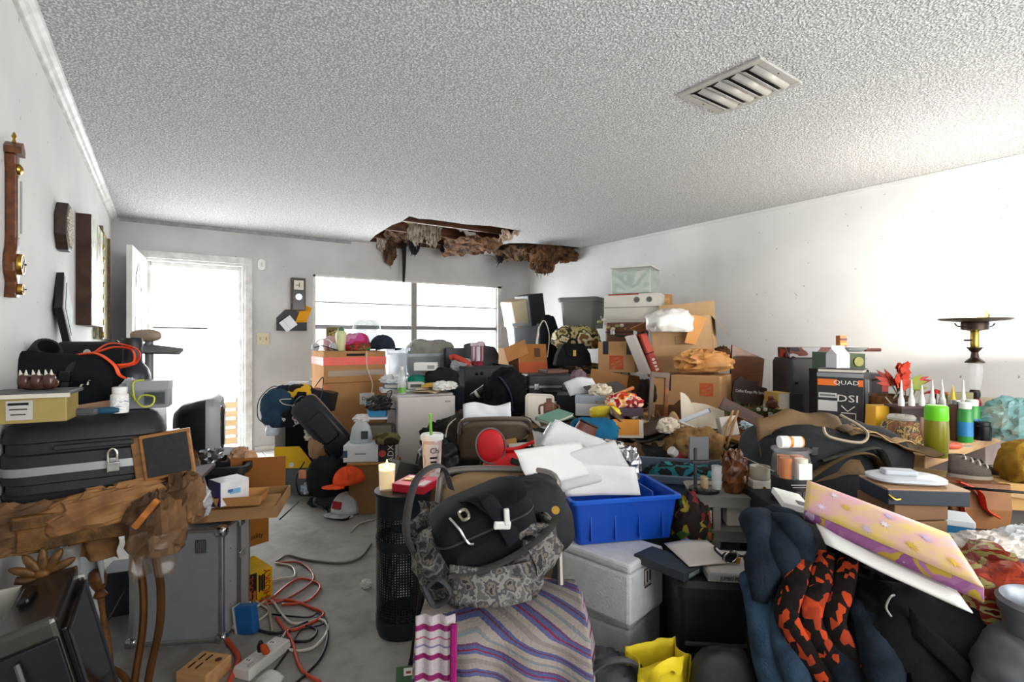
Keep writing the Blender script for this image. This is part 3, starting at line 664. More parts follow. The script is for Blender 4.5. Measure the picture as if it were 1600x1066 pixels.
# things on the case -------------------------------------------------------
def onC(u, d, dz=0.0): q = P(u, VH, d); q.z = CT+dz; return q
g = T('file_box', 'olive card-index tin with grey lid and paper label at the left edge', 'box', onC(52, 1.49), 27)
O('body', B().box((0, 0.06, 0.04), (0.15, 0.12, 0.08)), mat('#9c8a4f', 0.5, 0, 0.1), g, bev=0.003)
O('lid', B().box((-0.01, 0.06, 0.084), (0.19, 0.14, 0.012)), mat('#4d4f50', 0.5), g, bev=0.003)
O('lid_edge', B().box((-0.01, -0.0105, 0.078), (0.19, 0.004, 0.012)), mat('#c9c4b4', 0.5), g)
O('paper_label', B().box((-0.03, -0.001, 0.038), (0.058, 0.002, 0.055)), mat('#b9b4ae', 0.7), g)
for i in range(3): O('label_print', B().box((-0.032, -0.003, 0.056-0.015*i), (0.045-0.006*i, 0.001, 0.003 if i else 0.007)), INK, g)
g = T('paw_figurine', 'small glossy brown claw figurine with pale tips sitting on the index tin', 'figurine', onC(62, 1.56, 0.09), 20)
PAW = mat('#4a3027', 0.2, 0, 0.2, 30)
O('base', B().blob((0, 0, 0.018), (0.046, 0.026, 0.02), 0.1, 3, 3), PAW, g, 'all')
for i in range(3):
    x = -0.03+0.03*i; tt = O('toe', B().blob((x, -0.014, 0.026), (0.015, 0.018, 0.022), 0.05, 3, i), PAW, g, 'all')
    for e in (-0.006, 0.006): O('claw', B().cyl((x+e, -0.02, 0.044), (x+e*1.2, -0.023, 0.06), 0.005, 0.001, 8), OFFW, tt, True)
shoe('black sneaker with tan sole lying beside the index tin', onC(138, 1.74), 0.17, cloth('#15171a'), mat('#b08d70', 0.7), 200, 0, 8)
soft('buckled_bag', 'rolled black sports bag with buckle strap on the big case', 'bag', onC(72, 1.84, 0.0), (0.21, 0.08, 0.105), FAB, 0.1, 2.0, 4, 3.2, 14, 0, 4)
g = bpy.data.objects['buckled_bag']
O('strap', B().tube([(0.1, -0.098, 0.03), (0.1, -0.1, 0.1), (0.1, -0.05, 0.178), (0.1, 0.05, 0.18)], 0.013, 6, 4, flat=0.3), BLK, g, True)
O('buckle', B().box((0.1, -0.1, 0.12), (0.032, 0.016, 0.036)), BLKS, g, bev=0.003)
RUB = mat('#1b1d1f', 0.55, 0, 0.1)
g = T('rubber_coupling', 'black ribbed rubber coupling lying on the sports bag near the wall', 'fitting', onC(62, 1.9, 0.17), 0, 24, 48); r, L = 0.044, 0.06
ringp = lambda rr_, z: [(rr_*(1+0.03*(i % 2))*math.cos(2*math.pi*i/48), rr_*(1+0.03*(i % 2))*math.sin(2*math.pi*i/48), z) for i in range(48)]
O('ribbed_nut', B().loft([ringp(r, 0), ringp(r, L), ringp(r*0.94, L+0.006), ringp(r*0.74, L+0.006), ringp(r*0.72, 0.01)]), RUB, g, True)
O('sleeve', B().lathe([(r*0.8, -0.05), (r*0.8, 0.0), (r*0.98, 0.0)], 24), RUB, g, True)
g = T('amplifier_bar', 'long black amplifier with round white emblem along the back of the case', 'amplifier', onC(150, 2.16), 22)
O('cabinet', B().box((0, 0.05, 0.115), (0.26, 0.1, 0.23)), BLK, g, bev=0.012)
O('emblem', B().lathe([(0.013, 0), (0.013, 0.0015), (0.009, 0.0015), (0.009, 0)], 18, Matrix.Translation((-0.03, -0.001, 0.185)) @ Matrix.Rotation(R(90), 4, 'X')), PAPER, g)
O('hook', B().tube([(0.07, 0.0, 0.225), (0.075, -0.012, 0.235), (0.085, -0.01, 0.225)], 0.002, 6, 4), CHROME, g, True)
g = T('orange_strap', 'tangle of bright orange plastic strap lying over the big black case', 'strap', onC(178, 1.95, 0.1), 10)
ORM = plas('#f2552c', 0.4)
O('band', B().tube([(-0.16, -0.08, 0.06), (-0.1, -0.06, 0.075), (-0.04, -0.02, 0.095), (0.0, 0.0, 0.11), (0.05, 0.02, 0.1), (0.06, 0.01, 0.05), (0.02, -0.03, 0.04)], 0.014, 6, 6, flat=0.3), ORM, g, True)
O('band', B().tube([(-0.12, -0.09, 0.07), (-0.03, -0.07, 0.09), (0.04, -0.08, 0.05), (0.06, -0.08, 0.01), (0.1, -0.09, -0.01), (0.13, -0.08, -0.03)], 0.011, 6, 6, flat=0.4), ORM, g, True)
O('band', B().tube([(-0.05, -0.04, 0.085), (0.0, -0.02, 0.125), (0.07, 0.02, 0.1), (0.06, 0.03, 0.05), (0.0, 0.0, 0.03)], 0.01, 6, 6, flat=0.3), ORM, g, True)
bottle('black_canister', 'dark blue-black bell-shaped canister standing behind the orange strap', onC(207, 2.02), [(0.058, 0), (0.06, 0.02), (0.06, 0.1), (0.052, 0.125), (0.034, 0.15), (0.032, 0.165), (0.032, 0.21)], mat('#20262e', 0.35), BLK, [(0.034, 0.208), (0.035, 0.235), (0.03, 0.245)], cat='canister')
g = T('fan_head', 'grey fan blades with tan hub sticking out in front of the bright door', 'fan', onC(228, 2.2), 0)
O('hub', B().blob((0.0, 0, 0.255), (0.06, 0.03, 0.026), 0.06, 2, 2), mat('#8e7d6c', 0.5), g, 'all', rot=None)
O('blade', B().sheet(lambda s, t: (-0.02+0.17*s, (t-0.5)*0.03, 0.2+(t-0.5)*(0.036-0.02*s)-0.012*s), 10, 4), mat('#6d6c69', 0.4), g, 'all', solid=0.012)
O('rod', B().tube([(0.03, 0, 0.29), (0.26, 0.0, 0.285)], 0.004, 6, 1), met('#a8aaa9', 0.3), g, True)
O('stand', B().cyl((0, 0.02, 0), (0, 0.02, 0.24), 0.016, n=10), mat('#6d6c69', 0.4), g, True)
# pill bottle, box, handles etc
bottle('pill_bottle', 'white plastic pill bottle with printed label at the front of the case', onC(187, 1.70), [(0.024, 0), (0.025, 0.006), (0.025, 0.058), (0.016, 0.066)], WHT, WHT, [(0.02, 0.064), (0.021, 0.066), (0.021, 0.082), (0.019, 0.084)], 10, band=(0.0254, 0.01, 0.052), bandm=patchy('rx', ['#e8e8e6', '#cfd2d6', '#f2f2ef', '#8f97a3'], 50, stretch=(1, 1, 3)))
smallbox('plastic_caddy', 'grey plastic box with printed label and yellow cord beside the pill bottle', onC(231, 1.80), 0.125, 0.09, 0.095, plas('#7f8286'), 26, lid=plas('#8d9094'), panels=((0.02, 0.035, 0.06, 0.045, mat('#4e5458', 0.6)), (0.02, 0.035, 0.054, 0.038, mat('#9a9ea1', 0.6))))
cord('thin yellow-green cord looped in front of the grey plastic box', [onC(205, 1.78, 0.05), onC(222, 1.74, 0.015), onC(238, 1.75, 0.02), onC(240, 1.76, 0.045), onC(222, 1.755, 0.05), onC(212, 1.76, 0.03), onC(208, 1.77, 0.09), onC(225, 1.78, 0.1)], 0.003, mat('#b7bd3a', 0.5))
g = T('blue_screwdriver', 'screwdriver with petrol-blue grip lying at the front of the case', 'tool', onC(165, 1.66, 0.012), 22)
O('grip', B().lathe([(0.008, -0.035), (0.011, -0.03), (0.011, 0.02), (0.007, 0.035)], 10, Matrix.Rotation(R(90), 4, 'Y')), plas('#1f4a63'), g, True); O('shank', B().cyl((-0.035, 0, 0), (-0.09, 0, 0), 0.003, n=8), STEEL, g, True)
g = T('grey_chisel', 'short chisel with grey rubber grip lying beside the crumpled tissue', 'tool', onC(133, 1.62, 0.013), 18)
O('grip', B().lathe([(0.008, -0.03), (0.012, -0.026), (0.012, 0.026), (0.009, 0.032)], 8, Matrix.Rotation(R(90), 4, 'Y')), plas('#4d5256'), g); O('collar', B().cyl((-0.03, 0, 0), (-0.04, 0, 0), 0.006, n=8), BLK, g, True)
crumple('crumpled_tissue', 'small crumpled white tissue next to the index tin', 'tissue', onC(107, 1.62), (0.02, 0.018, 0.03), PAPER, 7)
crumple('clear_bag', 'crumpled clear plastic bag between pill bottle and grey box', 'bag', onC(204, 1.84), (0.03, 0.03, 0.05), glassy('#dfe6ea', 0.45, 0.15), 9)
# wooden speaker tilted at the right of the case
g = T('shelf_speaker', 'small wooden loudspeaker with black cloth front tilted against the big case', 'speaker', P(262, 747, 1.72), 22, -4, -8)
O('cabinet', B().box((-0.03, 0.07, 0.075), (0.115, 0.14, 0.15)), wood('#8a6038', '#6a4423', 0.5), g, bev=0.003)
O('front_frame', B().box((0.012, -0.006, 0.078), (0.145, 0.014, 0.15)), wood('#9c6a32', '#7a4d20', 0.4), g, bev=0.003)
O('grille_cloth', B().box((0.012, -0.014, 0.078), (0.125, 0.006, 0.13)), mat('#2a2b2c', 0.9, 0, 0.15, 80, 0.3, 400), g, bev=0.004)
# dark wooden tray under speaker
S1('slate_board', 'thin dark board under the small wooden loudspeaker', 'board', B().box((0, 0.08, 0.006), (0.21, 0.2, 0.012)), mat('#3a2c22', 0.6), P(262, 757, 1.72), 18, 0, -6, bev=0.002)
# rounded black-and-grey television shell
g = T('tube_television', 'rounded black and grey television seen from its side by the door', 'television', P(326, 716, 2.62), 116)
g.scale = (1.1, 1.1, 1.1)
def tvr(y, w, h, zc, r=0.05): return [(x, y, zc+z) for x, z in rr(w, h, r)]
H_ = 0.285
O('rear_shell', B().loft([tvr(0.13, 0.16, 0.16, 0.14), tvr(0.1, 0.24, 0.22, 0.142), tvr(0.03, 0.3, 0.265, H_/2), tvr(0.0, 0.31, 0.275, H_/2)]), BLK, g, True)
O('bezel', B().loft([tvr(0.0, 0.318, 0.284, H_/2, 0.04), tvr(-0.03, 0.318, 0.284, H_/2, 0.04), tvr(-0.055, 0.28, 0.25, H_/2, 0.04)]), plas('#8f9091'), g, True)
O('screen', B().loft([tvr(-0.055, 0.25, 0.21, H_/2, 0.03), tvr(-0.064, 0.2, 0.17, H_/2, 0.03)]), plas('#24282a', 0.1), g, True)
O('vent_slot', B().box((0.158, 0.04, 0.17), (0.004, 0.06, 0.008)), BLKS, g)
smallbox('dark_crate', 'tall dark crate under the rounded television behind the carton tray', Vector((P(322, 720, 2.7).x, P(322, 720, 2.7).y, 0)), 0.24, 0.2, P(328, 716, 2.62).z-0.002, mat('#2e2c2b', 0.7), 0)
# crumpled packing along the table edge
def packing(label, u, v, d, r, m, seed, yaw=0, name='packing_scrap', roll=0): return crumple(name, label, 'packing', P(u, v, d), r, m, seed, 0.4, 2.6, yaw, roll=roll)
KR = mat('#7d5a38', 0.75, 0, 0.25, 8, 0.3, 30, '#3f2917')
KR2 = mat('#a87a4a', 0.7, 0, 0.2, 8, 0.3, 30, '#70492a')
packing('long roll of scuffed brown packing paper along the front of the gilt table', 55, 838, 1.58, (0.17, 0.04, 0.06), KR, 3, 30, roll=-3)
packing('torn kraft cardboard bundle under the padlocked case', 185, 812, 1.66, (0.17, 0.045, 0.06), KR2, 5, 30, roll=-8)
packing('dark brown wad of torn wrapping below the wooden loudspeaker', 245, 862, 1.66, (0.08, 0.06, 0.1), KR, 8)
packing('brown crumpled wad at the corner of the gilt table', 288, 815, 1.72, (0.06, 0.05, 0.085), KR, 11)
packing('flattened brown paper wad hanging at the left edge of the table', 30, 865, 1.56, (0.09, 0.03, 0.04), KR, 17, 30)
GLP = glassy('#b9bcc0', 0.5, 0.12)
crumple('bubble_wrap', 'glossy crumpled clear wrap at the right end of the packing', 'plastic wrap', P(306, 806, 1.74), (0.04, 0.035, 0.05), GLP, 15, 0.6, 3.4)
S1('wood_chip', 'bright orange splinter of wood stuck in the torn wrapping', 'wood piece', B().box((0, 0, 0), (0.018, 0.016, 0.1)), wood('#b96f2c', '#8f5420'), P(228, 803, 1.54), 10, 0, 38, bev=0.003)
smallbox('ribbed_carton', 'black corrugated carton squeezed into the packing under the case', P(165, 832, 1.69), 0.2, 0.06, 0.05, mat('#2b2725', 0.7, 0, 0.2, 40), 30, 0, -4)
def drape(label, u0, v0, u1, v1, d, m, seed, name='hanging_sheet', cat='packing'):
    a = P(u0, v0, d); w = px(u1-u0, d); h = px(v1-v0, d)
    fn = lambda s, t: (s*w, 0.03*noise.noise(Vector((s*3+seed, t*2, 1)))+0.02*math.sin(s*9+seed), -t*h*(1+0.2*noise.noise(Vector((s*2.5+seed, 0, 3)))))
    return S1(name, label, cat, B().sheet(fn, 14, 12), m, a, solid=0.0015, smooth='all')
drape('torn clear plastic wrap hanging off the corner of the gilt table', 205, 835, 268, 900, 1.56, glassy('#6b5540', 0.3, 0.12), 12, 'plastic_wrap', 'plastic wrap')
drape('pale grey newspaper sheet hanging under the gilt table', 62, 838, 112, 905, 1.9, pap('#aeb2b8'), 2)
drape('milky plastic sheet trailing from the table toward the black oven', 45, 850, 125, 960, 1.76, glassy('#b8b5ad', 0.55, 0.3), 4)
drape('brown paper flap hanging below the torn packing', 110, 836, 180, 875, 1.75, KR2, 6)
drape('second newspaper sheet hanging behind the brown paper flap', 125, 850, 168, 915, 2.0, pap('#b9bbbd'), 9)
# ---- below the table
g = T('toaster_oven', 'dark steel toaster oven standing on end under the gilt table', 'appliance', (-0.165, 1.70, 0.03), 33.9, 0, -13)
OV = mat('#55524e', 0.25, 0.85, 0.1, 6)
O('shell', B().box((0, 0.18, 0.27), (0.13, 0.36, 0.54)), OV, g, bev=0.014)
O('door', B().box((0.07, 0.18, 0.255), (0.014, 0.345, 0.49)), mat('#0c0c10', 0.1), g, bev=0.004)
O('door_frame', B().box((0.079, 0.02, 0.255), (0.005, 0.006, 0.46)).box((0.079, 0.34, 0.255), (0.005, 0.006, 0.46)).box((0.079, 0.18, 0.485), (0.005, 0.32, 0.006)), mat('#4a4a50', 0.3, 0.6), g)
O('end_cover', B().box((0.0, -0.006, 0.25), (0.12, 0.014, 0.48)), mat('#14161c', 0.3), g, bev=0.004)
O('handle', B().box((-0.02, 0.2, 0.55), (0.03, 0.1, 0.02)), BLKS, g, bev=0.008)
O('power_cord', B().tube([(-0.02, -0.02, 0.47), (-0.01, -0.04, 0.38), (0.03, -0.04, 0.25), (0.05, -0.05, 0.05)], 0.006, 6, 6), mat('#4a4c50', 0.5), g, True)
S1('cream_board', 'upright cream board leaning under the gilt table at the left edge', 'board', B().box((0, 0.006, 0.27), (0.2, 0.012, 0.54)), mat('#cbc5b9', 0.7), Vector((-0.3, 2.04, 0.0)), 33.9, 0, 0, bev=0.002)
g = T('blue_edged_tray', 'grey tray with a petrol-blue rim standing beside the toaster oven', 'tray', Vector((-0.31, 1.88, 0.0)), 33.9+75, 0, 0)
out = [(-0.16, 0), (0.16, 0), (0.16, 0.42), (0.1, 0.5), (-0.06, 0.52), (-0.16, 0.46)]
O('plate', B().prism(out, 0, 0.01), mat('#8a8a88', 0.5), g); O('rim', B().tube([(x, 0.005, z) for x, z in out], 0.008, 6, 1, True), plas('#33566b'), g, True)
g = T('turned_spindle', 'turned wooden spindle leaning under the gilt table', 'spindle', P(172, 1000, 2.0), 0, 0, -8); g.location.z = 0.0
O('shaft', B().lathe([(0.012, 0), (0.014, 0.1), (0.009, 0.2), (0.012, 0.26)], 12), wood('#8c5a2b', '#5d3817'), g, True); O('knob', B().lathe([(0.012, 0.26), (0.024, 0.27), (0.014, 0.29), (0.024, 0.31), (0.03, 0.34), (0.024, 0.365), (0.008, 0.375)], 14), wood('#7a4a22', '#4d2d12'), g, True)
smallbox('dark_carton', 'dark grey carton standing in the shade under the table', P(185, 945, 2.35), 0.14, 0.16, 0.2, mat('#3b3f47', 0.7), 20)
bpy.data.objects['dark_carton'].location.z = 0
cord('dark cable sagging under the gilt table', [P(145, 985, 2.05), P(170, 965, 2.1), P(190, 930, 2.15), P(212, 900, 2.2)], 0.006, BLK)

# ---- aluminium flight case and cartons
base = PZ(348, 1003, 0.0)
g = T('aluminium_case', 'tall silver aluminium flight case with chrome corners on the concrete floor', 'case', base, 10)
ALU = mat('#8c8e90', 0.5, 0.15, 0.05, 20, 0.03, 200); ALE = met('#c4c5c5', 0.35)
wA, dA, hA = 0.36, 0.28, 0.47
g.rotation_euler = (0, 0, -YAW+R(6))
# origin: front right bottom corner
O('front_panel', B().box((-wA/2, 0.004, hA/2), (wA-0.03, 0.008, hA-0.03)), ALU, g); O('side_panel', B().box((-0.004, dA/2, hA/2), (0.008, dA-0.03, hA-0.03)), mat('#aeb0b1', 0.45, 0.2, 0.05), g)
O('core', B().box((-wA/2, dA/2, hA/2), (wA-0.012, dA-0.012, hA-0.01)), ALU, g)
for x in (0, -wA):
    for y in (0, dA): O('edge_profile', B().box((x+(-0.008 if x == 0 else 0.008), y+(0.008 if y == 0 else -0.008), hA/2), (0.022, 0.022, hA-0.02)), ALE, g, bev=0.005)
for z in (0.008, hA-0.008):
    for y in (0.004, dA-0.004): O('edge_profile', B().box((-wA/2, y, z), (wA-0.03, 0.018, 0.018)), ALE, g, bev=0.004)
    for x in (-0.004, -wA+0.004): O('edge_profile', B().box((x, dA/2, z), (0.018, dA-0.03, 0.018)), ALE, g, bev=0.004)
for x in (-0.006, -wA+0.006):
    for y in (0.006, dA-0.006):
        for z in (0.012, hA-0.012): O('corner_cap', B().blob((x, y, z), (0.024, 0.024, 0.024), 0, p=3.2, nu=16, nv=10), CHROME, g, 'all')
O('side_strip', B().box((0.002, dA*0.55, hA/2), (0.006, 0.035, hA-0.05)), mat('#6e7073', 0.5, 0.5), g)
for z in (0.3, 0.44): O('latch', B().box((0.009, dA*0.6, z), (0.014, 0.05, 0.03)), CHROME, g, bev=0.004)
O('emblem_grille', B().box((-0.085, -0.003, hA-0.07), (0.04, 0.004, 0.055)), mat('#3a3b3d', 0.5), g)
for i in range(5): O('emblem_bar', B().box((-0.1+0.0075*i, -0.006, hA-0.07), (0.003, 0.003, 0.05)), CHROME, g)
for z in (0.12, 0.22, 0.36): O('rivet', B().cyl((0, dA*0.25, z), (0.004, dA*0.25, z), 0.004, n=8), STEEL, g)
# brown carton and yellow tool box beside it
carton('orange-brown printed carton wedged beside the aluminium case', PZ(398, 905, 0.0)+Vector((0, 0.05, 0.155)), 0.17, 0.2, 0.16, card('#b07331'), 52, 0, 0, prints=(('Quality', 0.035, 0.0, 0.05, card('#5a3512')), ('O', 0.035, -0.06, 0.12, card('#5a3512'))))
g = smallbox('tool_carton', 'yellow tool carton with red lettering on the floor by the aluminium case', PZ(398, 942, 0.0), 0.17, 0.2, 0.145, mat('#e0b312', 0.45), 50)
txt('HUSKY', 0.045, mat('#c4231c', 0.5), g, (0.058, -0.004, 0.075), (R(90), R(-90), 0), name='print'); txt('TOOL', 0.035, mat('#d8432f', 0.5), g, (-0.02, -0.006, 0.085), (R(90), R(-90), 0), name='print')
O('photo_panel', B().box((-0.022, -0.002, 0.075), (0.06, 0.004, 0.13)), mat('#1c1a18', 0.4), g)
for i in range(3): O('tool_picture', B().box((-0.042+0.02*i, -0.0045, 0.035), (0.012, 0.002, 0.045)), mat('#c2682b', 0.5), g)
for i in range(4): O('black_print', B().box((0.02+0.008*i, -0.004, 0.085), (0.005, 0.003, 0.08-0.01*(i % 2))), INK, g)
txt('Crown', 0.022, INK, g, (-0.068, -0.004, 0.1), (R(90), R(90), 0), name='print')
# flat carton lid on top with things
zt_ = hA+0.012
g = T('carton_tray', 'shallow open cardboard tray lying on the aluminium case', 'box', PZ(372, 815, zt_)+Vector((-0.02, 0.03, 0)), 14)
O('base', B().box((0, 0.15, 0.004), (0.36, 0.32, 0.006)), CARD, g); 
for c_, s_ in (((0, -0.01, 0.028), (0.36, 0.006, 0.05)), ((0, 0.31, 0.028), (0.36, 0.006, 0.05)), ((-0.18, 0.15, 0.028), (0.006, 0.32, 0.05)), ((0.18, 0.15, 0.028), (0.006, 0.32, 0.05))): O('side', B().box(c_, s_), CARD, g)
O('flap', B().box((0.02, 0.06, 0.055), (0.3, 0.17, 0.005), Matrix.Rotation(R(2), 3, 'X')), card('#a57f55'), g)
O('back_flap', B().box((0.03, 0.34, 0.115), (0.25, 0.006, 0.15), Matrix.Rotation(R(-8), 3, 'X')), card('#96602f'), g)
O('shipping_label', B().box((-0.1, 0.02, 0.059), (0.07, 0.03, 0.002)), PAPER, g)
txt('CASH', 0.018, INK, g, (-0.1, 0.02, 0.061), (0, 0, 0), name='print')
zt2 = zt_+0.065
g = T('kraft_tray', 'small orange kraft tray holding the blue and white carton', 'tray', PZ(372, 795, zt2)+Vector((0, 0.03, 0)), 12)
def rg(w, d_, z): return [(x, y+0.06, z) for x, y in rr(w, d_, 0.008, 2)]
O('body', B().loft([rg(0.17, 0.11, 0), rg(0.2, 0.14, 0.042), rg(0.194, 0.134, 0.042), rg(0.165, 0.105, 0.004)]), card('#c08a52'), g)
g = smallbox('bulb_carton', 'dark blue and white lamp carton in the kraft tray', PZ(372, 795, zt2)+Vector((-0.005, 0.06, 0.006)), 0.12, 0.105, 0.1, mat('#e4e6ea', 0.5), 54, panels=((0.0, 0.055, 0.045, 0.02, mat('#7fb4d8', 0.5)),))
O('blue_side', B().box((-0.061, 0.0525, 0.05), (0.003, 0.106, 0.101)), mat('#2d2a72', 0.5), g); O('oval_print', B().box((-0.02, -0.002, 0.06), (0.02, 0.003, 0.012)), mat('#3f6fa8', 0.5), g)
tote('black plastic tray standing behind the blue and white carton', PZ(350, 785, zt2)+Vector((-0.02, 0.2, 0.0)), 0.24, 0.12, 0.11, BLK, 14, name='black_tray', cat='tray')
crumple('foil_wrap', 'crumpled grey foil lying on the black tray beside the television', 'foil', PZ(330, 740, zt2+0.1)+Vector((0, 0.18, 0.02)), (0.055, 0.045, 0.04), met('#9a9ca0', 0.35), 5)
crumple('tan_wrapper', 'crumpled tan paper wrapper inside the black tray', 'paper', PZ(372, 770, zt2)+Vector((0.04, 0.2, 0.05)), (0.06, 0.03, 0.06), card('#c39a78'), 6)
cord('thin dark rod sticking out past the cardboard tray', [PZ(437, 812, 0.5), PZ(467, 784, 0.5)], 0.003, DKMET, 'thin_rod', 'rod', 1)
# ---- cables and power strip on floor
def fl(*pts, z=0.008): return [PZ(u, v, z) for u, v in pts]
OC = plas('#c4472a'); WC = plas('#cfc6ba'); GC = plas('#8e8a86')
cord('thick orange extension lead crossing the power strip to the frame bottom', fl((345,990),(362,1010),(372,1030),(360,1062),(352,1085)), 0.011, OC, 'extension_lead')
cord('orange cable looping right across the concrete toward the bottom edge', fl((405,940),(450,938),(487,950),(505,962),(455,985),(432,965),(455,1000),(470,1045),(500,1066)), 0.007, OC, 'orange_cable')
cord('orange cable coming from behind the yellow tool carton', fl((425,935),(465,905),(500,915),(480,940),(440,945)), 0.006, OC, 'orange_cable')
cord('red-brown cable curling beside the tool carton', fl((432,880),(470,880),(490,905),(450,935),(410,945)), 0.006, plas('#a8503c'), 'red_cable')
cord('white cable coiled in a wide loop by the power strip', fl((380,965),(420,938),(440,960),(460,975),(500,968),(512,985),(490,1012),(455,1016),(440,1000),(450,985)), 0.006, WC, 'white_cable')
cord('second white cable looping over the cable coil', fl((395,975),(420,955),(395,935),(405,915),(435,905),(460,900),(455,885),(430,880)), 0.005, WC, 'white_cable')
cord('beige cable forming a small loop before the blue adapter', fl((375,945),(385,935),(410,935),(420,955),(425,985)), 0.006, plas('#a2917f'), 'beige_cable')
cord('black cable tangled in the coil right of the power strip', fl((390,980),(430,990),(470,978),(495,985),(480,1002),(440,995),(500,965),(512,990),(500,1030),(460,1070)), 0.006, BLK, 'black_cable')
cord('thin black cable winding across the coil of leads', fl((425,960),(480,965),(497,958),(505,975),(470,985),(455,1010),(430,1045),(415,1066)), 0.004, BLK, 'black_cable')
cord('grey cable running right across the concrete from the tool carton', fl((432,878),(450,868),(480,875),(530,880),(562,872),(580,850)), 0.007, plas('#77706a'), 'grey_cable')
cord('short pale wire lying on the concrete beside the perforated bin', fl((548,832),(560,820),(572,815),(585,812)), 0.005, plas('#b9b4ac'), 'pale_wire')
q = PZ(392, 1050, 0.0)
g = T('power_strip', 'white power strip with two plugs on the concrete floor', 'power strip', q, 0); g.rotation_euler = (0, 0, -YAW+R(-18))
O('housing', B().box((0, 0.06, 0.02), (0.085, 0.22, 0.04), top=(0.075, 0.21)), plas('#c9c6bf', 0.4), g, bev=0.006)
for i in range(3):
    so = O('socket', B().lathe([(0.018, 0), (0.018, 0.002)], 18, Matrix.Translation((-0.012, 0.0+0.06*i, 0.04))), plas('#d8d5cf'), g, True)
    O('slot', B().box((-0.017, 0.0+0.06*i, 0.0425), (0.002, 0.009, 0.002)).box((-0.007, 0.0+0.06*i, 0.0425), (0.002, 0.009, 0.002)), INK, so)
O('rocker_switch', B().box((0.02, -0.02, 0.043), (0.014, 0.026, 0.008)), plas('#a8a39a'), g, bev=0.002)
O('black_plug', B().lathe([(0.012, 0), (0.014, 0.02), (0.006, 0.04)], 10, Matrix.Translation((-0.012, 0.06, 0.042))), BLK, g, True)
O('orange_plug', B().lathe([(0.013, 0), (0.014, 0.03), (0.008, 0.045)], 10, Matrix.Translation((0.018, 0.06, 0.042)) @ Matrix.Rotation(R(30), 4, 'X')), plas('#b84a22'), g, True)
g = T('blue_adapter', 'bright blue plug adapter standing behind the power strip', 'adapter', PZ(384, 993, 0.0), -10, 0, -8)
O('body', B().box((0, 0.02, 0.06), (0.085, 0.04, 0.12)), plas('#1d5f9e'), g, bev=0.006); O('back_plate', B().box((-0.046, 0.02, 0.06), (0.006, 0.05, 0.12)), plas('#b9b6ae'), g, bev=0.002)
O('cap', B().cyl((-0.05, 0.02, 0.03), (-0.065, 0.02, 0.03), 0.014, n=12), WHT, g, True)
g = T('knife_block', 'light wooden knife block top with black slots at the bottom edge', 'knife block', PZ(303, 1075, 0.0), 0); g.rotation_euler = (0, 0, -YAW+R(-10))
O('block', B().box((0, 0.05, 0.03), (0.125, 0.13, 0.06)), wood('#c79a6b', '#b38454', 0.6), g, bev=0.004)
for x, y in ((-0.035, 0.08), (-0.005, 0.08), (-0.035, 0.03), (-0.005, 0.03)): O('slot', B().box((x, y, 0.0605), (0.006, 0.035, 0.002)), INK, g)
O('sharpener_hole', B().lathe([(0.012, 0.06), (0.012, 0.0615)], 14, Matrix.Translation((0.038, 0.075, 0))), mat('#4a2b16', 0.6), g)
paper('white scrap of film lying over the power strip lead at the bottom', PZ(410, 1078, 0.004), 0.1, 0.07, glassy('#e6e4df', 0.7, 0.2), 0, 0, 0, 0.02, 3, 'plastic_scrap', 'plastic')
crumple('paper_scrap', 'tiny crumpled white scrap beside the perforated bin', 'paper', PZ(572, 918, 0.0), (0.022, 0.02, 0.02), PAPER, 21)
# ================================================================ BACK WALL FITTINGS
def onback(name, label, cat, u, v):
    q = PY(u, v, YB); o = bpy.data.objects.new(name, None); COL.objects.link(o); o.location = q; return tag(o, label, cat)
def bw(u0, u1, v): return PY(u1, v, YB).x-PY(u0, v, YB).x
def bh(u, v0, v1): return PY(u, v0, YB).z-PY(u, v1, YB).z
g = onback('door_chime', 'white oval chime on the wall right of the door', 'chime', 408, 423); h = bh(408, 405, 423)
O('cover', B().loft([[(x, -0.002, z+h/2) for x, z in rr(0.075, h, 0.037, 6)], [(x, -0.03, z+h/2) for x, z in rr(0.07, h*0.95, 0.035, 6)]]), WHT, g, True)
O('grille', B().box((0, -0.032, h/2), (0.02, 0.004, h*0.4)), plas('#cfcfca'), g, bev=0.002)
g = onback('switch_plate', 'yellowed light switch plate below the chime', 'light switch', 411, 539); h = bh(411, 520, 539)
O('plate', B().box((0, -0.004, h/2), (0.125, 0.008, h)), plas('#c6bf9f'), g, bev=0.004)
for x in (-0.03, 0.03): O('toggle', B().box((x, -0.014, h/2), (0.012, 0.02, 0.026), Matrix.Rotation(R(25), 3, 'X')), plas('#a79d72'), g, bev=0.002)
g = onback('pendulum_clock', 'narrow wooden pendulum clock on the back wall above the black letter holder', 'clock', 465, 486); h = bh(465, 435, 486); w = 0.15
O('case', B().box((0, -0.03, h/2), (w, 0.06, h)), wood('#5a4736', '#3b2d21'), g, bev=0.004)
O('glass_front', B().box((0, -0.061, h/2), (w-0.03, 0.004, h-0.03)), mat('#2b211b', 0.2), g)
O('dial', B().box((0, -0.065, h*0.78), (w-0.05, 0.004, h*0.28)), pap('#d9d5c6'), g); O('hands', B().box((0.006, -0.069, h*0.78), (0.006, 0.003, 0.05)).box((-0.012, -0.069, h*0.77), (0.04, 0.003, 0.006)), INK, g)
O('pendulum', B().lathe([(0.035, 0), (0.035, 0.006)], 20, Matrix.Translation((0, -0.064, h*0.42)) @ Matrix.Rotation(R(90), 4, 'X')), met('#b9c3cf', 0.25), g, True)
g = onback('letter_holder', 'black house-shaped letter holder on the back wall', 'letter holder', 455, 517); h = bh(455, 484, 517); w = bw(432, 478, 500)
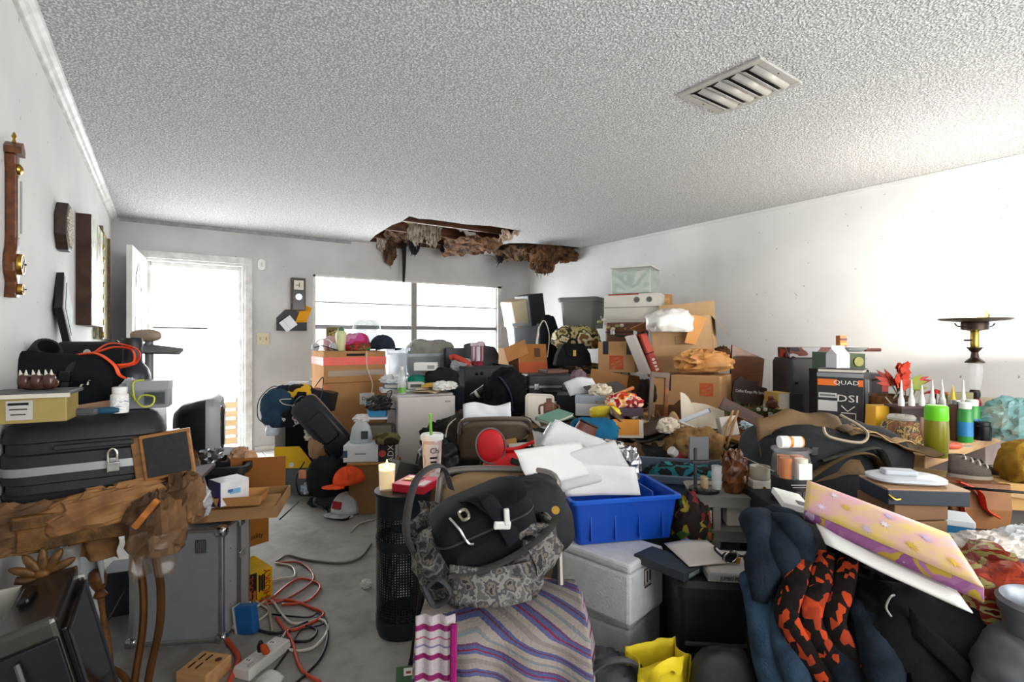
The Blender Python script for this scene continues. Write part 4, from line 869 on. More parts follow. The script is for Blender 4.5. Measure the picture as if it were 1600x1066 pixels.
O('back_plate', B().prism([(-w/2, 0), (w/2, 0), (w/2, h*0.75), (w*0.05, h), (-w*0.2, h), (-w/2, h*0.6)], -0.012, -0.001), BLK, g, bev=0.002)
O('front_pocket', B().prism([(-w/2, 0), (w/2, 0), (w/2, h*0.4), (-w/2, h*0.35)], -0.06, -0.05), BLK, g)
O('pocket_side', B().box((-w/2+0.004, -0.03, h*0.17), (0.008, 0.05, h*0.34)).box((w/2-0.004, -0.03, h*0.17), (0.008, 0.05, h*0.34)).box((0, -0.03, 0.004), (w, 0.05, 0.008)), BLK, g)
o = onback('manila_envelope', 'orange manila envelope sticking up out of the letter holder', 'envelope', 468, 507); 
O('sheet', B().box((0, -0.03, 0.1), (0.11, 0.006, 0.24)), pap('#dd9d24'), o); O('flap', B().box((0.0, -0.034, 0.19), (0.105, 0.003, 0.05)), pap('#c78a1c'), o); o.rotation_euler = (0, R(20), 0)
o = onback('white_letter', 'white letter slanting out of the letter holder', 'letter', 455, 514); O('sheet', B().box((0, -0.07, 0.07), (0.14, 0.004, 0.13)), pap('#dfe3ea'), o); O('fold', B().box((-0.02, -0.073, 0.07), (0.004, 0.002, 0.12)), pap('#b7bcc6'), o); o.rotation_euler = (0, R(-38), 0)

# ================================================================ CEILING HOLE DEBRIS
INS = mat('#6f5238', 0.95, 0, 0.4, 14, 0.8, 70, '#2a1c12'); INSB = mat('#775232', 0.95, 0, 0.4, 14, 0.8, 70, '#2a190e'); INSW = mat('#c9c2b2', 0.95, 0, 0.3, 22, 0.8, 70, '#6a5a48'); TAR = mat('#1d1b1a', 0.9, 0, 0.3, 12, 0.4, 60)
FIB = {}
def fibre(m):
    if m.name in FIB: return FIB[m.name]
    k = m.copy(); N = k.node_tree.nodes; tc = [n for n in N if n.type == 'TEX_COORD'][0]
    mp = N.new('ShaderNodeMapping'); mp.inputs['Scale'].default_value = (2.2, 2.2, 0.5); k.node_tree.links.new(tc.outputs['Object'], mp.inputs['Vector'])
    for n in N:
        if n.type == 'TEX_NOISE': k.node_tree.links.new(mp.outputs['Vector'], n.inputs['Vector'])
    FIB[m.name] = k; return k
def hang(label, u0, u1, v0, v1, d, m, seed, name='insulation_tuft', thick=0.05, taper=0.4):
    a = P((u0+u1)/2, v0-5, d); w = px(u1-u0, d); h = px(v1-v0+5, d); rs = random.Random(seed); b = B()
    b.blob((0, 0, -h*0.28), (w*0.46, thick*0.9, h*0.34), 0.7, 3.2, seed, 2.4, 22, 16, 0.8)
    for i in range(int(9+w*45)):
        x = rs.uniform(-0.5, 0.5)*w; y = rs.uniform(-0.9, 0.9)*thick; L_ = h*rs.uniform(0.35, 1.0)*(1-(1-taper)*abs(x)/w); r0 = rs.uniform(0.006, 0.018)+0.05*thick
        pts = [(x, y, 0)]; xx, yy = x, y
        for k in range(1, 6):
            xx += rs.uniform(-0.018, 0.018)-x*0.12; yy += rs.uniform(-0.012, 0.012); pts.append((xx, yy, -L_*k/5))
        b.tube(pts, lambda t, r0=r0: r0*(1.15-t)*(0.8+0.5*math.sin(9*t+x*40)), 5, 3, flat=0.7)
    return S1(name, label, 'insulation', b, fibre(m), a, smooth=False)
def flapdown(label, pts, m, name, thick=0.008, cat='debris'):
    """a torn sheet hung from the ceiling given by four picture corners with depths"""
    p = [P(*q) for q in pts]
    def fn(s, t):
        e = Vector((s*4, t*4, pts[0][0]*0.1)); s2 = s+0.13*noise.noise(Vector((t*7, 3, pts[0][0])))*(abs(2*s-1)); t2 = t+0.16*noise.noise(Vector((s*8, 7, pts[0][0])))*t
        return (p[0]*(1-s2)+p[1]*s2)*(1-t2)+(p[3]*(1-s2)+p[2]*s2)*t2+Vector((0.03*noise.noise(e*2), 0.03*noise.noise(e*2+Vector((4, 4, 4))), 0.06*noise.noise(e)-0.05*abs(noise.noise(e*2.3))))
    o = O(name, B().sheet(fn, 26, 14), m, smooth=False, solid=thick); return tag(o, label, cat)
dH = lambda v: (ZC-CAMH)*FPX/(VH-v)
hang('tan strip of insulation at the left end of the ceiling hole', 590, 606, 366, 408, 6.35, INSW, 1, taper=0.6)
hang('frayed grey insulation tuft hanging lowest at the left of the hole', 600, 618, 388, 424, 6.35, INS, 2)
hang('wide brown insulation clump behind the left tufts of the hole', 604, 645, 358, 392, 6.6, INS, 3, taper=0.75, thick=0.1)
hang('pale shredded insulation tuft near the middle of the hole', 638, 664, 340, 398, 5.9, INSW, 4, taper=0.5, thick=0.07)
hang('second pale shredded insulation tuft beside the middle one', 664, 688, 342, 402, 5.95, INSW, 5, taper=0.35, thick=0.06)
hang('short cream insulation scrap at the front corner of the hole', 630, 650, 336, 356, 5.6, mat('#c9b98a', 0.9, 0, 0.3, 9, 0.5, 60, '#8a7644'), 6, taper=0.7)
hang('dark ragged tuft right of the black strip', 640, 655, 375, 408, 6.3, TAR, 7)
hang('dark shredded tuft in the middle of the hole near the wall', 690, 716, 385, 405, 6.75, TAR, 8)
hang('brown curled insulation drop between the two holes', 746, 760, 370, 408, 6.5, INSB, 9, taper=0.8, thick=0.06)
hang('big brown clump of insulation hanging at the room corner', 830, 868, 398, 440, 6.35, INSB, 10, taper=0.75, thick=0.15)
hang('small dark tuft hanging from the right hole', 776, 786, 394, 420, 6.9, TAR, 11)
g = T('tar_strip', 'long black strip of tar paper dangling from the ceiling hole', 'tar paper', P(631, 378, 6.4)); O('strip', B().sheet(lambda s, t: ((s-0.5)*0.06*(1-0.5*t), 0.02*math.sin(t*4), -0.5*t), 3, 10), TAR, g, 'all', solid=0.006); O('top_fold', B().box((0, 0, 0.01), (0.07, 0.03, 0.03)), TAR, g)
flapdown('torn brown ceiling board sagging inside the big hole', [(694,366,5.85),(790,375,6.0),(768,394,6.4),(694,397,6.6)], INSB, 'sagging_board')
flapdown('broken brown board sloping in the left of the big hole', [(600,362,6.0),(645,352,5.9),(650,388,6.65),(612,388,6.6)], INS, 'broken_board')
flapdown('white splinter of plasterboard across the hole', [(704,349,5.8),(712,348,5.8),(752,376,6.1),(742,374,6.1)], pap('#d5d0c8'), 'plaster_splinter', 0.012)
flapdown('pale board strip at the right end of the big hole', [(783,360,5.6),(812,362,5.6),(795,370,5.75),(780,374,5.8)], pap('#b9a593'), 'board_strip', 0.012)
flapdown('brown insulation batt sagging along the right hole', [(820,382,6.5),(918,391,6.9),(890,408,6.6),(822,404,6.6)], INSB, 'sagging_batt', 0.05)
flapdown('dark torn board over the left part of the right hole', [(768,391,6.8),(822,383,6.5),(826,408,7.1),(778,404,7.0)], INS, 'torn_board', 0.02)

# ================================================================ OUTSIDE THE DOOR
g = T('wooden_pallet', 'small weathered wooden pallet standing outside the open door', 'pallet', Vector((0.78, 7.3, -0.07)), 33.9)
for i in range(5): O('slat', B().box((0, 0, 0.06+0.11*i), (0.7, 0.02, 0.075)), wood('#b9905a', '#94703f'), g)
for x in (-0.3, 0, 0.3): O('post', B().box((x, 0.04, 0.3), (0.06, 0.05, 0.58)), wood('#a67f4c', '#82602f'), g)
crumple('outdoor_bag', 'pale plastic bag lying on top of the pallet outside', 'bag', Vector((0.8, 7.3, 0.52)), (0.22, 0.08, 0.1), glassy('#dfe6e8', 0.7, 0.3), 3)

# ================================================================ PILE BETWEEN DOOR AND FRIDGE
q = PZ(465, 770, 0.04)
smallbox('grey_bin', 'flat-sided grey crate under the black and yellow bin by the door', q, 0.34, 0.3, 0.19, plas('#5b5e61', 0.6), 8)
qq = q+Vector((-0.02, 0.02, 0.195))
g = T('picking_bin', 'black and yellow open-fronted picking bin on the grey crate', 'bin', qq, 6)
YEL = plas('#e6b510', 0.45); dq = 4.0
O('back_wall', B().box((0.0, 0.25, 0.17), (0.3, 0.008, 0.34)), BLK, g); O('bottom', B().box((0, 0.125, 0.004), (0.3, 0.25, 0.008)), BLK, g)
O('left_side', B().box((-0.15, 0.125, 0.17), (0.006, 0.25, 0.34)), plas('#cfcdc6'), g); O('right_side', B().prism([(0.006, 0)]*0+[(0.15, 0), (0.156, 0), (0.156, 0.1), (0.15, 0.1)], 0.0, 0.25), YEL, g)
O('front_panel', B().prism([(-0.15, 0), (0.13, 0), (0.13, 0.05), (0.04, 0.17), (-0.15, 0.17)], -0.008, 0.0), YEL, g)
O('badge', B().lathe([(0.02, 0), (0.02, 0.002)], 16, Matrix.Translation((-0.02, -0.008, 0.025)) @ Matrix.Rotation(R(90), 4, 'X')), WHT, g)
g = soft('drawstring_bag', 'navy blue drawstring bag on top of the picking bin', 'bag', P(440, 660, 4.15)+Vector((0, 0, -0.03)), (0.15, 0.12, 0.17), cloth('#2c4256'), 0.16, 2.6, 6, 2.3, 0)
O('drawcord', B().tube([(0.02, -0.02, 0.3), (-0.05, -0.05, 0.32), (-0.14, -0.08, 0.22), (-0.16, -0.06, 0.08), (-0.08, -0.1, 0.03)], 0.004, 6, 6), BLK, g, True); O('gathered_neck', B().blob((0.03, 0, 0.29), (0.06, 0.05, 0.035), 0.4, 4, 3), cloth('#23303c'), g, 'all')
soft('white_bag', 'white carrier bag hanging under the navy drawstring bag', 'bag', P(427, 680, 4.12), (0.05, 0.05, 0.07), mat('#d5dbe2', 0.5), 0.25, 3, 9)
soft('printed_shirt', 'black shirt with red and white print beside the drawstring bag', 'clothing', P(464, 664, 4.12), (0.12, 0.09, 0.08), patchy('shirt', ['#17171a', '#17171a', '#1d1d22', '#17171a', '#c9c9c9', '#a33033'], 12, 0.9, 3), 0.3, 3, 12)
smallbox('dark_laptop', 'dark grey flat box leaning on the tall carton behind the cables', P(497, 640, 4.35), 0.2, 0.1, 0.16, plas('#2b2d31'), -10, 0, 12)
smallbox('white_console', 'white slim box lying on the bags beside the tall carton', P(464, 604, 4.2), 0.15, 0.09, 0.035, plas('#dedee2'), 10)
soft('yellow_pouch', 'yellow and black pouch under the slim white box', 'pouch', P(468, 622, 4.15), (0.1, 0.07, 0.06), patchy('ypouch', ['#1a1a1a', '#22201c', '#d9a62c', '#1a1a1a'], 6, 0.8), 0.2, 3, 3)
g = T('face_mask', 'pale face mask with white ear loops lying on the bags', 'mask', P(468, 632, 4.03), 5, 30)
O('panel', B().sheet(lambda s, t: ((s-0.5)*0.13*(1-0.4*t), 0.04*math.sin(math.pi*s), -0.01-0.09*t), 10, 6), mat('#c9b9b4', 0.9), g, 'all', solid=0.002)
for s_ in (-1, 1): O('ear_loop', B().tube([(s_*0.06, 0, -0.01), (s_*0.11, -0.02, 0.02), (s_*0.13, -0.02, 0.06), (s_*0.05, -0.01, 0.06)], 0.003, 6, 6), OFFW, g, True)
cord('black cable draped over the bags beside the door', [P(492, 605, 4.2), P(505, 590, 4.25), P(500, 625, 4.15), P(480, 632, 4.1)], 0.004, BLK)
# leaning black suitcase
g = T('leaning_suitcase', 'black rounded suitcase leaning against the tall cardboard box', 'suitcase', P(538, 706, 3.95), 14, -6, -40)
def sr(y, w_, h_, r_=0.05): return [(x, y, z+0.25) for x, z in rr(w_, h_, r_)]
O('shell', B().loft([sr(0, 0.17, 0.47), sr(0.02, 0.21, 0.52), sr(0.1, 0.21, 0.52)]), mat('#202327', 0.35), g, True)
O('pocket', B().loft([[(x, y, z+0.24) for x, z in rr(0.13-e, 0.24-e, 0.02)] for y, e in ((0.0, 0), (-0.014, 0.02))]), mat('#17191c', 0.4), g, True)
O('zip_band', B().loft([sr(0.1, 0.22, 0.53), sr(0.115, 0.22, 0.53)]), mat('#a08f7c', 0.6), g, True)
O('back_shell', B().loft([sr(0.115, 0.21, 0.52), sr(0.15, 0.21, 0.52), sr(0.165, 0.18, 0.49)]), mat('#202327', 0.35), g, True)
O('handle', B().tube([(-0.04, 0.06, 0.5), (-0.03, 0.06, 0.53), (0.03, 0.06, 0.53), (0.04, 0.06, 0.5)], 0.008, 8, 4), BLK, g, True)
crumple('cream_plush', 'crumpled cream cloth beside the picking bin', 'cloth', P(490, 688, 4.0), (0.055, 0.05, 0.06), cloth('#cfc6b4'), 8)
soft('brown_bag', 'tan plastic carrier bag under the leaning suitcase', 'bag', P(499, 716, 3.98), (0.07, 0.07, 0.11), mat('#9a7553', 0.5), 0.3, 3.4, 11, 2.2)
soft('black_backpack', 'black backpack slumped below the leaning suitcase', 'backpack', P(512, 772, 3.85), (0.14, 0.12, 0.15), cloth('#232528'), 0.22, 2.6, 14, 2.5)
g = bpy.data.objects['black_backpack']; O('shoulder_strap', B().tube([(-0.15, -0.06, 0.25), (-0.2, -0.08, 0.14), (-0.17, -0.1, 0.03), (-0.1, -0.1, 0.02)], 0.016, 6, 6, flat=0.3), FAB, g, True); O('orange_patch', B().box((-0.15, -0.09, 0.17), (0.05, 0.02, 0.06)), cloth('#d08a6a'), g)
# grey lid leaning
g = T('leaning_tray', 'long dark grey plastic lid leaning in front of the backpack', 'lid', PZ(503, 792, 0.012), 12, -12, 32)
O('panel', B().box((0, 0.01, 0.23), (0.13, 0.016, 0.46)), plas('#3f4446', 0.5), g, bev=0.005); O('rim', B().tube([(x, 0.0, z+0.23) for x, z in rr(0.14, 0.47, 0.02)], 0.012, 6, 1, True), plas('#4d5355', 0.5), g, True)
g = T('shallow_scoop', 'dark blue plastic scoop on the floor before the grey lid', 'scoop', PZ(500, 792, 0), 10)
O('pan', B().loft([[(x, y+0.06, z) for x, y in rr(w_, d_, 0.03)] for w_, d_, z in ((0.14, 0.14, 0), (0.19, 0.2, 0.035), (0.18, 0.19, 0.035), (0.13, 0.13, 0.006))]), plas('#2c3440'), g, True); O('handle', B().box((0.0, 0.2, 0.05), (0.03, 0.14, 0.012)), plas('#2c3440'), g, bev=0.004)
crumple('blue_plastic', 'pale blue crumpled plastic bag beside the grey lid', 'bag', PZ(488, 778, 0.0)+Vector((0, 0.02, 0.03)), (0.07, 0.05, 0.05), mat('#a9bccb', 0.3), 5)
cord('thick black cable coiled on the floor beside the white cap', fl((505,795),(525,808),(545,800),(535,785),(512,790),(515,805),(540,812),(552,800)), 0.009, BLK, 'black_cable')

# tall cardboard box
qb = P(556, 665, 4.55); 
g = T('tall_carton', 'tall cardboard box with red tape band and paper label below the window', 'box', Vector((qb.x, qb.y, 0)), 32)
wT, dT, hT = px(96, 4.55), 0.5, P(556, 549, 4.55).z
O('body', B().box((0, dT/2, hT/2), (wT, dT, hT)), card('#b58557'), g, bev=0.006)
O('red_tape', B().box((0, -0.002, hT-0.085), (wT+0.004, 0.006, 0.07)).box((-wT/2-0.002, dT/2, hT-0.085), (0.006, dT, 0.07)), mat('#e8452a', 0.35), g)
O('clear_tape', B().box((0.02, -0.002, hT-0.19), (wT*0.95, 0.004, 0.05)), glassy('#d8c9b4', 0.4, 0.15), g)
O('corner_strip', B().box((-wT/2+0.012, -0.003, hT*0.45), (0.03, 0.006, hT*0.6)), mat('#d9642f', 0.4), g)
O('seam', B().box((0, -0.002, hT-0.27), (wT*0.99, 0.003, 0.006)), CARDD, g)
pl_ = O('paper_label', B().box((wT*0.18, -0.003, hT-0.42), (0.13, 0.004, 0.1)), PAPER, g); txt('Desk', 0.045, INK, pl_, (wT*0.18, -0.007, hT-0.42), name='print', squeeze=1.0)
O('hand_slot', B().box((0.0, -0.003, hT-0.03), (0.16, 0.003, 0.02)), INK, g)
zT = hT
def onT(u, d=4.7): q = P(u, 500, d); q.z = zT+0.001; return q
cord('thin white cable hanging down the front of the tall carton', [P(573, 548, 4.5), P(574, 575, 4.48), P(582, 600, 4.48), P(578, 620, 4.47), P(570, 632, 4.46)], 0.004, OFFW)
g = T('navy_baseball_hat', 'navy baseball cap lying on the tall carton before the window', 'cap', onT(598, 4.72)+Vector((0, 0, 0.016)), 50); capshape(g, cloth('#2b323d'), cloth('#2b323d'), 0.11, 0.13, 0.07)
bottle('squeeze_bottle', 'cream squeeze bottle with green tip on the tall carton', onT(533, 4.68), [(0.04, 0), (0.042, 0.01), (0.05, 0.14), (0.046, 0.165), (0.03, 0.18)], plas('#d6dba4'), plas('#49704e'), [(0.03, 0.18), (0.028, 0.2), (0.012, 0.215)])
soft('pink_bag', 'magenta and pink soft bag on the tall carton', 'bag', onT(556, 4.75), (0.12, 0.08, 0.085), patchy('pinkb', ['#b04a86', '#d38fb0', '#c4508f', '#c22a52', '#e3b3c4'], 4, 0.6), 0.25, 2.6, 3)
soft('pale_pink_cloth', 'pale pink cloth between bottle and cable on the tall carton', 'cloth', onT(520, 4.78), (0.08, 0.07, 0.07), cloth('#d8aeb2'), 0.25, 3, 7)
soft('red_flower_cloth', 'red and green artificial flowers before the pink bag', 'flowers', onT(562, 4.64), (0.09, 0.05, 0.035), patchy('redfl', ['#8d1f28', '#c9332f', '#2f5a36', '#a62430', '#4f7a44'], 16, 0.7), 0.4, 4, 5)
g = T('headphones', 'white headphones with black cord lying on the left of the tall carton', 'headphones', onT(507, 4.66), 0); O('band', B().tube([(-0.08, 0, 0.03), (-0.06, 0, 0.09), (0.03, 0, 0.1), (0.08, 0, 0.05)], 0.012, 8, 6, flat=0.4), WHT, g, True)
for s_ in (-0.08, 0.08): O('ear_cup', B().blob((s_, 0, 0.035), (0.035, 0.025, 0.035), 0, nu=14, nv=10), plas('#b9bcc2'), g, 'all')
O('cable', B().tube([(-0.08, -0.03, 0.03), (0, -0.05, 0.045), (0.08, -0.04, 0.02), (0.13, -0.02, 0.005)], 0.005, 6, 6), BLK, g, True)
g = T('small_picture', 'little olive picture standing on the window sill behind the squeeze bottle', 'picture', PY(527, 530, YB-0.06), 33.9, -4); O('frame', B().box((0, 0, 0.09), (0.17, 0.02, 0.26)), mat('#6b6438', 0.6), g, bev=0.003); O('print_panel', B().box((0.0, -0.012, 0.09), (0.12, 0.004, 0.2)), patchy('sp', ['#8d8a52', '#4a4426', '#b7b27c', '#6d6a3c'], 14), g)
g.location.z = zT+0.02; g.location.y = YB-0.5; g.location = onT(524, 5.0)
g = T('dome_lampshade', 'pale translucent dome on the tall carton before the window', 'lampshade', onT(573, 4.95), 0); O('shade', B().lathe([(0.13, 0), (0.135, 0.08), (0.12, 0.16), (0.1, 0.2)], 24), glassy('#b9bcc8', 0.6, 0.4), g, True); O('top', B().lathe([(0.13, 0.2), (0.12, 0.26), (0.09, 0.29)], 24), glassy('#6f7a78', 0.6, 0.3), g, True)

# fridge
qf = P(668, 735, 4.05); zF = P(668, 617, 4.05).z
g = T('mini_fridge', 'white mini refrigerator standing among the piled boxes', 'refrigerator', Vector((qf.x, qf.y, 0)), 24)
wF = px(92, 4.05); FRM = mat('#cfc8c1', 0.45, 0, 0.03, 8)
O('body', B().box((0, 0.27, zF/2), (wF, 0.42, zF)), mat('#bdb9b6', 0.5, 0, 0.03), g, bev=0.01); O('door', B().box((0, 0.03, zF/2-0.005), (wF, 0.05, zF-0.02)), FRM, g, bev=0.012)
O('door_gasket', B().box((0, 0.058, zF/2), (wF-0.01, 0.008, zF-0.03)), plas('#77736f'), g)
O('name_badge', B().box((wF*0.36, 0.003, zF-0.06), (0.045, 0.004, 0.012)), STEEL, g)
def onF(u, d, dz=0): q = P(u, 500, d); q.z = zF+0.002+dz; return q
bottle('clear_bottle', 'empty clear plastic bottle standing on the refrigerator', onF(628, 4.12), [(0.032, 0), (0.034, 0.01), (0.034, 0.12), (0.02, 0.17), (0.012, 0.19)], glassy('#dfe6e2', 0.45, 0.1), WHT, [(0.013, 0.188), (0.013, 0.212)], band=(0.0345, 0.01, 0.05), bandm=mat('#6fae4a', 0.4))
book('white paperback stack item at the left of the refrigerator top', onF(612, 4.2), 0.16, 0.2, 0.03, pap('#d9dde2'), 20)
book('blue-spined book under the crumpled plastic on the refrigerator', onF(612, 4.2, 0.032), 0.15, 0.19, 0.035, mat('#2f5f88', 0.5), -15)
crumple('clear_wrap', 'crumpled clear wrap on the books at the left of the refrigerator', 'plastic', onF(612, 4.28, 0.07), (0.08, 0.06, 0.035), glassy('#e3e6e8', 0.6, 0.15), 3)
paper('tan papers fanned over the refrigerator top', onF(660, 4.08, 0.01), 0.22, 0.3, pap('#c8b08a'), -20, 4, 0, 0.02, 1)
paper('cream envelope lying across the papers on the refrigerator', onF(672, 4.15, 0.028), 0.2, 0.24, pap('#ddd3bd'), 25, 3, 0, 0.015, 2)
paper('yellow folder edge among the papers on the refrigerator', onF(680, 4.12, 0.05), 0.22, 0.16, pap('#d8ae3a'), 10, 4, 0, 0.01, 5)
smallbox('grey_booklet_box', 'small grey and white carton with dark print on the refrigerator', onF(650, 4.2, 0.03), 0.13, 0.1, 0.05, pap('#c5c3be'), 18, panels=((0.0, 0.025, 0.09, 0.025, mat('#57534f', 0.7)),))
crumple('white_crumple', 'crumpled white paper at the right of the refrigerator top', 'paper', onF(690, 4.1, 0.03), (0.06, 0.05, 0.035), PAPER, 14)
crumple('white_crumple', 'second crumpled white paper beside the yellow folder', 'paper', onF(703, 4.2, 0.03), (0.05, 0.05, 0.03), PAPER, 15)
soft('green_cloth', 'small teal-green cloth bundle on the papers above the refrigerator', 'cloth', onF(652, 4.45, 0.03), (0.08, 0.06, 0.05), cloth('#23806a'), 0.3, 3, 4)
soft('black_bag_fridge', 'dark cloth bag behind the papers on the refrigerator', 'bag', onF(690, 4.45, 0.0), (0.14, 0.08, 0.1), cloth('#262624'), 0.2, 3, 5)
smallbox('white_carton', 'long white carton lying on the dark cloth bag before the window', onF(664, 4.4, 0.165), 0.19, 0.1, 0.065, pap('#e6e6e4'), 0, panels=((0.05, 0.03, 0.06, 0.03, mat('#9b9b9b', 0.6)),))
cord('black cable hanging at the left edge of the refrigerator top', [onF(605, 4.05, 0.02), P(612, 612, 4.0), P(606, 635, 4.0), P(618, 640, 3.98)], 0.005, BLK)
# stack left of the fridge
zs0 = 0.0
qs = P(583, 722, 3.72); qs.z = 0
carton('plain carton holding up the stack of boxes beside the refrigerator', qs, 0.34, 0.26, P(583, 724, 3.72).z-0.012, card('#8b6a48'), 6)
zA = P(583, 724, 3.72).z-0.01
S1('pine_board', 'thin pine board under the white camera carton', 'board', B().box((0, 0.12, 0.008), (0.36, 0.26, 0.016)), wood('#b98a58', '#a0723f'), Vector((qs.x, qs.y, zA)), 12, bev=0.002)
g = smallbox('camera_carton', 'white and black camera carton on the pine board', Vector((qs.x, qs.y, zA+0.018))+RT*-0.03, 0.36, 0.2, 0.12, pap('#d5d8dc'), 6)
O('black_end', B().box((0.125, -0.001, 0.06), (0.12, 0.004, 0.12)), mat('#22242b', 0.4), g); txt('ADX', 0.06, PAPER, g, (0.155, -0.005, 0.06), (R(90), R(-90), 0), name='print'); O('lens_print', B().lathe([(0.025, 0), (0.025, 0.002), (0.012, 0.002)], 16, Matrix.Translation((0.095, -0.003, 0.06)) @ Matrix.Rotation(R(90), 4, 'X')), mat('#b9473a', 0.4), g); O('grey_print', B().box((-0.06, -0.001, 0.06), (0.075, 0.003, 0.01)), mat('#8a8d92', 0.6), g); O('blue_end', B().box((-0.165, -0.001, 0.06), (0.03, 0.003, 0.05)), mat('#3f546e', 0.4), g)
zB = zA+0.14
g = T('baby_monitor', 'rounded white plastic appliance on the camera carton', 'appliance', P(563, 693, 3.78)+Vector((0, 0, 0)), 10); g.location.z = zB
O('shell', B().loft([[(x, y+0.06, z) for x, y in rr(w_, d_, 0.05)] for w_, d_, z in ((0.15, 0.12, 0), (0.16, 0.13, 0.03), (0.13, 0.11, 0.11), (0.08, 0.08, 0.145))]), plas('#b3bac0'), g, True); O('window', B().box((0.03, -0.004, 0.06), (0.05, 0.01, 0.06)), mat('#3a3f45', 0.3), g, bev=0.004)
soft('olive_pouch', 'olive camouflage pouch lying on the camera carton', 'pouch', Vector((P(605, 690, 3.75).x, P(605, 690, 3.75).y, zB)), (0.085, 0.06, 0.045), patchy('olp', ['#4b452c', '#6d6542', '#2f2c1e'], 9), 0.2, 3, 4)
smallbox('olive_tin', 'olive grey box supporting the white lid beside the refrigerator', P(590, 678, 3.95), 0.2, 0.14, 0.1, mat('#77705f', 0.7), 6); bpy.data.objects['olive_tin'].location.z = zB
S1('flat_lid_board', 'flat white lid under the small blue bin', 'lid', B().box((0, 0.1, 0.008), (0.26, 0.22, 0.016)), plas('#d9dde2'), P(578, 668, 3.95)+Vector((0, 0, 0)), 8, bev=0.004)
bpy.data.objects['flat_lid_board'].location.z = zB+0.146
g = tote('small blue plastic basket on the flat white lid', P(588, 667, 3.98), 0.16, 0.12, 0.1, plas('#3d8fbf'), 5, name='blue_basket', cat='basket', r=0.02, rim=0.008); g.location.z = zB+0.165
g = book('grey paperback lying on the blue basket', P(588, 645, 3.98), 0.17, 0.13, 0.03, mat('#77787a', 0.6), -10); g.location.z = zB+0.27
crumple('dark_wrap', 'crumpled black bag on top of the blue basket stack', 'bag', P(592, 645, 4.0)+Vector((0, 0, 0.02)), (0.08, 0.06, 0.055), mat('#1b1a19', 0.5), 9)
crumple('tissue_pack', 'small white and pink packet beside the blue basket', 'packet', P(565, 660, 3.93), (0.05, 0.04, 0.03), pap('#d9cfcb'), 10)
# caps and bag on the floor
g = T('orange_baseball_hat', 'bright orange baseball cap on top of the floor heap', 'cap', P(546, 755, 3.68), -70, 8, -6); capshape(g, cloth('#e5542c'), cloth('#e5542c'), 0.1, 0.12, 0.07)
soft('dark_cloth_heap', 'dark cloth bundle holding up the orange cap', 'cloth', Vector((P(552, 760, 3.9).x, P(552, 760, 3.9).y, 0)), (0.11, 0.08, 0.15), FAB, 0.2, 2.6, 31)
g = T('white_baseball_hat', 'white cap with red badge under the orange cap', 'cap', PZ(541, 802, 0.0), -20, 0, 0); capshape(g, cloth('#c9cacb'), cloth('#b5b5b6'), 0.1, 0.14, 0.06); O('badge', B().box((0.0, -0.104, 0.075), (0.07, 0.01, 0.05), Matrix.Rotation(R(-15), 3, 'X')), cloth('#a5343a'), g); g.location += Vector((0, 0, 0.012))
g = T('gift_bag', 'black gift bag printed with colourful dots beside the perforated bin', 'bag', PZ(580, 800, 0.0), 20, 0, -10)
O('body', B().loft([[(x, y+0.07, z) for x, y in rr(w_, d_, 0.02)] for w_, d_, z in ((0.2, 0.13, 0), (0.22, 0.15, 0.2), (0.26, 0.12, 0.3))], True, False), patchy('dots', ['#141416', '#17171a', '#141416', '#c9b23a', '#141416', '#3f6d4a', '#17171a', '#a33040'], 22, 0.4, 0, tex='v'), g, 'all', solid=0.002); O('rope_handle', B().tube([(-0.08, 0.0, 0.28), (-0.06, -0.03, 0.36), (0.06, -0.03, 0.36), (0.08, 0.0, 0.28)], 0.005, 6, 6), BLK, g, True)
smallbox('grey_wedge', 'dark grey plastic box standing behind the red chocolate box', P(632, 762, 3.05), 0.16, 0.1, 0.14, plas('#4b4946', 0.6), 40, 0, 20)
smallbox('floor_carton', 'low brown carton on the floor behind the perforated bin', PZ(620, 800, 0), 0.3, 0.25, 0.24, card('#7d5f41'), 10)
# ================================================================ THE HEAP UNDER THE PILE (uncountable jumble)
random.seed(5)
def heap_h(c, d):
    """height of the jumble at lateral c and depth d (camera-aligned metres)"""
    u = 800+c/d*FPX
    ctrl = ((690,3.3,0.40),(720,4.4,0.52),(760,5.3,0.55),(640,5.6,0.62),(820,2.55,0.62),(850,3.2,0.76),(860,4.2,0.70),(840,5.3,0.72),(900,6.2,0.98),
            (960,2.6,0.68),(980,3.3,0.77),(990,4.3,0.66),(960,5.2,0.80),(1060,2.75,0.66),(1080,3.4,0.68),(1080,4.2,0.50),(1160,2.75,0.64),(1170,3.4,0.69),(1180,4.3,0.60),(1240,3.6,0.58))
    sw = sz = 0
    for uu, dd, zz in ctrl:
        cc_ = (uu-800)/FPX*dd; w_ = 1/(((c-cc_)**2+(d-dd)**2)+0.02)**1.6; sw += w_; sz += w_*zz
    return sz/sw
def hmask(c, d):
    u = 800+c/d*FPX
    e = min((u-668)/30, (d-(3.05 if u < 780 else 2.42 if u < 960 else 2.62))/0.22, (1205-u)/40)
    return max(0, min(1, e))
b = B(); N1, N2 = 110, 110; idx = {}
for j in range(N2+1):
    for i in range(N1+1):
        x = 0.95+(4.46-0.95)*i/N1; y = 1.2+(6.17-1.2)*j/N2; p = Vector((x, y, 0)); c = p.dot(RT); d = p.dot(FW)
        if d < 2.3: continue
        if y < 1.75: continue
        m_ = hmask(c, d)
        if m_ <= 0: continue
        z = heap_h(c, d)*m_**0.6+0.085*(0.5-abs(noise.noise(Vector((x*5, y*5, 1)))))+0.04*noise.noise(Vector((x*14, y*14, 3)))-0.05
        idx[(i, j)] = len(b.v); b.v.append((x, y, max(z, 0.003)))
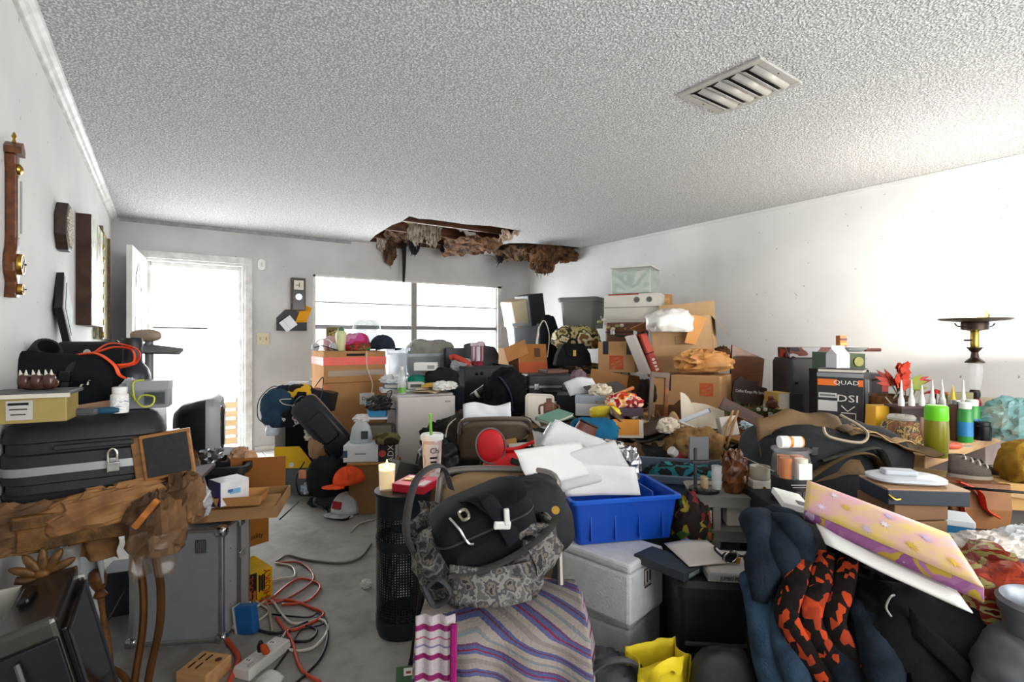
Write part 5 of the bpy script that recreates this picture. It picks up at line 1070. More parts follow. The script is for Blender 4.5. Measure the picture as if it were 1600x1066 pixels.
for j in range(N2):
    for i in range(N1):
        k = [idx.get(q) for q in ((i, j), (i+1, j), (i+1, j+1), (i, j+1))]
        if None not in k: b.f.append(tuple(k))
HEAPM = patchy('heapm', ['#1d1b1a', '#4a3a2b', '#2a2724', '#6b5138', '#1f2226', '#8a6b49', '#33302c', '#a8937a', '#232629', '#57442f'], 15, 0.9, 1, 0.4, tex='v')
o = O('clutter_heap', b, HEAPM, smooth='all'); tag(o, 'jumbled heap of clothes and household rubbish under the piled boxes', 'heap', kind='stuff')
# loose scraps strewn over the heap
b = B(); mi = []
SC = [pap('#d8d3c8'), card('#a67c4d'), mat('#2b2b2d', 0.6), cloth('#6b4a33'), mat('#b9a184', 0.8)]
for n_ in range(520):
    u = random.uniform(690, 1200); d = random.uniform(2.5, 5.6); c = (u-800)/FPX*d
    p = FW*d+RT*c
    if p.x > 4.36 or p.y > 6.0 or hmask(c, d) < 0.7: continue
    z = heap_h(c, d)-0.01+random.uniform(-0.02, 0.03); k = random.choice((0, 0, 1, 1, 2, 2, 3, 4))
    rot = (Matrix.Rotation(random.uniform(0, 6.3), 3, 'Z') @ Matrix.Rotation(random.uniform(-0.5, 0.5), 3, 'X') @ Matrix.Rotation(random.uniform(-0.5, 0.5), 3, 'Y'))
    s_ = random.uniform(0.05, 0.12)
    b.box((p.x, p.y, z), (s_, s_*random.uniform(0.5, 1.2), random.choice((0.004, 0.004, 0.02, 0.04))), rot); mi += [k]*6
o2 = O('loose_scraps', b, SC)
for f_, k in zip(o2.data.polygons, mi): f_.material_index = k
tag(o2, 'loose scraps of paper and card strewn over the clutter heap', 'scraps', kind='stuff')
def HZ(u, d, dz=0.0):
    c = (u-800)/FPX*d; q = FW*d+RT*c; q.z = heap_h(c, d)*max(0.01, hmask(c, d))**0.6+dz; return q

# ================================================================ BEFORE THE WINDOW
tote('clear plastic bin full of grey towels below the window', P(668, 592, 5.35), 0.62, 0.36, 0.26, glassy('#b9c4cc', 0.35, 0.15), 24, name='clear_bin', cat='bin', r=0.03)
soft('grey_towels', 'folded grey towels heaped in the clear bin below the window', 'towels', P(672, 585, 5.5), (0.24, 0.12, 0.2), cloth('#7d7d78', '#9a978d'), 0.14, 2.4, 7, 4.0, 24)
tote('second clear bin standing left of the bin of grey towels', P(622, 588, 5.2), 0.22, 0.25, 0.28, glassy('#c5ced6', 0.4, 0.2), 24, name='clear_bin', cat='bin', r=0.03)
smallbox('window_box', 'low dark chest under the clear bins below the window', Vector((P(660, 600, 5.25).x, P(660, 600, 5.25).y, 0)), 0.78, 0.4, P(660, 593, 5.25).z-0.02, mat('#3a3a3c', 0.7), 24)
# black trunk
tr = P(765, 640, 4.95); zt0 = P(765, 572, 4.95).z
g = T('travel_chest', 'large open black trunk standing behind the folding chair', 'trunk', Vector((tr.x, tr.y, 0.0))-FW*0.0, 24)
wt = px(82, 4.95); TRK = mat('#191b20', 0.45, 0, 0.1, 20, 0.1, 200)
O('front_panel', B().box((0, 0.01, zt0/2), (wt, 0.02, zt0)), TRK, g, bev=0.004); O('back_panel', B().box((0, 0.5, zt0/2), (wt, 0.02, zt0)), TRK, g); 
for s_ in (-1, 1): O('side_panel', B().box((s_*(wt/2-0.01), 0.255, zt0/2), (0.02, 0.48, zt0)), mat('#1c2430', 0.4), g)
O('bottom', B().box((0, 0.255, zt0*0.85), (wt, 0.48, 0.02)), TRK, g)
O('rim', B().box((0, -0.002, zt0-0.012), (wt+0.01, 0.01, 0.024)).box((-wt/2, 0.25, zt0-0.012), (0.01, 0.5, 0.024)), DKMET, g, bev=0.002)
for x in (-0.13, -0.08, 0.12, 0.17): O('stud', B().lathe([(0.016, 0), (0.016, 0.006), (0.008, 0.012)], 12, Matrix.Translation((x, 0, zt0-0.07)) @ Matrix.Rotation(R(90), 4, 'X')), DKMET, g, True)
O('side_handle', B().tube([(0.1, -0.01, zt0-0.14), (0.13, -0.03, zt0-0.2), (0.1, -0.02, zt0-0.28), (0.07, -0.01, zt0-0.2)], 0.008, 6, 6), BLK, g, True)
g = T('guitar_amp_case', 'black hard case with cream handle standing behind the trunk', 'case', Vector((P(750, 565, 5.55).x, P(750, 565, 5.55).y, zt0-0.12)), 16, 0, 3)
O('body', B().prism([(-0.2, 0), (0.2, 0), (0.2, 0.22), (0.15, 0.3), (-0.12, 0.33), (-0.19, 0.31)], 0, 0.14), BLK, g, bev=0.012); O('handle', B().tube([(-0.04, 0.07, 0.31), (-0.02, 0.07, 0.345), (0.04, 0.07, 0.34), (0.05, 0.07, 0.3)], 0.009, 8, 4), OFFW, g, True)
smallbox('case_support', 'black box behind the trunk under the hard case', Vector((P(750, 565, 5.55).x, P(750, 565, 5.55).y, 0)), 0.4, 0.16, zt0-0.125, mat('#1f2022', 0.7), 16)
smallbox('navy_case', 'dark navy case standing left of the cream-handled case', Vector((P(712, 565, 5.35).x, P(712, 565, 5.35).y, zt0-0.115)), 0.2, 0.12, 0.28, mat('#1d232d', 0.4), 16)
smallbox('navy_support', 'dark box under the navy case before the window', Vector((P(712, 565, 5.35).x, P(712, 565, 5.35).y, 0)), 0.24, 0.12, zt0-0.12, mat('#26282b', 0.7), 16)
g = T('red_lantern', 'dark red lantern with frosted white windows on the trunk', 'lantern', Vector((P(746, 572, 5.05).x, P(746, 572, 5.05).y, zt0)), 15)
LR = mat('#7d1c33', 0.35); 
O('base', B().lathe([(0.065, 0), (0.065, 0.03), (0.055, 0.04)], 8), LR, g); O('roof', B().lathe([(0.068, 0.19), (0.07, 0.205), (0.05, 0.225)], 8), mat('#c9b3b9', 0.4), g)
for i in range(6):
    a = R(60*i); O('post', B().cyl((0.055*math.cos(a), 0.055*math.sin(a), 0.035), (0.055*math.cos(a), 0.055*math.sin(a), 0.195), 0.008, n=6), LR, g)
    a += R(30); O('pane', B().box((0.045*math.cos(a), 0.045*math.sin(a), 0.115), (0.003, 0.036, 0.14), Matrix.Rotation(a, 3, 'Z')), mat('#cfc4c8', 0.4), g)
O('handle', B().tube([(-0.05, 0, 0.21), (-0.04, 0, 0.255), (0.04, 0, 0.255), (0.05, 0, 0.21)], 0.004, 6, 5), mat('#d8d0d2', 0.4), g, True)
g = T('red_bolster', 'orange-red padded roll resting on the trunk edge', 'bolster', Vector((P(718, 568, 5.0).x, P(718, 568, 5.0).y, zt0+0.03)), 0, 0, 10); O('roll', B().tube([(-0.1, 0, 0.03), (-0.05, 0, 0.045), (0.05, 0, 0.02), (0.1, 0, -0.01)], 0.028, 10, 5), mat('#c0412c', 0.6), g, True); O('end_band', B().tube([(-0.075, 0, 0.038), (-0.055, 0, 0.043)], 0.03, 10, 2), mat('#8d2c1f', 0.6), g, True)
crumple('clear_film', 'crumpled clear film inside the open black trunk', 'plastic', Vector((P(722, 572, 5.05).x, P(722, 572, 5.05).y, zt0-0.05)), (0.09, 0.07, 0.06), glassy('#d5d9de', 0.5, 0.15), 4)
smallbox('orange_sign', 'small orange card tucked at the left corner of the trunk', P(699, 600, 4.85), 0.055, 0.03, 0.09, mat('#d9632b', 0.6), 0)
bottle('black_thermos', 'dark steel thermos lying aslant on the bags before the trunk', P(738, 622, 4.35), [(0.035, 0), (0.038, 0.01), (0.038, 0.17), (0.034, 0.18)], mat('#33343a', 0.3, 0.5), BLK, [(0.034, 0.18), (0.034, 0.215), (0.03, 0.22)], 0, 20, 52, band=(0.0385, 0.05, 0.075), bandm=PAPER)
soft('black_bag_pile', 'slumped black carry bag with white logo before the trunk', 'bag', HZ(790, 4.2, 0.0), (0.16, 0.13, 0.2), FAB, 0.3, 2.6, 5); g = bpy.data.objects['black_bag_pile']; O('logo', B().prism([(-0.02, 0), (0.02, 0), (0, 0.045)], -0.165, -0.155), PAPER, g); O('navy_strap', B().tube([(-0.1, -0.08, 0.3), (-0.04, -0.14, 0.32), (0.04, -0.16, 0.2), (0.06, -0.17, 0.06)], 0.014, 6, 6, flat=0.3), cloth('#2b3444'), g, True)
soft('brown_shoe_bag', 'dark brown leather pouch under the steel thermos', 'pouch', HZ(735, 4.2, 0.02), (0.13, 0.1, 0.07), mat('#4a3a33', 0.5), 0.25, 2.6, 8)
soft('grey_bag_left', 'grey-green tent bag slumped between refrigerator and folding chair', 'bag', HZ(700, 3.35, -0.05), (0.17, 0.14, 0.2), cloth('#33362f', '#1b1d1a'), 0.35, 2.6, 9)
soft('black_jacket', 'shiny black jacket bunched beside the drink cup', 'clothing', Vector((P(690, 720, 3.05).x, P(690, 720, 3.05).y, 0.42)), (0.12, 0.1, 0.13), mat('#151714', 0.4, 0, 0.2, 12), 0.4, 3, 19)
soft('chair_backpack', 'dark grey backpack with pale piping behind the tan folding chair', 'backpack', Vector((P(725, 700, 3.1).x, P(725, 700, 3.1).y, 0.5)), (0.1, 0.08, 0.17), cloth('#37352f'), 0.12, 2, 29, 3); g = bpy.data.objects['chair_backpack']; O('piping', B().tube([(-0.1, -0.03, 0.02), (-0.105, -0.05, 0.14), (-0.09, -0.05, 0.24), (-0.04, -0.05, 0.29)], 0.005, 6, 6), OFFW, g, True)
# folding chair in the middle
TAN = mat('#5d5040', 0.5, 0.2, 0.08, 10); TANF = mat('#6b6155', 0.4, 0.5)
qc = P(770, 660, 2.95); foldchair('tan metal folding chair with white paper on its back in the middle', Vector((qc.x, qc.y, 0.0))+FW*0.14, 6, TAN, TANF)
g = T('white_packet', 'wrinkled white paper packet standing on the tan folding chair back', 'paper', P(762, 672, 3.0), 8, -8); O('sheet', B().sheet(lambda s, t: ((s-0.5)*0.28, 0.012*noise.noise(Vector((s*5, t*5, 1)))+0.03*t, t*0.15+0.012*math.sin(s*7)), 16, 10), pap('#dfe0e4'), g, 'all', solid=0.003); O('fold', B().sheet(lambda s, t: (-0.06+(s-0.5)*0.16, -0.012-0.02*t, t*0.08-0.01), 6, 4), pap('#cfd0d6'), g, 'all', solid=0.002)
# red neoprene thing
g = T('red_neoprene_case', 'bright red neoprene case with grey edging hung on the folding chair', 'case', P(792, 740, 2.62), 12, -10, -8)
RED = mat('#d2141c', 0.55, 0, 0.1, 12)
O('lobe', B().blob((-0.06, 0, 0.15), (0.072, 0.03, 0.085), 0.04, 2, 2, 2.4), RED, g, 'all'); O('body', B().blob((0.0, 0.01, 0.05), (0.11, 0.03, 0.055), 0.1, 2, 5, 2.4), RED, g, 'all'); O('arm', B().tube([(0.0, 0.01, 0.12), (0.06, 0.0, 0.11), (0.12, 0.0, 0.12), (0.18, 0.0, 0.135)], lambda t: 0.03-0.018*t, 8, 5, flat=0.5), RED, g, True)
O('edging', B().tube([(-0.06+0.075*math.cos(R(a)), -0.012, 0.15+0.088*math.sin(R(a))) for a in range(0, 360, 24)], 0.005, 6, 2, True), plas('#6b6466'), g, True); O('dark_slot', B().box((0.05, -0.024, 0.05), (0.05, 0.01, 0.03), Matrix.Rotation(R(30), 3, 'Y')), BLK, g, bev=0.004)

# ================================================================ BACK RIGHT CORNER STACKS
tote('grey-blue open tub wedged in the back corner', P(823, 542, 6.3), px(44, 6.3), 0.3, px(36, 6.3), plas('#98a3ad'), 20, name='corner_tub', cat='tub', r=0.03, taper=0.8)
smallbox('corner_carton', 'brown carton under the tub in the back corner', Vector((P(823, 545, 6.2).x, P(823, 545, 6.2).y, 0.0)), 0.46, 0.4, P(823, 543, 6.3).z-0.01, card('#7a5a3b'), 20)
g = T('cream_printer', 'tilted cream desktop machine in the corner tub', 'machine', P(820, 510, 6.3), 30, 4, -14); O('body', B().box((0, 0.15, 0.16), (0.24, 0.3, 0.33)), plas('#c9bb9c'), g, bev=0.02); O('dark_panel', B().box((0.125, 0.13, 0.16), (0.012, 0.24, 0.3)), mat('#3a3c34', 0.4), g, bev=0.004); O('disc_slot', B().box((0.134, 0.12, 0.22), (0.006, 0.12, 0.012)), WHT, g)
g = T('black_grey_speaker', 'black speaker with grey front leaning behind the cream machine', 'speaker', P(843, 508, 6.35), 34, 2, -10); O('cabinet', B().box((0.0, 0.15, 0.19), (0.22, 0.3, 0.38)), BLK, g, bev=0.006); O('grey_front', B().box((-0.115, 0.15, 0.19), (0.012, 0.28, 0.36)), plas('#8d9096'), g, bev=0.003)
soft('tall_black_bag', 'tall black garment bag squeezed between tub and grey tote', 'bag', Vector((P(857, 560, 5.9).x, P(857, 560, 5.9).y, 0.8)), (0.11, 0.1, 0.4), FAB, 0.12, 2, 6, 3.2); g = bpy.data.objects['tall_black_bag']; O('white_cable', B().tube([(-0.11, -0.1, 0.2), (-0.13, -0.12, 0.5), (-0.06, -0.12, 0.66), (0.0, -0.12, 0.5), (-0.02, -0.12, 0.25)], 0.006, 6, 6), OFFW, g, True)
GT = plas('#7d7f7a', 0.55)
g = tote('big grey storage tote with its lid high on the corner stack', P(902, 513, 5.75), px(60, 5.75), 0.42, px(46, 5.75), GT, -26, lid=plas('#6f716d', 0.55), taper=0.88, r=0.05)
O('side_label', B().box((0.235, 0.13, 0.12), (0.004, 0.06, 0.03)), PAPER, g)
soft('patterned_bag', 'gold and cream patterned cloth bag under the big grey tote', 'bag', P(900, 545, 5.6), (0.24, 0.16, 0.13), patchy('gold', ['#6a5a34', '#b9aa78', '#3a3424', '#d8cfa8', '#7d5a34'], 7, 0.8, 4), 0.3, 3, 3)
g = T('laptop_bag', 'black briefcase with yellow tag below the patterned bag', 'bag', P(897, 572, 5.2), 8); O('body', B().prism([(-0.19, 0), (0.19, 0), (0.17, 0.12), (0.11, 0.22), (-0.11, 0.22), (-0.16, 0.12)], 0, 0.16), cloth('#232427'), g, bev=0.015); O('flap', B().prism([(-0.08, 0.1), (0.08, 0.1), (0.1, 0.225), (-0.1, 0.225)], -0.014, 0.0), cloth('#1d1e20'), g, bev=0.006); O('yellow_tag', B().box((0.0, -0.018, 0.13), (0.03, 0.006, 0.06)), mat('#d5b23a', 0.5), g)
O('handle', B().tube([(-0.05, 0.08, 0.22), (-0.03, 0.08, 0.26), (0.03, 0.08, 0.26), (0.05, 0.08, 0.22)], 0.008, 6, 5), FAB, g, True)
# white carton, teal bin, brown case, Home Depot box
g = T('teal_bin', 'clear bin of teal holiday decorations on top of the corner stack', 'bin', P(985, 459, 5.15), -28)
wq = px(62, 5.15); hq = px(41, 5.15)
O('tub', B().box((0, 0.2, hq/2), (wq, 0.4, hq)), glassy('#cfd6cf', 0.5, 0.25), g, bev=0.01); O('contents', B().box((0, 0.2, hq*0.45), (wq*0.94, 0.37, hq*0.84)), patchy('teal', ['#8fb3a8', '#cfd8d0', '#6f9d92', '#e2e2d6', '#a8c4b8'], 6, 0.8, 4), g); O('lid', B().box((0, 0.2, hq+0.008), (wq+0.02, 0.42, 0.016)), plas('#d5d6cf'), g, bev=0.004)
g = carton('white storage carton with grey stamps stacked above the brown case', P(987, 507, 5.1), px(88, 5.1), 0.36, px(48, 5.1), pap('#cfccc2'), -24); hw = px(48, 5.1); O('lid_edge', B().box((0, -0.003, hw*0.56), (px(90, 5.1)+0.004, 0.006, 0.006)), mat('#8a877c', 0.7), g)
for x, s_ in ((0.05, 0.03), (0.17, 0.028)): O('stamp', B().lathe([(s_, 0), (s_, 0.002), (s_*0.7, 0.002), (s_*0.7, 0)], 14, Matrix.Translation((x, -0.003, hw*0.8)) @ Matrix.Rotation(R(90), 4, 'X')), mat('#77756e', 0.7), g)
O('red_edge', B().box((-0.08, -0.003, hw-0.006), (0.3, 0.006, 0.012)), mat('#a03a34', 0.6), g)
smallbox('side_carton', 'tan carton end showing right of the white storage carton', P(1042, 500, 5.25), 0.12, 0.2, 0.26, card('#a88152'), 12, panels=((-0.01, 0.15, 0.08, 0.14, card('#c79a66')),))
g = T('gold_garland', 'string of gold and white beads hanging under the white carton', 'garland', P(985, 509, 5.06)); 
for i in range(14): O('bead', B().blob((-0.3+0.043*i, 0, -0.015+0.02*math.sin(i*1.7)+0.05*(1 if i < 2 else 0)), (0.024, 0.02, 0.018), 0, nu=10, nv=8), (OFFW if i % 2 else mat('#8f8a58', 0.4, 0.3)), g, 'all')
hardcase('brown_suitcase', 'old brown leather suitcase with two clasps under the white carton', P(975, 538, 5.05), px(60, 5.05), 0.3, px(34, 5.05), mat('#6d4530', 0.5, 0, 0.15, 8), -24, band=mat('#3b2418', 0.5))
HDO = mat('#c9552a', 0.6)
def homedepot(label, loc, w, dp, h, yaw, m, pitch=0, roll=0, logo=0.1, lx=0.0, lz=0.5, tx=None, flaps=None):
    g = carton(label, loc, w, dp, h, m, yaw, pitch, roll, flaps=flaps)
    lg = O('logo_panel', B().box((lx, -0.002, h*lz), (logo, 0.004, logo)), HDO, g)
    for i, s in enumerate(('THE', 'HOME', 'DEPOT')):
        t_ = txt(s, logo*(0.2 if i == 0 else 0.3), m, lg, (lx-0.0, -0.006, h*lz+logo*(0.28-0.3*i)), (R(90), R(-45)*0-R(20), 0), name='print')
    if tx is not None:
        for x in tx: O('tape', B().box((x, -0.003, h-0.06), (0.05, 0.004, 0.12)).box((x, dp*0.3, h+0.002), (0.05, dp*0.6, 0.004)), mat('#2e3238', 0.3), g)
    return g
homedepot('hardware-store carton with orange logo and black tape under the brown suitcase', P(963, 582, 4.85), px(58, 4.85), 0.35, px(48, 4.85), -24, card('#c29a6b'), logo=0.13, lx=0.0, lz=0.32, tx=(-0.1, 0.12))
smallbox('stack_base', 'plain brown carton low in the corner stack', HZ(960, 4.95, -0.3), 0.5, 0.4, 0.42, card('#8a6540'), 8)
# leaning flattened carton pieces at left
g = T('flattened_carton', 'brown flattened carton with dark print leaning beside the black trunk', 'cardboard', P(838, 600, 5.2), 14, -14, 0)
O('panel', B().box((-0.02, 0, 0.2), (0.3, 0.008, 0.42), Matrix.Rotation(R(0), 3, 'Y')), card('#a8703f'), g); O('flap', B().box((-0.2, -0.05, 0.33), (0.24, 0.008, 0.15), Matrix.Rotation(R(-22), 3, 'Y') @ Matrix.Rotation(R(25), 3, 'X')), card('#b98352'), g); O('printed_square', B().box((0.03, -0.006, 0.32), (0.06, 0.003, 0.09)), mat('#5f3d22', 0.8), g); O('orange_panel', B().box((-0.02, -0.005, 0.12), (0.295, 0.004, 0.2)), mat('#b8552a', 0.7), g)
hardcase('black_tool_case', 'black plastic tool case lying behind the white cutting board', HZ(860, 4.3, 0.04), px(75, 4.3), 0.3, px(42, 4.3), mat('#17191d', 0.35), 8, band=met('#8a8d90', 0.3), latches=2)
smallbox('wood_plank_stack', 'dark reddish wooden frame lying on the black tool case', HZ(872, 4.4, 0.27), 0.2, 0.2, 0.03, wood('#6e4028', '#4b2716'), 20)
soft('mauve_cloth', 'mauve cloth bundle at the right end of the black tool case', 'cloth', HZ(903, 4.35, 0.12), (0.07, 0.06, 0.1), cloth('#7d6a70'), 0.3, 3, 13)
carton('open tan carton with raised flaps before the hardware-store carton', HZ(935, 4.35, -0.05), 0.33, 0.3, 0.22, card('#b98b5b'), -18, 0, 10, flaps={'f': 235, 'r': 215, 'l': 130, 'b': 70})
# red book + white binder, big leaning carton with paper
g = T('white_binder', 'slim white binder leaning beside the big torn carton', 'binder', P(1016, 582, 4.45), 10, -4, -22); O('cover', B().box((0, 0.1, 0.17), (0.02, 0.2, 0.36)), pap('#dcd6cc'), g); O('pages', B().box((0.012, 0.1, 0.17), (0.01, 0.18, 0.34)), INK, g)
g = T('red_album', 'red book with white lettering leaning against the big torn carton', 'book', P(1030, 586, 4.38), 6, -4, -20); O('cover', B().box((0, 0.1, 0.18), (0.05, 0.2, 0.38)), mat('#b8402c', 0.6), g); [O('white_print', B().box((0, -0.002, 0.05+0.03*i), (0.03-0.006*(i % 2), 0.003, 0.02)), PAPER, g) for i in range(4)]; O('cord_tie', B().box((0, 0.1, 0.2), (0.056, 0.206, 0.008)), INK, g)
g = carton('big torn tan carton leaning above the large hardware-store box', P(1068, 585, 4.35), px(92, 4.35), 0.4, px(90, 4.35), card('#c2a078'), -26, -4, -4, flaps={'b': 110, 'r': 235, 'l': 200}); O('stamp_frame', B().box((0.02, -0.003, 0.32), (0.14, 0.003, 0.002)).box((0.02, -0.003, 0.26), (0.14, 0.003, 0.002)).box((-0.05, -0.003, 0.29), (0.002, 0.003, 0.06)).box((0.09, -0.003, 0.29), (0.002, 0.003, 0.06)), CARDD, g)
soft('white_trash_bag', 'white plastic bag bulging over the top of the torn carton', 'bag', P(1046, 519, 4.25), (0.17, 0.12, 0.1), mat('#e6e2dc', 0.35, 0, 0.08, 8), 0.3, 3, 6)
crumple('packing_paper', 'crumpled orange-tan packing paper spilling from the torn carton', 'paper', P(1098, 580, 4.1), (0.2, 0.12, 0.085), mat('#cf9a5e', 0.8, 0, 0.15, 8, 0.2, 30, '#a8713c'), 8, 0.5, 2.4)
g = T('carton_lid_flap', 'bright tan carton lid tipped over the torn carton', 'box', P(1100, 535, 4.2), 24, 0, 8)
O('side', B().box((0, 0.1, 0.1), (0.17, 0.006, 0.24), Matrix.Rotation(R(14), 3, 'X')), card('#c9925a'), g); O('top', B().box((0, 0.2, 0.22), (0.17, 0.2, 0.006), Matrix.Rotation(R(14), 3, 'X')), card('#c08a52'), g); O('orange_edge', B().box((0.088, 0.1, 0.06), (0.006, 0.05, 0.12)), mat('#d8732c', 0.6), g)
soft('brown_fringe', 'dark brown fringe poking out behind the packing paper', 'cloth', P(1128, 575, 4.3), (0.06, 0.05, 0.09), cloth('#4f3524'), 0.5, 4, 8)
zHD = P(1070, 672, 3.95)
homedepot('large hardware-store moving box with dark tape and small orange logo', Vector((zHD.x, zHD.y, zHD.z-0.03)), px(102, 4.0), 0.42, px(92, 4.0)-0.01, -34, card('#b98d60'), logo=0.095, lx=0.16, lz=0.78, tx=(-0.13,))
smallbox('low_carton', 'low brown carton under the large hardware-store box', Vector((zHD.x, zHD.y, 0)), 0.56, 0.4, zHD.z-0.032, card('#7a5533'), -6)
S1('brown_plywood', 'dark brown wooden panel leaning on the right wall', 'panel', B().prism([(-0.17, 0), (0.10, 0), (0.17, 0.40), (-0.1, 0.52)], 0, 0.02), wood('#6b3d1a', '#552e13', 0.4), P(1170, 638, 4.2), 6, -8, 0, bev=0.002)
g = T('slogan_sign', 'dark brown cut-out wooden sign with white lettering before the brown panel', 'sign', P(1170, 633, 3.95), -6, -4, 5)
O('board', B().prism([(-0.11, 0), (0.1, 0), (0.11, 0.06), (0.13, 0.1), (0.125, 0.14), (0.06, 0.15), (0.05, 0.19), (-0.04, 0.19), (-0.07, 0.22), (-0.12, 0.17), (-0.13, 0.06)], 0, 0.03), wood('#3a2115', '#2a170e'), g, bev=0.004); txt('Coffee Keeps Me Sane', 0.032, PAPER, g, (0.0, -0.003, 0.1), name='print', squeeze=0.72)
smallbox('corner_support', 'brown carton on the floor under the leaning wooden panel', Vector((P(1170, 640, 4.05).x, P(1170, 640, 4.05).y, 0)), 0.34, 0.36, P(1170, 637, 4.0).z-0.02, card('#6d4a2c'), 10)
# artificial plant
g = T('artificial_garland', 'green artificial pine garland along the wall behind the pile', 'garland', P(1180, 645, 3.8))
gb = B(); random.seed(3)
for i in range(150):
    x = random.uniform(-0.27, 0.27); y = random.uniform(-0.04, 0.04); a = random.uniform(-2.6, 2.6)
    q = Matrix.Rotation(a, 3, 'Y'); L_ = random.uniform(0.04, 0.09); w_ = 0.004
    gb.add([tuple(q @ Vector(v_)+Vector((x, y, 0.02))) for v_ in ((-w_, 0, 0), (w_, 0, 0), (0, random.uniform(-0.03, 0.03), L_))], [(0, 1, 2)])
O('needles', gb, mat('#3f6a2c', 0.6, 0, 0.3, 20), g, kind='stuff'); O('stem', B().tube([(-0.28, 0, 0.01), (-0.1, 0, 0.03), (0.1, 0, 0.01), (0.28, 0, 0.02)], 0.006, 6, 5), mat('#4b3a22', 0.7), g, True)
for x in (-0.14, 0.0, 0.05): O('berry', B().blob((x, -0.05, 0.03), (0.014, 0.014, 0.014), 0, nu=10, nv=8), OFFW, g, 'all')
g = T('bird_ornament', 'small brown bird ornament beside the artificial garland', 'ornament', P(1206, 640, 3.7), 20); O('body', B().blob((0, 0, 0.04), (0.035, 0.03, 0.035), 0.1, 2, 2), mat('#5a2a1c', 0.4), g, 'all'); O('head', B().blob((-0.01, 0, 0.08), (0.018, 0.018, 0.018), 0, nu=12, nv=8), mat('#6b3522', 0.4), g, 'all'); O('tail', B().cyl((0.02, 0, 0.04), (0.07, 0, 0.01), 0.012, 0.003, 8), mat('#5a2a1c', 0.4), g, True)
book('stack of yellow paperbacks by the wall left of the black speaker', P(1226, 640, 3.75), 0.11, 0.14, 0.12, mat('#d6b763', 0.7), 15)
# ================================================================ MIDDLE OF THE PILE
g = T('cutting_board', 'white plastic cutting board with brown clip standing in the heap', 'cutting board', HZ(844, 3.6, -0.02), 12, -16, 4)
O('board', B().loft([[(x, y, z+0.1) for x, z in rr(0.21, 0.2, 0.03)] for y in (0, 0.012)]), plas('#dcd3c4', 0.5), g, True, bev=0.002); O('groove', B().tube([(x, -0.001, z+0.1) for x, z in rr(0.185, 0.175, 0.02)], 0.002, 5, 1, True), plas('#b9ae9c'), g, True)
g = T('brown_toy_figure', 'small brown leather pouch with straps before the cutting board', 'pouch', HZ(858, 3.25, 0.0), 0, -6); O('body', B().box((0, 0, 0.06), (0.07, 0.03, 0.09)), mat('#6b4230', 0.5), g, bev=0.012); O('tab', B().box((0, 0, 0.115), (0.035, 0.025, 0.03)), mat('#5d3828', 0.5), g, bev=0.004)
for s_ in (-1, 1): O('strap', B().tube([(s_*0.03, 0, 0.09), (s_*0.06, -0.01, 0.08), (s_*0.06, -0.01, 0.03)], 0.007, 6, 4), mat('#5d3828', 0.5), g, True)
book('teal-green paperback lying aslant before the brown pouch', HZ(848, 3.05, 0.02), 0.13, 0.2, 0.02, mat('#6f9a86', 0.6), -50, 10, 8)
smallbox('black_crate', 'black plastic crate behind the papers in the heap', HZ(902, 3.75, -0.05), 0.3, 0.22, 0.2, plas('#18191b'), -8)
paper('white sheet with blue writing standing on the black crate', HZ(914, 3.72, 0.16), 0.22, 0.16, pap('#dfe0e2'), 14, 32, -10, 0.02, 4)
crumple('fur_tuft', 'tuft of cream fluff on the white papers', 'fluff', HZ(938, 3.55, 0.12), (0.07, 0.05, 0.045), cloth('#d8ccb8'), 5)
g = smallbox('white_cap_box', 'white and blue-grey box with its lid open under the fluff', HZ(922, 3.45, 0.0), 0.2, 0.14, 0.13, pap('#cfd0d0'), -10, lid=pap('#9aa3ad'))
smallbox('red_game_box', 'small red and white carton beside the tuft of fluff', HZ(950, 3.6, 0.1), 0.1, 0.07, 0.05, mat('#b8443c', 0.5), 20, panels=((0.0, 0.025, 0.05, 0.03, pap('#e2cfcb')),))
S1('grey_tablet', 'dark grey board with orange edge lying over the toys', 'board', B().box((0, 0.13, 0.008), (0.28, 0.26, 0.014)), mat('#47423e', 0.6), HZ(968, 3.55, 0.1), 22, 18, -6, bev=0.002)
cord('orange wooden ruler along the edge of the dark grey board', [HZ(930, 3.45, 0.09), HZ(990, 3.5, 0.19)], 0.012, wood('#c98145', '#a8622c'), 'wooden_ruler', 'ruler', 1)
soft('yellow_toy', 'yellow plastic toy lying in the middle of the heap', 'toy', HZ(945, 3.2, 0.02), (0.09, 0.05, 0.04), plas('#d9c32c'), 0.2, 3, 4)
crumple('toy_bits', 'heap of bright red and orange toy pieces', 'toys', HZ(975, 3.3, 0.05), (0.1, 0.06, 0.05), patchy('toyb', ['#c23a2a', '#e2a038', '#d8cfc0', '#c9302c', '#7d2a2a', '#e8b9a0'], 14, 0.5), 6, 0.5, 4)
smallbox('maroon_tray', 'dark maroon tray under the red toy pieces', HZ(985, 3.2, 0.02), 0.17, 0.1, 0.05, mat('#3b2430', 0.5), 8)
g = T('wooden_chair_back', 'orange-brown wooden chair back standing in the heap', 'chair', HZ(1018, 3.45, -0.69), -4, -4, 4)
WCH = wood('#8f5426', '#6e3c17', 0.4)
for x in (-0.05, 0.05): O('post', B().box((x, 0, 0.5), (0.028, 0.025, 1.0)), WCH if x > 0 else mat('#6f5f52', 0.6), g, bev=0.004)
O('top_rail', B().box((0, 0, 0.99), (0.13, 0.028, 0.04)), mat('#6f5f52', 0.6), g, bev=0.008); O('back_splat', B().box((0, 0, 0.5), (0.02, 0.015, 0.5)), WCH, g)
for s_ in (-0.05, 0.05): O('leg', B().box((s_, 0.3, 0.22), (0.026, 0.026, 0.44)), WCH, g)
O('seat', B().box((0, 0.16, 0.45), (0.34, 0.32, 0.025)), WCH, g, bev=0.006)
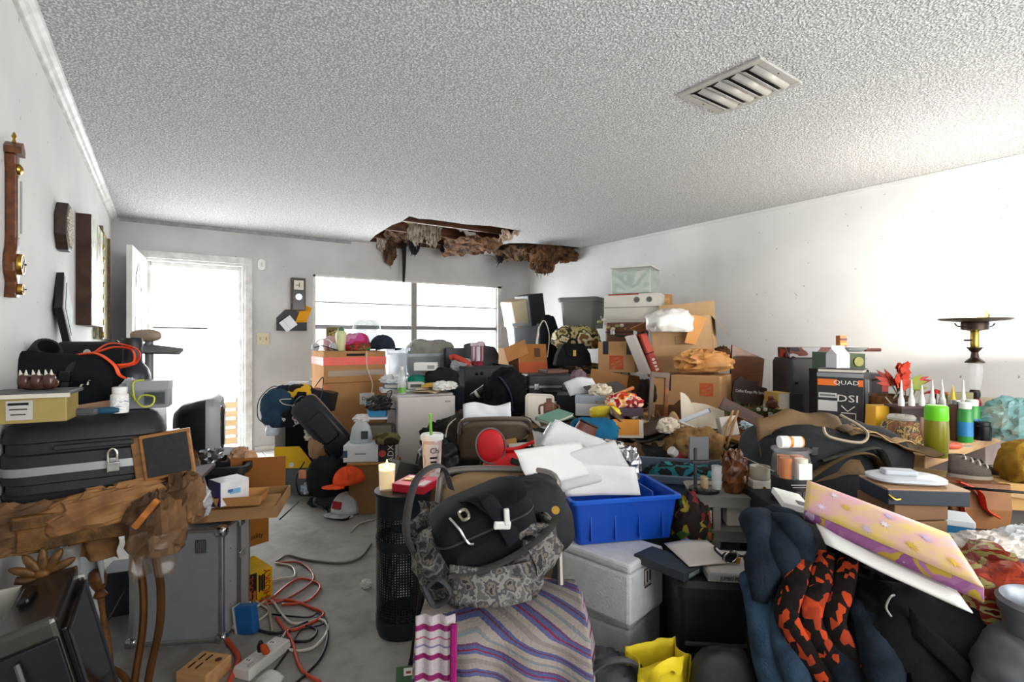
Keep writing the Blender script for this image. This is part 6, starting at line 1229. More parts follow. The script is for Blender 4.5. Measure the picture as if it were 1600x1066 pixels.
soft('dark_plush', 'dark plush bundle hooked in the wooden chair back', 'plush', HZ(1010, 3.6, 0.12), (0.06, 0.05, 0.08), cloth('#241c1c'), 0.35, 3.5, 8)
smallbox('orange_envelope_box', 'orange kraft packet in a white box before the toys', HZ(978, 2.95, 0.0), 0.2, 0.1, 0.1, pap('#cfc2b2'), -3, -6, panels=((0.0, 0.06, 0.15, 0.09, card('#cf8a3f')),))
smallbox('clasp_bag', 'beige handbag with dark button left of the orange packet', HZ(945, 2.9, -0.02), 0.13, 0.09, 0.12, mat('#9c8a78', 0.7), -14, bev=0.02, cat='handbag')
g = T('leather_boot_shaft', 'brown leather boot shaft with dark edge poking up left of the teal cushion', 'boot', HZ(900, 2.75, -0.02), 10, 0, 24); O('shaft', B().loft([[(x, y, z) for x, y in rr(w_, 0.07, 0.03)] for w_, z in ((0.13, 0), (0.13, 0.08), (0.1, 0.17))]), mat('#6b3a2b', 0.45), g, True); O('edge', B().tube([(x, y, 0.17) for x, y in rr(0.1, 0.07, 0.03)], 0.006, 6, 1, True), BLK, g, True); O('foot', B().blob((0.02, 0.0, -0.03), (0.1, 0.05, 0.05), 0.05), mat('#6b3a2b', 0.45), g, 'all')
soft('teal_cushion', 'petrol-blue cushion with piping in the middle of the heap', 'cushion', HZ(928, 2.85, 0.0), (0.13, 0.08, 0.075), cloth('#1f5f82'), 0.12, 2, 5, 3.2, 0, -20)
soft('striped_rag', 'white and black patterned rag before the teal cushion', 'cloth', HZ(935, 2.6, 0.02), (0.15, 0.09, 0.07), patchy('rag', ['#d5d3cf', '#3a3634', '#c9c6c2', '#a3938a', '#e2e0dc', '#55504c'], 11, 0.9, 3), 0.3, 3, 9)
soft('beige_shirt', 'crumpled beige shirt right of the patterned rag', 'clothing', HZ(975, 2.6, -0.02), (0.12, 0.09, 0.09), cloth('#b8a48c'), 0.35, 2.8, 14)
g = T('laptop_case', 'long curved dark brown seat panel lying across the heap', 'panel', HZ(1000, 2.95, 0.05), -8, 8, 10)
O('upper_shell', B().sheet(lambda s, t: ((s-0.5)*0.34, t*0.26, 0.02+0.05*math.cos(s*5.0+0.6)-0.02*t), 18, 6), mat('#4a3526', 0.45), g, 'all', solid=0.012); O('lower_shell', B().sheet(lambda s, t: ((s-0.5)*0.36, -0.01+t*0.26, -0.015+0.05*math.cos(s*5.0+0.6)-0.02*t), 18, 6), mat('#2c2420', 0.5), g, 'all', solid=0.014)
carton('tan shoe carton lying tilted below the curved brown panel', HZ(1000, 2.55, 0.0), 0.15, 0.16, 0.09, card('#a68a62'), 38, -12, 10)
soft('olive_shirt', 'crumpled khaki clothes at the right of the tan shoe carton', 'clothing', HZ(1055, 2.62, -0.02), (0.16, 0.1, 0.11), cloth('#8a6a42', '#5d4528'), 0.4, 2.8, 4)
soft('khaki_sleeve', 'khaki sleeve lying over the heap behind the grey phone stand', 'clothing', HZ(1085, 2.8, 0.02), (0.13, 0.1, 0.09), cloth('#a07d50', '#6d5030'), 0.4, 3, 24)
crumple('scrunched_napkin', 'scrunched white napkin right of the curved brown panel', 'napkin', HZ(1044, 2.85, 0.08), (0.05, 0.04, 0.04), pap('#d5c8b4'), 9)
bottle('vitamin_bottle', 'white and dark red vitamin bottle lying aslant in the heap', HZ(1070, 2.75, 0.12), [(0.03, 0), (0.032, 0.005), (0.032, 0.07), (0.022, 0.08)], mat('#8f2332', 0.4), WHT, [(0.025, 0.078), (0.026, 0.11), (0.022, 0.115)], 10, 10, -50)
g = T('open_flap_carton', 'open dark brown carton holding a white game board', 'box', HZ(1075, 3.3, -0.08), -8)
O('body', B().box((0, 0.13, 0.09), (0.34, 0.26, 0.006)).box((0, 0.0, 0.06), (0.34, 0.006, 0.12)).box((0, 0.26, 0.1), (0.34, 0.006, 0.2)).box((-0.17, 0.13, 0.08), (0.006, 0.26, 0.16)).box((0.17, 0.13, 0.08), (0.006, 0.26, 0.16)), card('#6d4a2c'), g); O('flap', B().prism([(-0.16, 0.1), (-0.02, 0.24), (0.02, 0.25), (0.08, 0.14), (0.08, 0.1)], 0.2, 0.206), card('#4f3620'), g)
g = T('game_board', 'white folded game board with rounded leaf standing in the open carton', 'game board', HZ(1088, 3.22, 0.02), -10, -14, 0)
O('large_leaf', B().prism([(-0.02, 0), (0.17, 0), (0.17, 0.11), (0.06, 0.15), (-0.02, 0.16)], 0.0, 0.008), pap('#dccdb8'), g, bev=0.001); O('rounded_leaf', B().prism([(-0.09, 0)]+[(-0.09+0.09*math.sin(R(a)), 0.22-0.22*(1-math.cos(R(a)))) for a in range(0, 91, 15)], -0.02, -0.012), pap('#e2d5c0'), g); O('curled_card', B().sheet(lambda s, t: (-0.17+0.1*s, -0.02*math.sin(3*s), 0.1*t*(0.6+0.4*math.sin(5*s))), 8, 4), card('#b99a6d'), g, 'all', solid=0.002)
g = T('paper_tube', 'white cardboard tube with grey end lying on the game board', 'tube', HZ(1085, 3.0, 0.14), 0, 0, 68); O('tube', B().cyl((0, 0, -0.09), (0, 0, 0.09), 0.014, n=14), pap('#c8ccd0'), g, True); O('end_cap', B().cyl((0, 0, 0.088), (0, 0, 0.094), 0.0145, n=14), plas('#5d6066'), g, True)
cord('long white strip lying in front of the open carton', [HZ(1045, 3.0, 0.12), HZ(1100, 2.9, 0.08)], 0.008, pap('#d0c6bc'), 'white_strip', 'strip', 1)
# right part: cartons, sticks, hat
smallbox('brown_flap_box', 'dark brown open carton with tissue before the garland', HZ(1180, 3.25, 0.02), 0.22, 0.2, 0.14, card('#6a4526'), 4)
crumple('blue_tissue', 'pale blue tissue lying on the dark brown carton', 'tissue', HZ(1180, 3.3, 0.165), (0.08, 0.05, 0.03), pap('#bcd0da'), 4)
S1('brown_plank', 'dark brown wooden board slanting across the heap', 'board', B().box((0, 0, 0.03), (0.26, 0.02, 0.07)), wood('#4f2c15', '#3d200e'), HZ(1155, 3.1, 0.12), 0, -5, 26, bev=0.002)
for k, (u_, r_) in enumerate(((1127, 28), (1135, 24))): cord(('pale wooden stick leaning in the heap', 'second pale wooden stick beside the first')[k], [HZ(u_, 2.9, 0.0), HZ(u_+18, 3.05, 0.17)], 0.008, wood('#b98c55', '#9a6f3c'), 'wooden_stick', 'stick', 1)
g = T('painted_gourd', 'cream ceramic dish with orange and green leaf painting', 'dish', HZ(1158, 2.75, 0.02), 8); O('dish', B().blob((0, 0, 0.045), (0.11, 0.09, 0.045), 0.05, 2, 3), mat('#dcb98c', 0.35), g, 'all')
for x, c_ in ((-0.06, '#c9652f'), (0.02, '#3f5a2c'), (0.07, '#b9502c')): O('leaf_print', B().blob((x, -0.05, 0.07), (0.025, 0.02, 0.012), 0, nu=10, nv=8), mat(c_, 0.5), g, 'all')
soft('dark_bowl_cloth', 'dark cloth under the cream ceramic dish', 'cloth', HZ(1158, 2.7, -0.1), (0.13, 0.11, 0.07), cloth('#1c1a19'), 0.2, 3, 6)
smallbox('white_packet_box', 'small white carton leaning behind the cream dish', HZ(1143, 3.0, 0.04), 0.1, 0.06, 0.11, pap('#d5cdc2'), 0, -10, -8)
smallbox('tan_napkin_box', 'tan cardboard box with crushed flap right of the brown carton', HZ(1212, 3.15, 0.03), 0.12, 0.12, 0.07, card('#c08f5c'), -20, 0, 10)
crumple('white_crumple', 'crumpled white paper scraps by the black speaker', 'paper', HZ(1245, 3.3, 0.1), (0.09, 0.06, 0.05), pap('#cfd0d4'), 18)
g = tote('blue-grey open tote full of clothes right of the blue bin', Vector((P(1065, 860, 2.28).x, P(1065, 860, 2.28).y, 0.0)), 0.42, 0.34, P(1060, 745, 2.28).z, plas('#4c5b6a', 0.5), -14, taper=0.9, r=0.03)
soft('teal_garment', 'teal and black garment inside the blue-grey tote', 'clothing', P(1062, 768, 2.45), (0.16, 0.1, 0.07), patchy('tealg', ['#1a1a1c', '#1f5f66', '#17181a', '#2a7a80', '#232323'], 6, 0.9), 0.3, 3, 5)
g = soft('flowered_bag', 'black bag with red yellow and green blossoms beside the blue bin', 'bag', P(1078, 870, 2.02), (0.075, 0.06, 0.13), patchy('flw', ['#1d1514', '#2a1a18', '#1b1412', '#6d2420', '#231816', '#a84a2c', '#1d1514', '#1d1514', '#8d7d2c', '#231816', '#35552a', '#231816'], 42, 0.6, 1, tex='v'), 0.35, 4, 5)
soft('bag_filler', 'dark bundle on the floor under the flowered bag', 'bundle', Vector((P(1078, 940, 2.06).x, P(1078, 940, 2.06).y, 0)), (0.12, 0.1, 0.22), cloth('#1b1817'), 0.2, 3, 3)
crumple('blue_wrapper', 'shiny blue wrapper below the flowered bag', 'wrapper', P(1076, 872, 1.93), (0.05, 0.04, 0.03), mat('#3a86b8', 0.3), 6)
# ================================================================ RIGHT SIDE: DESK AND WHAT STANDS ON IT
DZT = 0.75
g = T('work_desk', 'light wooden desk with a thick edge along the right wall', 'desk', (0, 0, 0)); g.rotation_euler = (0, 0, 0)
DW = wood('#c9a273', '#b0885a', 0.6)
O('desktop', B().box((3.595, 1.245, DZT-0.03), (1.69, 0.75, 0.06)), DW, g, bev=0.004)
O('drawer_pedestal', B().box((4.0, 1.2, 0.345), (0.6, 0.6, 0.69)), mat('#8d7d76', 0.6), g, bev=0.004)
for x, y in ((2.8, 0.95), (2.8, 1.55), (4.38, 1.55)): O('leg', B().box((x, y, 0.345), (0.05, 0.05, 0.69)), DW, g, bev=0.003)
def onD(u, d, dz=0.0): q = P(u, VH, d); q.z = DZT+0.001+dz; return q
# tall black speaker
q = onD(1262, 3.75); q.z = 0; g = T('black_loudspeaker', 'tall black moulded loudspeaker standing by the right wall', 'speaker', q, -2)
hs_ = P(1262, 560, 3.75).z
O('cabinet', B().loft([[(x, y+0.14, z) for x, y in rr(w_, d_, 0.04)] for w_, d_, z in ((0.26, 0.26, 0), (0.27, 0.28, 0.05), (0.27, 0.28, hs_-0.03), (0.25, 0.25, hs_))]), plas('#2a2b2d', 0.6), g, True)
O('side_recess', B().box((-0.075, -0.003, hs_*0.42), (0.08, 0.006, hs_*0.7)), plas('#202123', 0.6), g, bev=0.002); O('bolt', B().cyl((-0.08, -0.004, hs_*0.84), (-0.08, -0.012, hs_*0.84), 0.01, n=10), DKMET, g, True)
g = smallbox('board_game', 'long glossy dark photo-print game box lying on the loudspeaker', Vector((q.x, q.y, hs_+0.004))+RT*0.02, 0.29, 0.2, 0.075, patchy('gamebox', ['#2b2326', '#5a2f2a', '#8d8c90', '#3a2a28', '#a8413c', '#1f1d20'], 5, 0.3, 2), -4)
# battery carton
qb = onD(1312, 2.95); wB_ = px(62, 3.0); hB = P(1318, 582, 3.02).z-DZT
g = T('battery_carton', 'grey and orange printed device carton on the desk before the loudspeaker', 'box', qb, -44)
O('body', B().box((0, 0.11, hB/2), (wB_, 0.22, hB)), mat('#35363a', 0.5), g, bev=0.003); O('top_band', B().box((0, -0.001, hB-0.012), (wB_, 0.003, 0.024)), mat('#8a8d92', 0.5), g)
O('orange_band', B().box((-wB_*0.27, -0.002, hB-0.055), (wB_*0.42, 0.003, 0.036)), mat('#e8752a', 0.5), g); O('orange_corner', B().box((wB_*0.44, -0.002, hB-0.055), (wB_*0.1, 0.003, 0.036)), mat('#e8752a', 0.5), g)
txt('QUAD', 0.034, PAPER, g, (wB_*0.14, -0.003, hB-0.055), name='print', squeeze=1.25); txt('DSI', 0.056, PAPER, g, (wB_*0.17, -0.003, hB-0.145), name='print', squeeze=1.35)
O('spec_label', B().box((-wB_*0.26, -0.002, hB-0.13), (wB_*0.4, 0.003, 0.028)), pap('#c9c9c6'), g); O('spec_print', B().box((-wB_*0.26, -0.0035, hB-0.13), (wB_*0.34, 0.002, 0.01)), mat('#6b6b6b', 0.6), g); O('white_field', B().box((-wB_*0.26, -0.002, hB-0.19), (wB_*0.42, 0.003, 0.06)), pap('#cfd0d0'), g)
O('shield_print', B().tube([(wB_*0.04, -0.003, hB-0.185), (wB_*0.17, -0.003, hB-0.215), (wB_*0.32, -0.003, hB-0.185)], 0.003, 5, 1), PAPER, g); O('frame_print', B().tube([(wB_*0.04, -0.003, hB-0.225), (wB_*0.34, -0.003, hB-0.225), (wB_*0.34, -0.003, hB-0.285)], 0.003, 5, 1), PAPER, g)
O('steel_edge', B().box((wB_/2+0.012, 0.02, hB*0.45), (0.016, 0.03, hB*0.9)), met('#c9cbce', 0.2), g)
zQ = DZT+hB+0.002
book('slim dark book lying on the device carton', Vector((qb.x, qb.y, zQ)), 0.23, 0.17, 0.022, mat('#241f1d', 0.5), -40)
g = T('milk_carton', 'white gable-topped carton standing on the slim dark book', 'carton', Vector((qb.x, qb.y, zQ+0.024))+RT*0.04+FW*0.03, 8); wm = 0.085
O('body', B().box((0, wm/2, 0.04), (wm, wm, 0.08)), pap('#d5d7dc'), g, bev=0.002); O('gable', B().add([(-wm/2, 0, 0.08), (wm/2, 0, 0.08), (wm/2, wm, 0.08), (-wm/2, wm, 0.08), (-wm/2, wm/2, 0.115), (wm/2, wm/2, 0.115)], [(0, 1, 5, 4), (2, 3, 4, 5), (1, 2, 5), (3, 0, 4)]), pap('#cfd2d8'), g); O('top_fin', B().box((0, wm/2, 0.122), (wm, 0.004, 0.016)), pap('#e2e3e6'), g)
smallbox('dark_slipcase', 'black and red boxed book set behind the white carton', onD(1370, 3.2), 0.15, 0.14, 0.29, mat('#2c2322', 0.5), 2, panels=((0.05, 0.23, 0.04, 0.1, mat('#a8382c', 0.5)),))
g = smallbox('green_album', 'dark green box with a gold medallion above the device carton', onD(1322, 3.3), 0.25, 0.16, 0.33, mat('#24523a', 0.5), 0)
# green box stands on a hidden carton beside the loudspeaker
g.location.z = DZT+hB-0.0; 
bpy.data.objects.remove(g.children[0]); O('body', B().box((0, 0.08, 0.055), (0.13, 0.16, 0.11)), mat('#1f4a35', 0.5), g, bev=0.003, loc=(-0.06, 0, 0)); O('right_half', B().box((0.0665, 0.08, 0.05), (0.12, 0.15, 0.1)), mat('#4f5b3c', 0.6), g, bev=0.003)
O('medallion', B().lathe([(0.038, 0), (0.038, 0.003), (0.03, 0.003), (0.028, 0.001)], 20, Matrix.Translation((-0.06, -0.001, 0.06)) @ Matrix.Rotation(R(90), 4, 'X')), mat('#b9a244', 0.4, 0.4), g); O('medallion', B().lathe([(0.03, 0), (0.03, 0.003)], 20, Matrix.Translation((0.08, -0.001, 0.05)) @ Matrix.Rotation(R(90), 4, 'X')), mat('#8a8544', 0.4, 0.3), g)
smallbox('hidden_carton', 'brown carton behind the device carton holding up the green box', onD(1325, 3.3), 0.27, 0.2, hB-0.004, card('#2c2723'), 0)
zG = DZT+hB+0.112
g = T('white_dish', 'shallow white dish on top of the green box', 'dish', Vector((onD(1330, 3.38).x, onD(1330, 3.38).y, zG)), 0); O('bowl', B().lathe([(0.06, 0), (0.1, 0.03), (0.095, 0.032), (0.055, 0.006)], 24), plas('#d8dbdc'), g, True); O('foot', B().lathe([(0.05, -0.001), (0.05, 0.005)], 20), plas('#cfd2d3'), g, True)
g = T('wooden_knife', 'knife with reddish wooden handle lying on the green box', 'knife', Vector((onD(1352, 3.34).x, onD(1352, 3.34).y, zG+0.012)), 6); O('handle', B().box((0.05, 0, 0), (0.11, 0.025, 0.022)), wood('#6b3524', '#4d2316'), g, bev=0.006); O('blade', B().box((-0.06, 0, 0.003), (0.12, 0.03, 0.002)), met('#c4c6c8', 0.2), g)
smallbox('match_carton', 'little orange and brown carton standing in the white dish', Vector((onD(1318, 3.4).x, onD(1318, 3.4).y, zG+0.03)), 0.05, 0.04, 0.075, mat('#a8612c', 0.6), 6, panels=((0.0, 0.05, 0.045, 0.014, mat('#3a1f12', 0.6)), (0.0, 0.02, 0.045, 0.012, mat('#d99a3c', 0.6))))
# flowers and basket
g = T('silk_flowers', 'orange-red artificial flowers with pointed leaves above the basket', 'flowers', onD(1412, 2.9, 0.0), 0)
for i in range(5): O('stem', B().tube([(0, 0, 0.05), (-0.03+0.02*i, 0.0, 0.18), (-0.08+0.04*i, 0, 0.27)], 0.003, 5, 4), mat('#5a4a2a', 0.7), g, True)
def petal(cx, cz, a, L_, w_, y=0): 
    q = Matrix.Rotation(a, 3, 'Y'); return B().sheet(lambda s, t: tuple(q @ Vector(((s-0.5)*w_*math.sin(math.pi*min(t+0.08, 1))**0.8, y-0.02*t*t, t*L_))+Vector((cx, 0, cz))), 4, 6)
random.seed(9)
for cx, cz, n_, L_ in ((-0.02, 0.27, 11, 0.055), (-0.015, 0.34, 9, 0.045)):
    for i in range(n_): O('petal', petal(cx+0.01*math.cos(i), cz, 2*math.pi*i/n_, L_, 0.045, -0.02+0.012*(i % 3)), mat(('#c23a1e', '#d8542a', '#a82c18')[i % 3], 0.6), g, 'all', solid=0.001)
for i, (a, L_) in enumerate(((-70, 0.14), (-55, 0.15), (-85, 0.12), (-40, 0.12), (60, 0.1), (75, 0.11))): O('leaf', petal(-0.04 if a < 0 else 0.05, 0.25, R(a), L_, 0.03, 0.01), mat('#8d2a1c' if i % 2 else '#b5483a', 0.6), g, 'all', solid=0.001)
for i, a in enumerate((40, 70, 95)): O('leaf', petal(0.03, 0.24, R(a), 0.09, 0.04, 0.0), mat('#8f9a3c', 0.6), g, 'all', solid=0.001)
g = T('wicker_basket', 'brown basket with a looped white wire under the silk flowers', 'basket', onD(1392, 2.95), 0)
O('body', B().loft([[(x, y+0.08, z) for x, y in rr(w_, d_, 0.04)] for w_, d_, z in ((0.2, 0.14, 0), (0.24, 0.18, 0.18), (0.225, 0.165, 0.18), (0.19, 0.13, 0.01))]), mat('#7d4f28', 0.7, 0, 0.3, 30, 0.5, 120, '#54320f'), g, True); O('wire_loop', B().tube([(0.0, -0.02, 0.17), (0.05, -0.04, 0.24), (0.12, -0.03, 0.27), (0.15, -0.02, 0.22), (0.08, -0.05, 0.16), (-0.02, -0.05, 0.14), (-0.06, -0.04, 0.18)], 0.004, 6, 6), OFFW, g, True)
O('handle', B().tube([(-0.11, 0.08, 0.17), (-0.08, 0.08, 0.25), (0.0, 0.08, 0.27), (0.08, 0.08, 0.25), (0.11, 0.08, 0.17)], 0.006, 6, 6), mat('#3a2a1c', 0.7), g, True)
g = T('glue_rack', 'dark rack of white pointed-nozzle tubes on the desk', 'rack', onD(1462, 2.66), 2)
O('tray', B().box((0, 0.06, 0.155), (0.36, 0.12, 0.012)), mat('#3d1d1a', 0.5), g); O('base', B().box((0, 0.06, 0.075), (0.34, 0.1, 0.15)), mat('#2a1715', 0.6), g)
for i in range(13):
    x = -0.165+0.0275*i; c_ = '#d8b02a' if i == 10 else '#dcdcda'; L_ = 0.1 if i % 3 else 0.13
    tb = O('nozzle_tube', B().lathe([(0.014, 0.155), (0.014, 0.185), (0.009, 0.2), (0.002, 0.16+L_)], 10, Matrix.Translation((x, 0.02+0.035*(i % 2), 0.005))), plas(c_), g, True)
g = T('red_poinsettia', 'flat red silk poinsettia behind the rack of tubes', 'flowers', onD(1462, 2.85, 0.19), 0)
for i in range(8): O('petal', B().sheet(lambda s, t, a=2*math.pi*i/8: (math.cos(a)*t*0.07-(s-0.5)*0.04*math.sin(math.pi*t)*math.sin(a), math.sin(a)*t*0.05+(s-0.5)*0.04*math.sin(math.pi*t)*math.cos(a), 0.04-0.03*t), 3, 5), mat('#b8281e', 0.6), g, 'all', solid=0.001)
O('stem', B().cyl((0, 0, -0.19), (0, 0, 0.04), 0.005, n=6), mat('#4a4a22', 0.7), g, True)
smallbox('khaki_binder', 'khaki folder standing behind the tubes near the lamp', onD(1503, 2.95), 0.16, 0.05, 0.2, mat('#9a9468', 0.7), 0)
# jars and bottles at the front of the desk
g = T('clip_jar', 'clip-top glass jar of dried flowers at the front of the desk', 'jar', onD(1428, 2.36), 4)
O('glass', B().loft([[(x, y+0.07, z) for x, y in rr(w_, w_, 0.04)] for w_, z in ((0.13, 0), (0.145, 0.02), (0.145, 0.1), (0.11, 0.13))]), glassy('#cfcab8', 0.1, 0.05), g, True); O('dried_flowers', B().blob((0, 0.07, 0.06), (0.07, 0.07, 0.06), 0.1, 4, 2, 4), patchy('potp', ['#6b4a22', '#a8562c', '#3f3a1f', '#c9a15c', '#8d6a35', '#2f2a1c'], 22, 0.8, 3), g, 'all'); O('lid', B().lathe([(0.055, 0.13), (0.058, 0.14), (0.05, 0.15)], 20, Matrix.Translation((0, 0.07, 0))), glassy('#d9d6cc', 0.5, 0.1), g, True); O('clip', B().tube([(0.06, 0.02, 0.14), (0.065, -0.005, 0.1), (0.07, -0.006, 0.06)], 0.004, 6, 4), CHROME, g, True); O('pink_ribbon', B().tube([(0.04, -0.003, 0.15), (0.03, -0.012, 0.09), (0.05, -0.012, 0.04), (0.08, -0.01, 0.03)], 0.009, 6, 5, flat=0.3), mat('#d09a94', 0.6), g, True)
bottle('green_bottle', 'tall lime-green water bottle at the front edge of the desk', onD(1463, 2.23), [(0.036, 0), (0.04, 0.01), (0.045, 0.08), (0.042, 0.16)], mat('#7d7a1c', 0.25, 0, 0.05), plas('#66c41f', 0.3), [(0.042, 0.158), (0.043, 0.162), (0.042, 0.215), (0.036, 0.222)])
for k, (u_, d_, c1, c2) in enumerate(((1508, 2.55, '#2f8a3a', '#2c7fb8'), (1519, 2.66, '#3f9a3c', '#2c6fa8'))):
    bottle('spray_can', ('green and blue air freshener can standing on the desk', 'second green and blue spray can behind the air freshener')[k], onD(u_, d_), [(0.029, 0), (0.031, 0.01), (0.031, 0.15), (0.024, 0.165)], mat(c1, 0.3), plas('#dfe6e0'), [(0.025, 0.164), (0.026, 0.19), (0.02, 0.196)], band=(0.0315, 0.03, 0.1), bandm=mat(c2, 0.35))
bottle('red_bottle', 'slim red bottle with dark cap behind the spray cans', onD(1526, 2.75), [(0.018, 0), (0.02, 0.01), (0.02, 0.17), (0.012, 0.19)], mat('#b03226', 0.4), BLK, [(0.013, 0.19), (0.013, 0.225)])
bottle('dark_tin', 'dark brown can between green bottle and spray can', onD(1493, 2.6), [(0.028, 0), (0.03, 0.01), (0.03, 0.17), (0.024, 0.18)], mat('#5a3a24', 0.4), STEEL, [(0.025, 0.18), (0.024, 0.2)])
bottle('black_jar', 'short black jar right of the spray cans', onD(1535, 2.6), [(0.035, 0), (0.036, 0.01), (0.036, 0.07), (0.03, 0.075)], BLKS, BLK, [(0.032, 0.075), (0.032, 0.09)])
soft('cream_bag', 'cream cloth bag slumped beside the lamp on the desk', 'bag', onD(1540, 2.78), (0.09, 0.07, 0.1), cloth('#cfc0a6'), 0.25, 2.6, 5)
g = T('tool_grip', 'coral plastic scissors handle lying before the spray cans', 'scissors', onD(1488, 2.36, 0.012), 0); O('grip', B().blob((0, 0, 0.008), (0.04, 0.018, 0.016), 0.1, 2, 3), plas('#d0593c'), g, 'all'); O('blade', B().box((0.06, 0.01, 0.004), (0.07, 0.014, 0.003)), STEEL, g)
S1('tan_card', 'tan cardboard sheet at the front edge of the desk', 'cardboard', B().box((0, 0.05, 0.002), (0.13, 0.13, 0.004)), card('#d5b68a'), onD(1488, 2.2), -20)
smallbox('yellow_tub', 'yellow and black plastic tub behind the flower jar', onD(1383, 2.75), 0.1, 0.08, 0.15, plas('#e0a91f'), 0, panels=((0.0, 0.015, 0.1, 0.03, INK),))
crumple('black_tie', 'black plastic wad beside the yellow tub', 'plastic', onD(1402, 2.65), (0.05, 0.04, 0.05), mat('#1b1b1c', 0.4), 7)
# teal plastic bag & wooden tray at the far right
soft('teal_plastic_bag', 'crinkled translucent teal plastic bag at the right end of the desk', 'bag', onD(1592, 2.62, 0.0), (0.15, 0.1, 0.11), glassy('#6fa8a6', 0.6, 0.2), 0.35, 4, 6, smooth=False)
g = T('small_wood_tray', 'small brown wooden tray under the cream bag', 'tray', onD(1552, 2.7), -10); O('base', B().box((0, 0.06, 0.006), (0.16, 0.12, 0.012)), wood('#7a5230', '#5c3a1e'), g); O('rim', B().box((0, 0.0, 0.02), (0.16, 0.01, 0.035)), wood('#7a5230', '#5c3a1e'), g)
# lamp
LAMPD = 2.98; ql = P(1523, VH, LAMPD); ql.z = DZT
g = T('table_lamp', 'dark bronze uplighter lamp with wide dish and glass stem on the desk', 'lamp', ql, 0)
zD = P(1523, 503, LAMPD).z-DZT; BR = mat('#3a2c22', 0.35, 0.6, 0.2, 10)
O('base', B().lathe([(0.09, 0), (0.092, 0.012), (0.05, 0.025), (0.022, 0.05), (0.018, 0.12), (0.026, 0.13), (0.026, 0.2), (0.02, 0.215)], 24), BR, g, True)
O('glass_stem', B().lathe([(0.022, 0.215), (0.034, 0.26), (0.038, 0.34), (0.03, 0.37)], 20), glassy('#e3e4e2', 0.3, 0.1), g, True)
O('collar', B().lathe([(0.045, 0.37), (0.045, 0.378), (0.02, 0.4), (0.016, 0.43), (0.036, 0.455), (0.036, 0.46)], 20), BR, g, True)
O('brass_socket', B().lathe([(0.018, 0.46), (0.02, 0.47), (0.02, zD-0.05), (0.014, zD-0.04)], 16), met('#a88f45', 0.3), g, True)
O('switch_key', B().cyl((-0.02, 0, 0.5), (-0.06, 0, 0.5), 0.005, n=8), BLK, g, True)
O('cup', B().lathe([(0.015, zD-0.055), (0.062, zD-0.045), (0.064, zD-0.01), (0.06, zD)], 24), BR, g, True)
O('dish', B().lathe([(0.06, zD-0.002), (0.15, zD+0.006), (0.168, zD+0.014), (0.166, zD+0.02), (0.14, zD+0.012), (0.055, zD+0.008)], 32), mat('#4c4232', 0.35, 0.5), g, True)
O('broken_shade_piece', B().sheet(lambda s, t: (-0.035+0.1*s+0.03*t, 0.02*t-0.01, zD+0.012+0.058*math.sin(math.pi*(0.15+0.7*s))*t), 10, 5), mat('#6b5c34', 0.4, 0.3, 0.2, 20), g, 'all', solid=0.008)
for s_ in (-1, 1): O('bracket', B().tube([(s_*0.06, 0, zD-0.03), (s_*0.1, 0, zD-0.025), (s_*0.115, 0, zD-0.008)], 0.004, 6, 5), BR, g, True)
l = bpy.data.lights.new('lamp_light', 'POINT'); l.energy = 46; l.color = (1.0, 0.93, 0.82); l.shadow_soft_size = 0.035
lo = bpy.data.objects.new('lamp_light', l); COL.objects.link(lo); lo.location = ql+Vector((0, 0, zD+0.085))

# ================================================================ DUFFEL AND RACK BEFORE THE DESK
bx_ = Vector((P(1330, 790, 2.1).x, P(1330, 790, 2.1).y, 0))
smallbox('black_chest', 'black chest under the olive duffel bag', bx_, 0.72, 0.4, 0.58, mat('#16171a', 0.6), 4)
g = soft('olive_duffel', 'large olive and black duffel bag with open flap before the desk', 'duffel', Vector((bx_.x, bx_.y, 0.585))+FW*0.2, (0.33, 0.19, 0.17), mat('#17181a', 0.85, 0, 0.2, 10, 0.2, 120), 0.14, 2.2, 3, 3.0)
OL = cloth('#6b5232', '#4f3b22'); OLM = mat('#6b5232', 0.75, 0, 0.2, 8, 0.25, 120, '#4a3820')
O('olive_panel', B().sheet(lambda s, t: (-0.32+0.36*s, -0.02-0.18*(1-t)*(0.6+0.4*s)-0.03, 0.13+0.2*t+0.03*math.sin(3*s)-0.14*(1-s)*(1-t)+0.02*noise.noise(Vector((s*4, t*4, 1)))), 18, 10), OLM, g, 'all', solid=0.006)
O('olive_flap', B().sheet(lambda s, t: (0.0+0.38*s, -0.2+0.2*t, 0.28-0.07*s+0.02*math.sin(6*s)+0.02*t+0.02*noise.noise(Vector((s*5, t*4, 3)))), 18, 8), OLM, g, 'all', solid=0.006)
O('mesh_pocket', B().sheet(lambda s, t: (0.06+0.2*s, -0.205+0.12*t, 0.292-0.05*s+0.012*math.sin(9*s)), 10, 5), mat('#a8875a', 0.8, 0, 0.3, 60), g, 'all', solid=0.004)
O('grey_strap', B().tube([(-0.12, -0.2, 0.18), (0.0, -0.215, 0.22), (0.1, -0.21, 0.23), (0.14, -0.21, 0.16)], 0.024, 6, 6, flat=0.25), cloth('#4a4a44'), g, True)
O('olive_tab', B().tube([(-0.2, -0.21, 0.1), (-0.05, -0.22, 0.2), (0.06, -0.225, 0.21), (0.12, -0.22, 0.13)], 0.03, 6, 6, flat=0.2), OLM, g, True)
O('cable_loop', B().tube([(0.02, -0.1, 0.35), (0.06, -0.2, 0.3), (0.02, -0.23, 0.26), (-0.1, -0.22, 0.28), (-0.1, -0.18, 0.31)], 0.006, 6, 6), mat('#9a8a72', 0.5), g, True)
O('buckle', B().box((-0.16, -0.215, 0.22), (0.03, 0.015, 0.035)), BLK, g, bev=0.004)
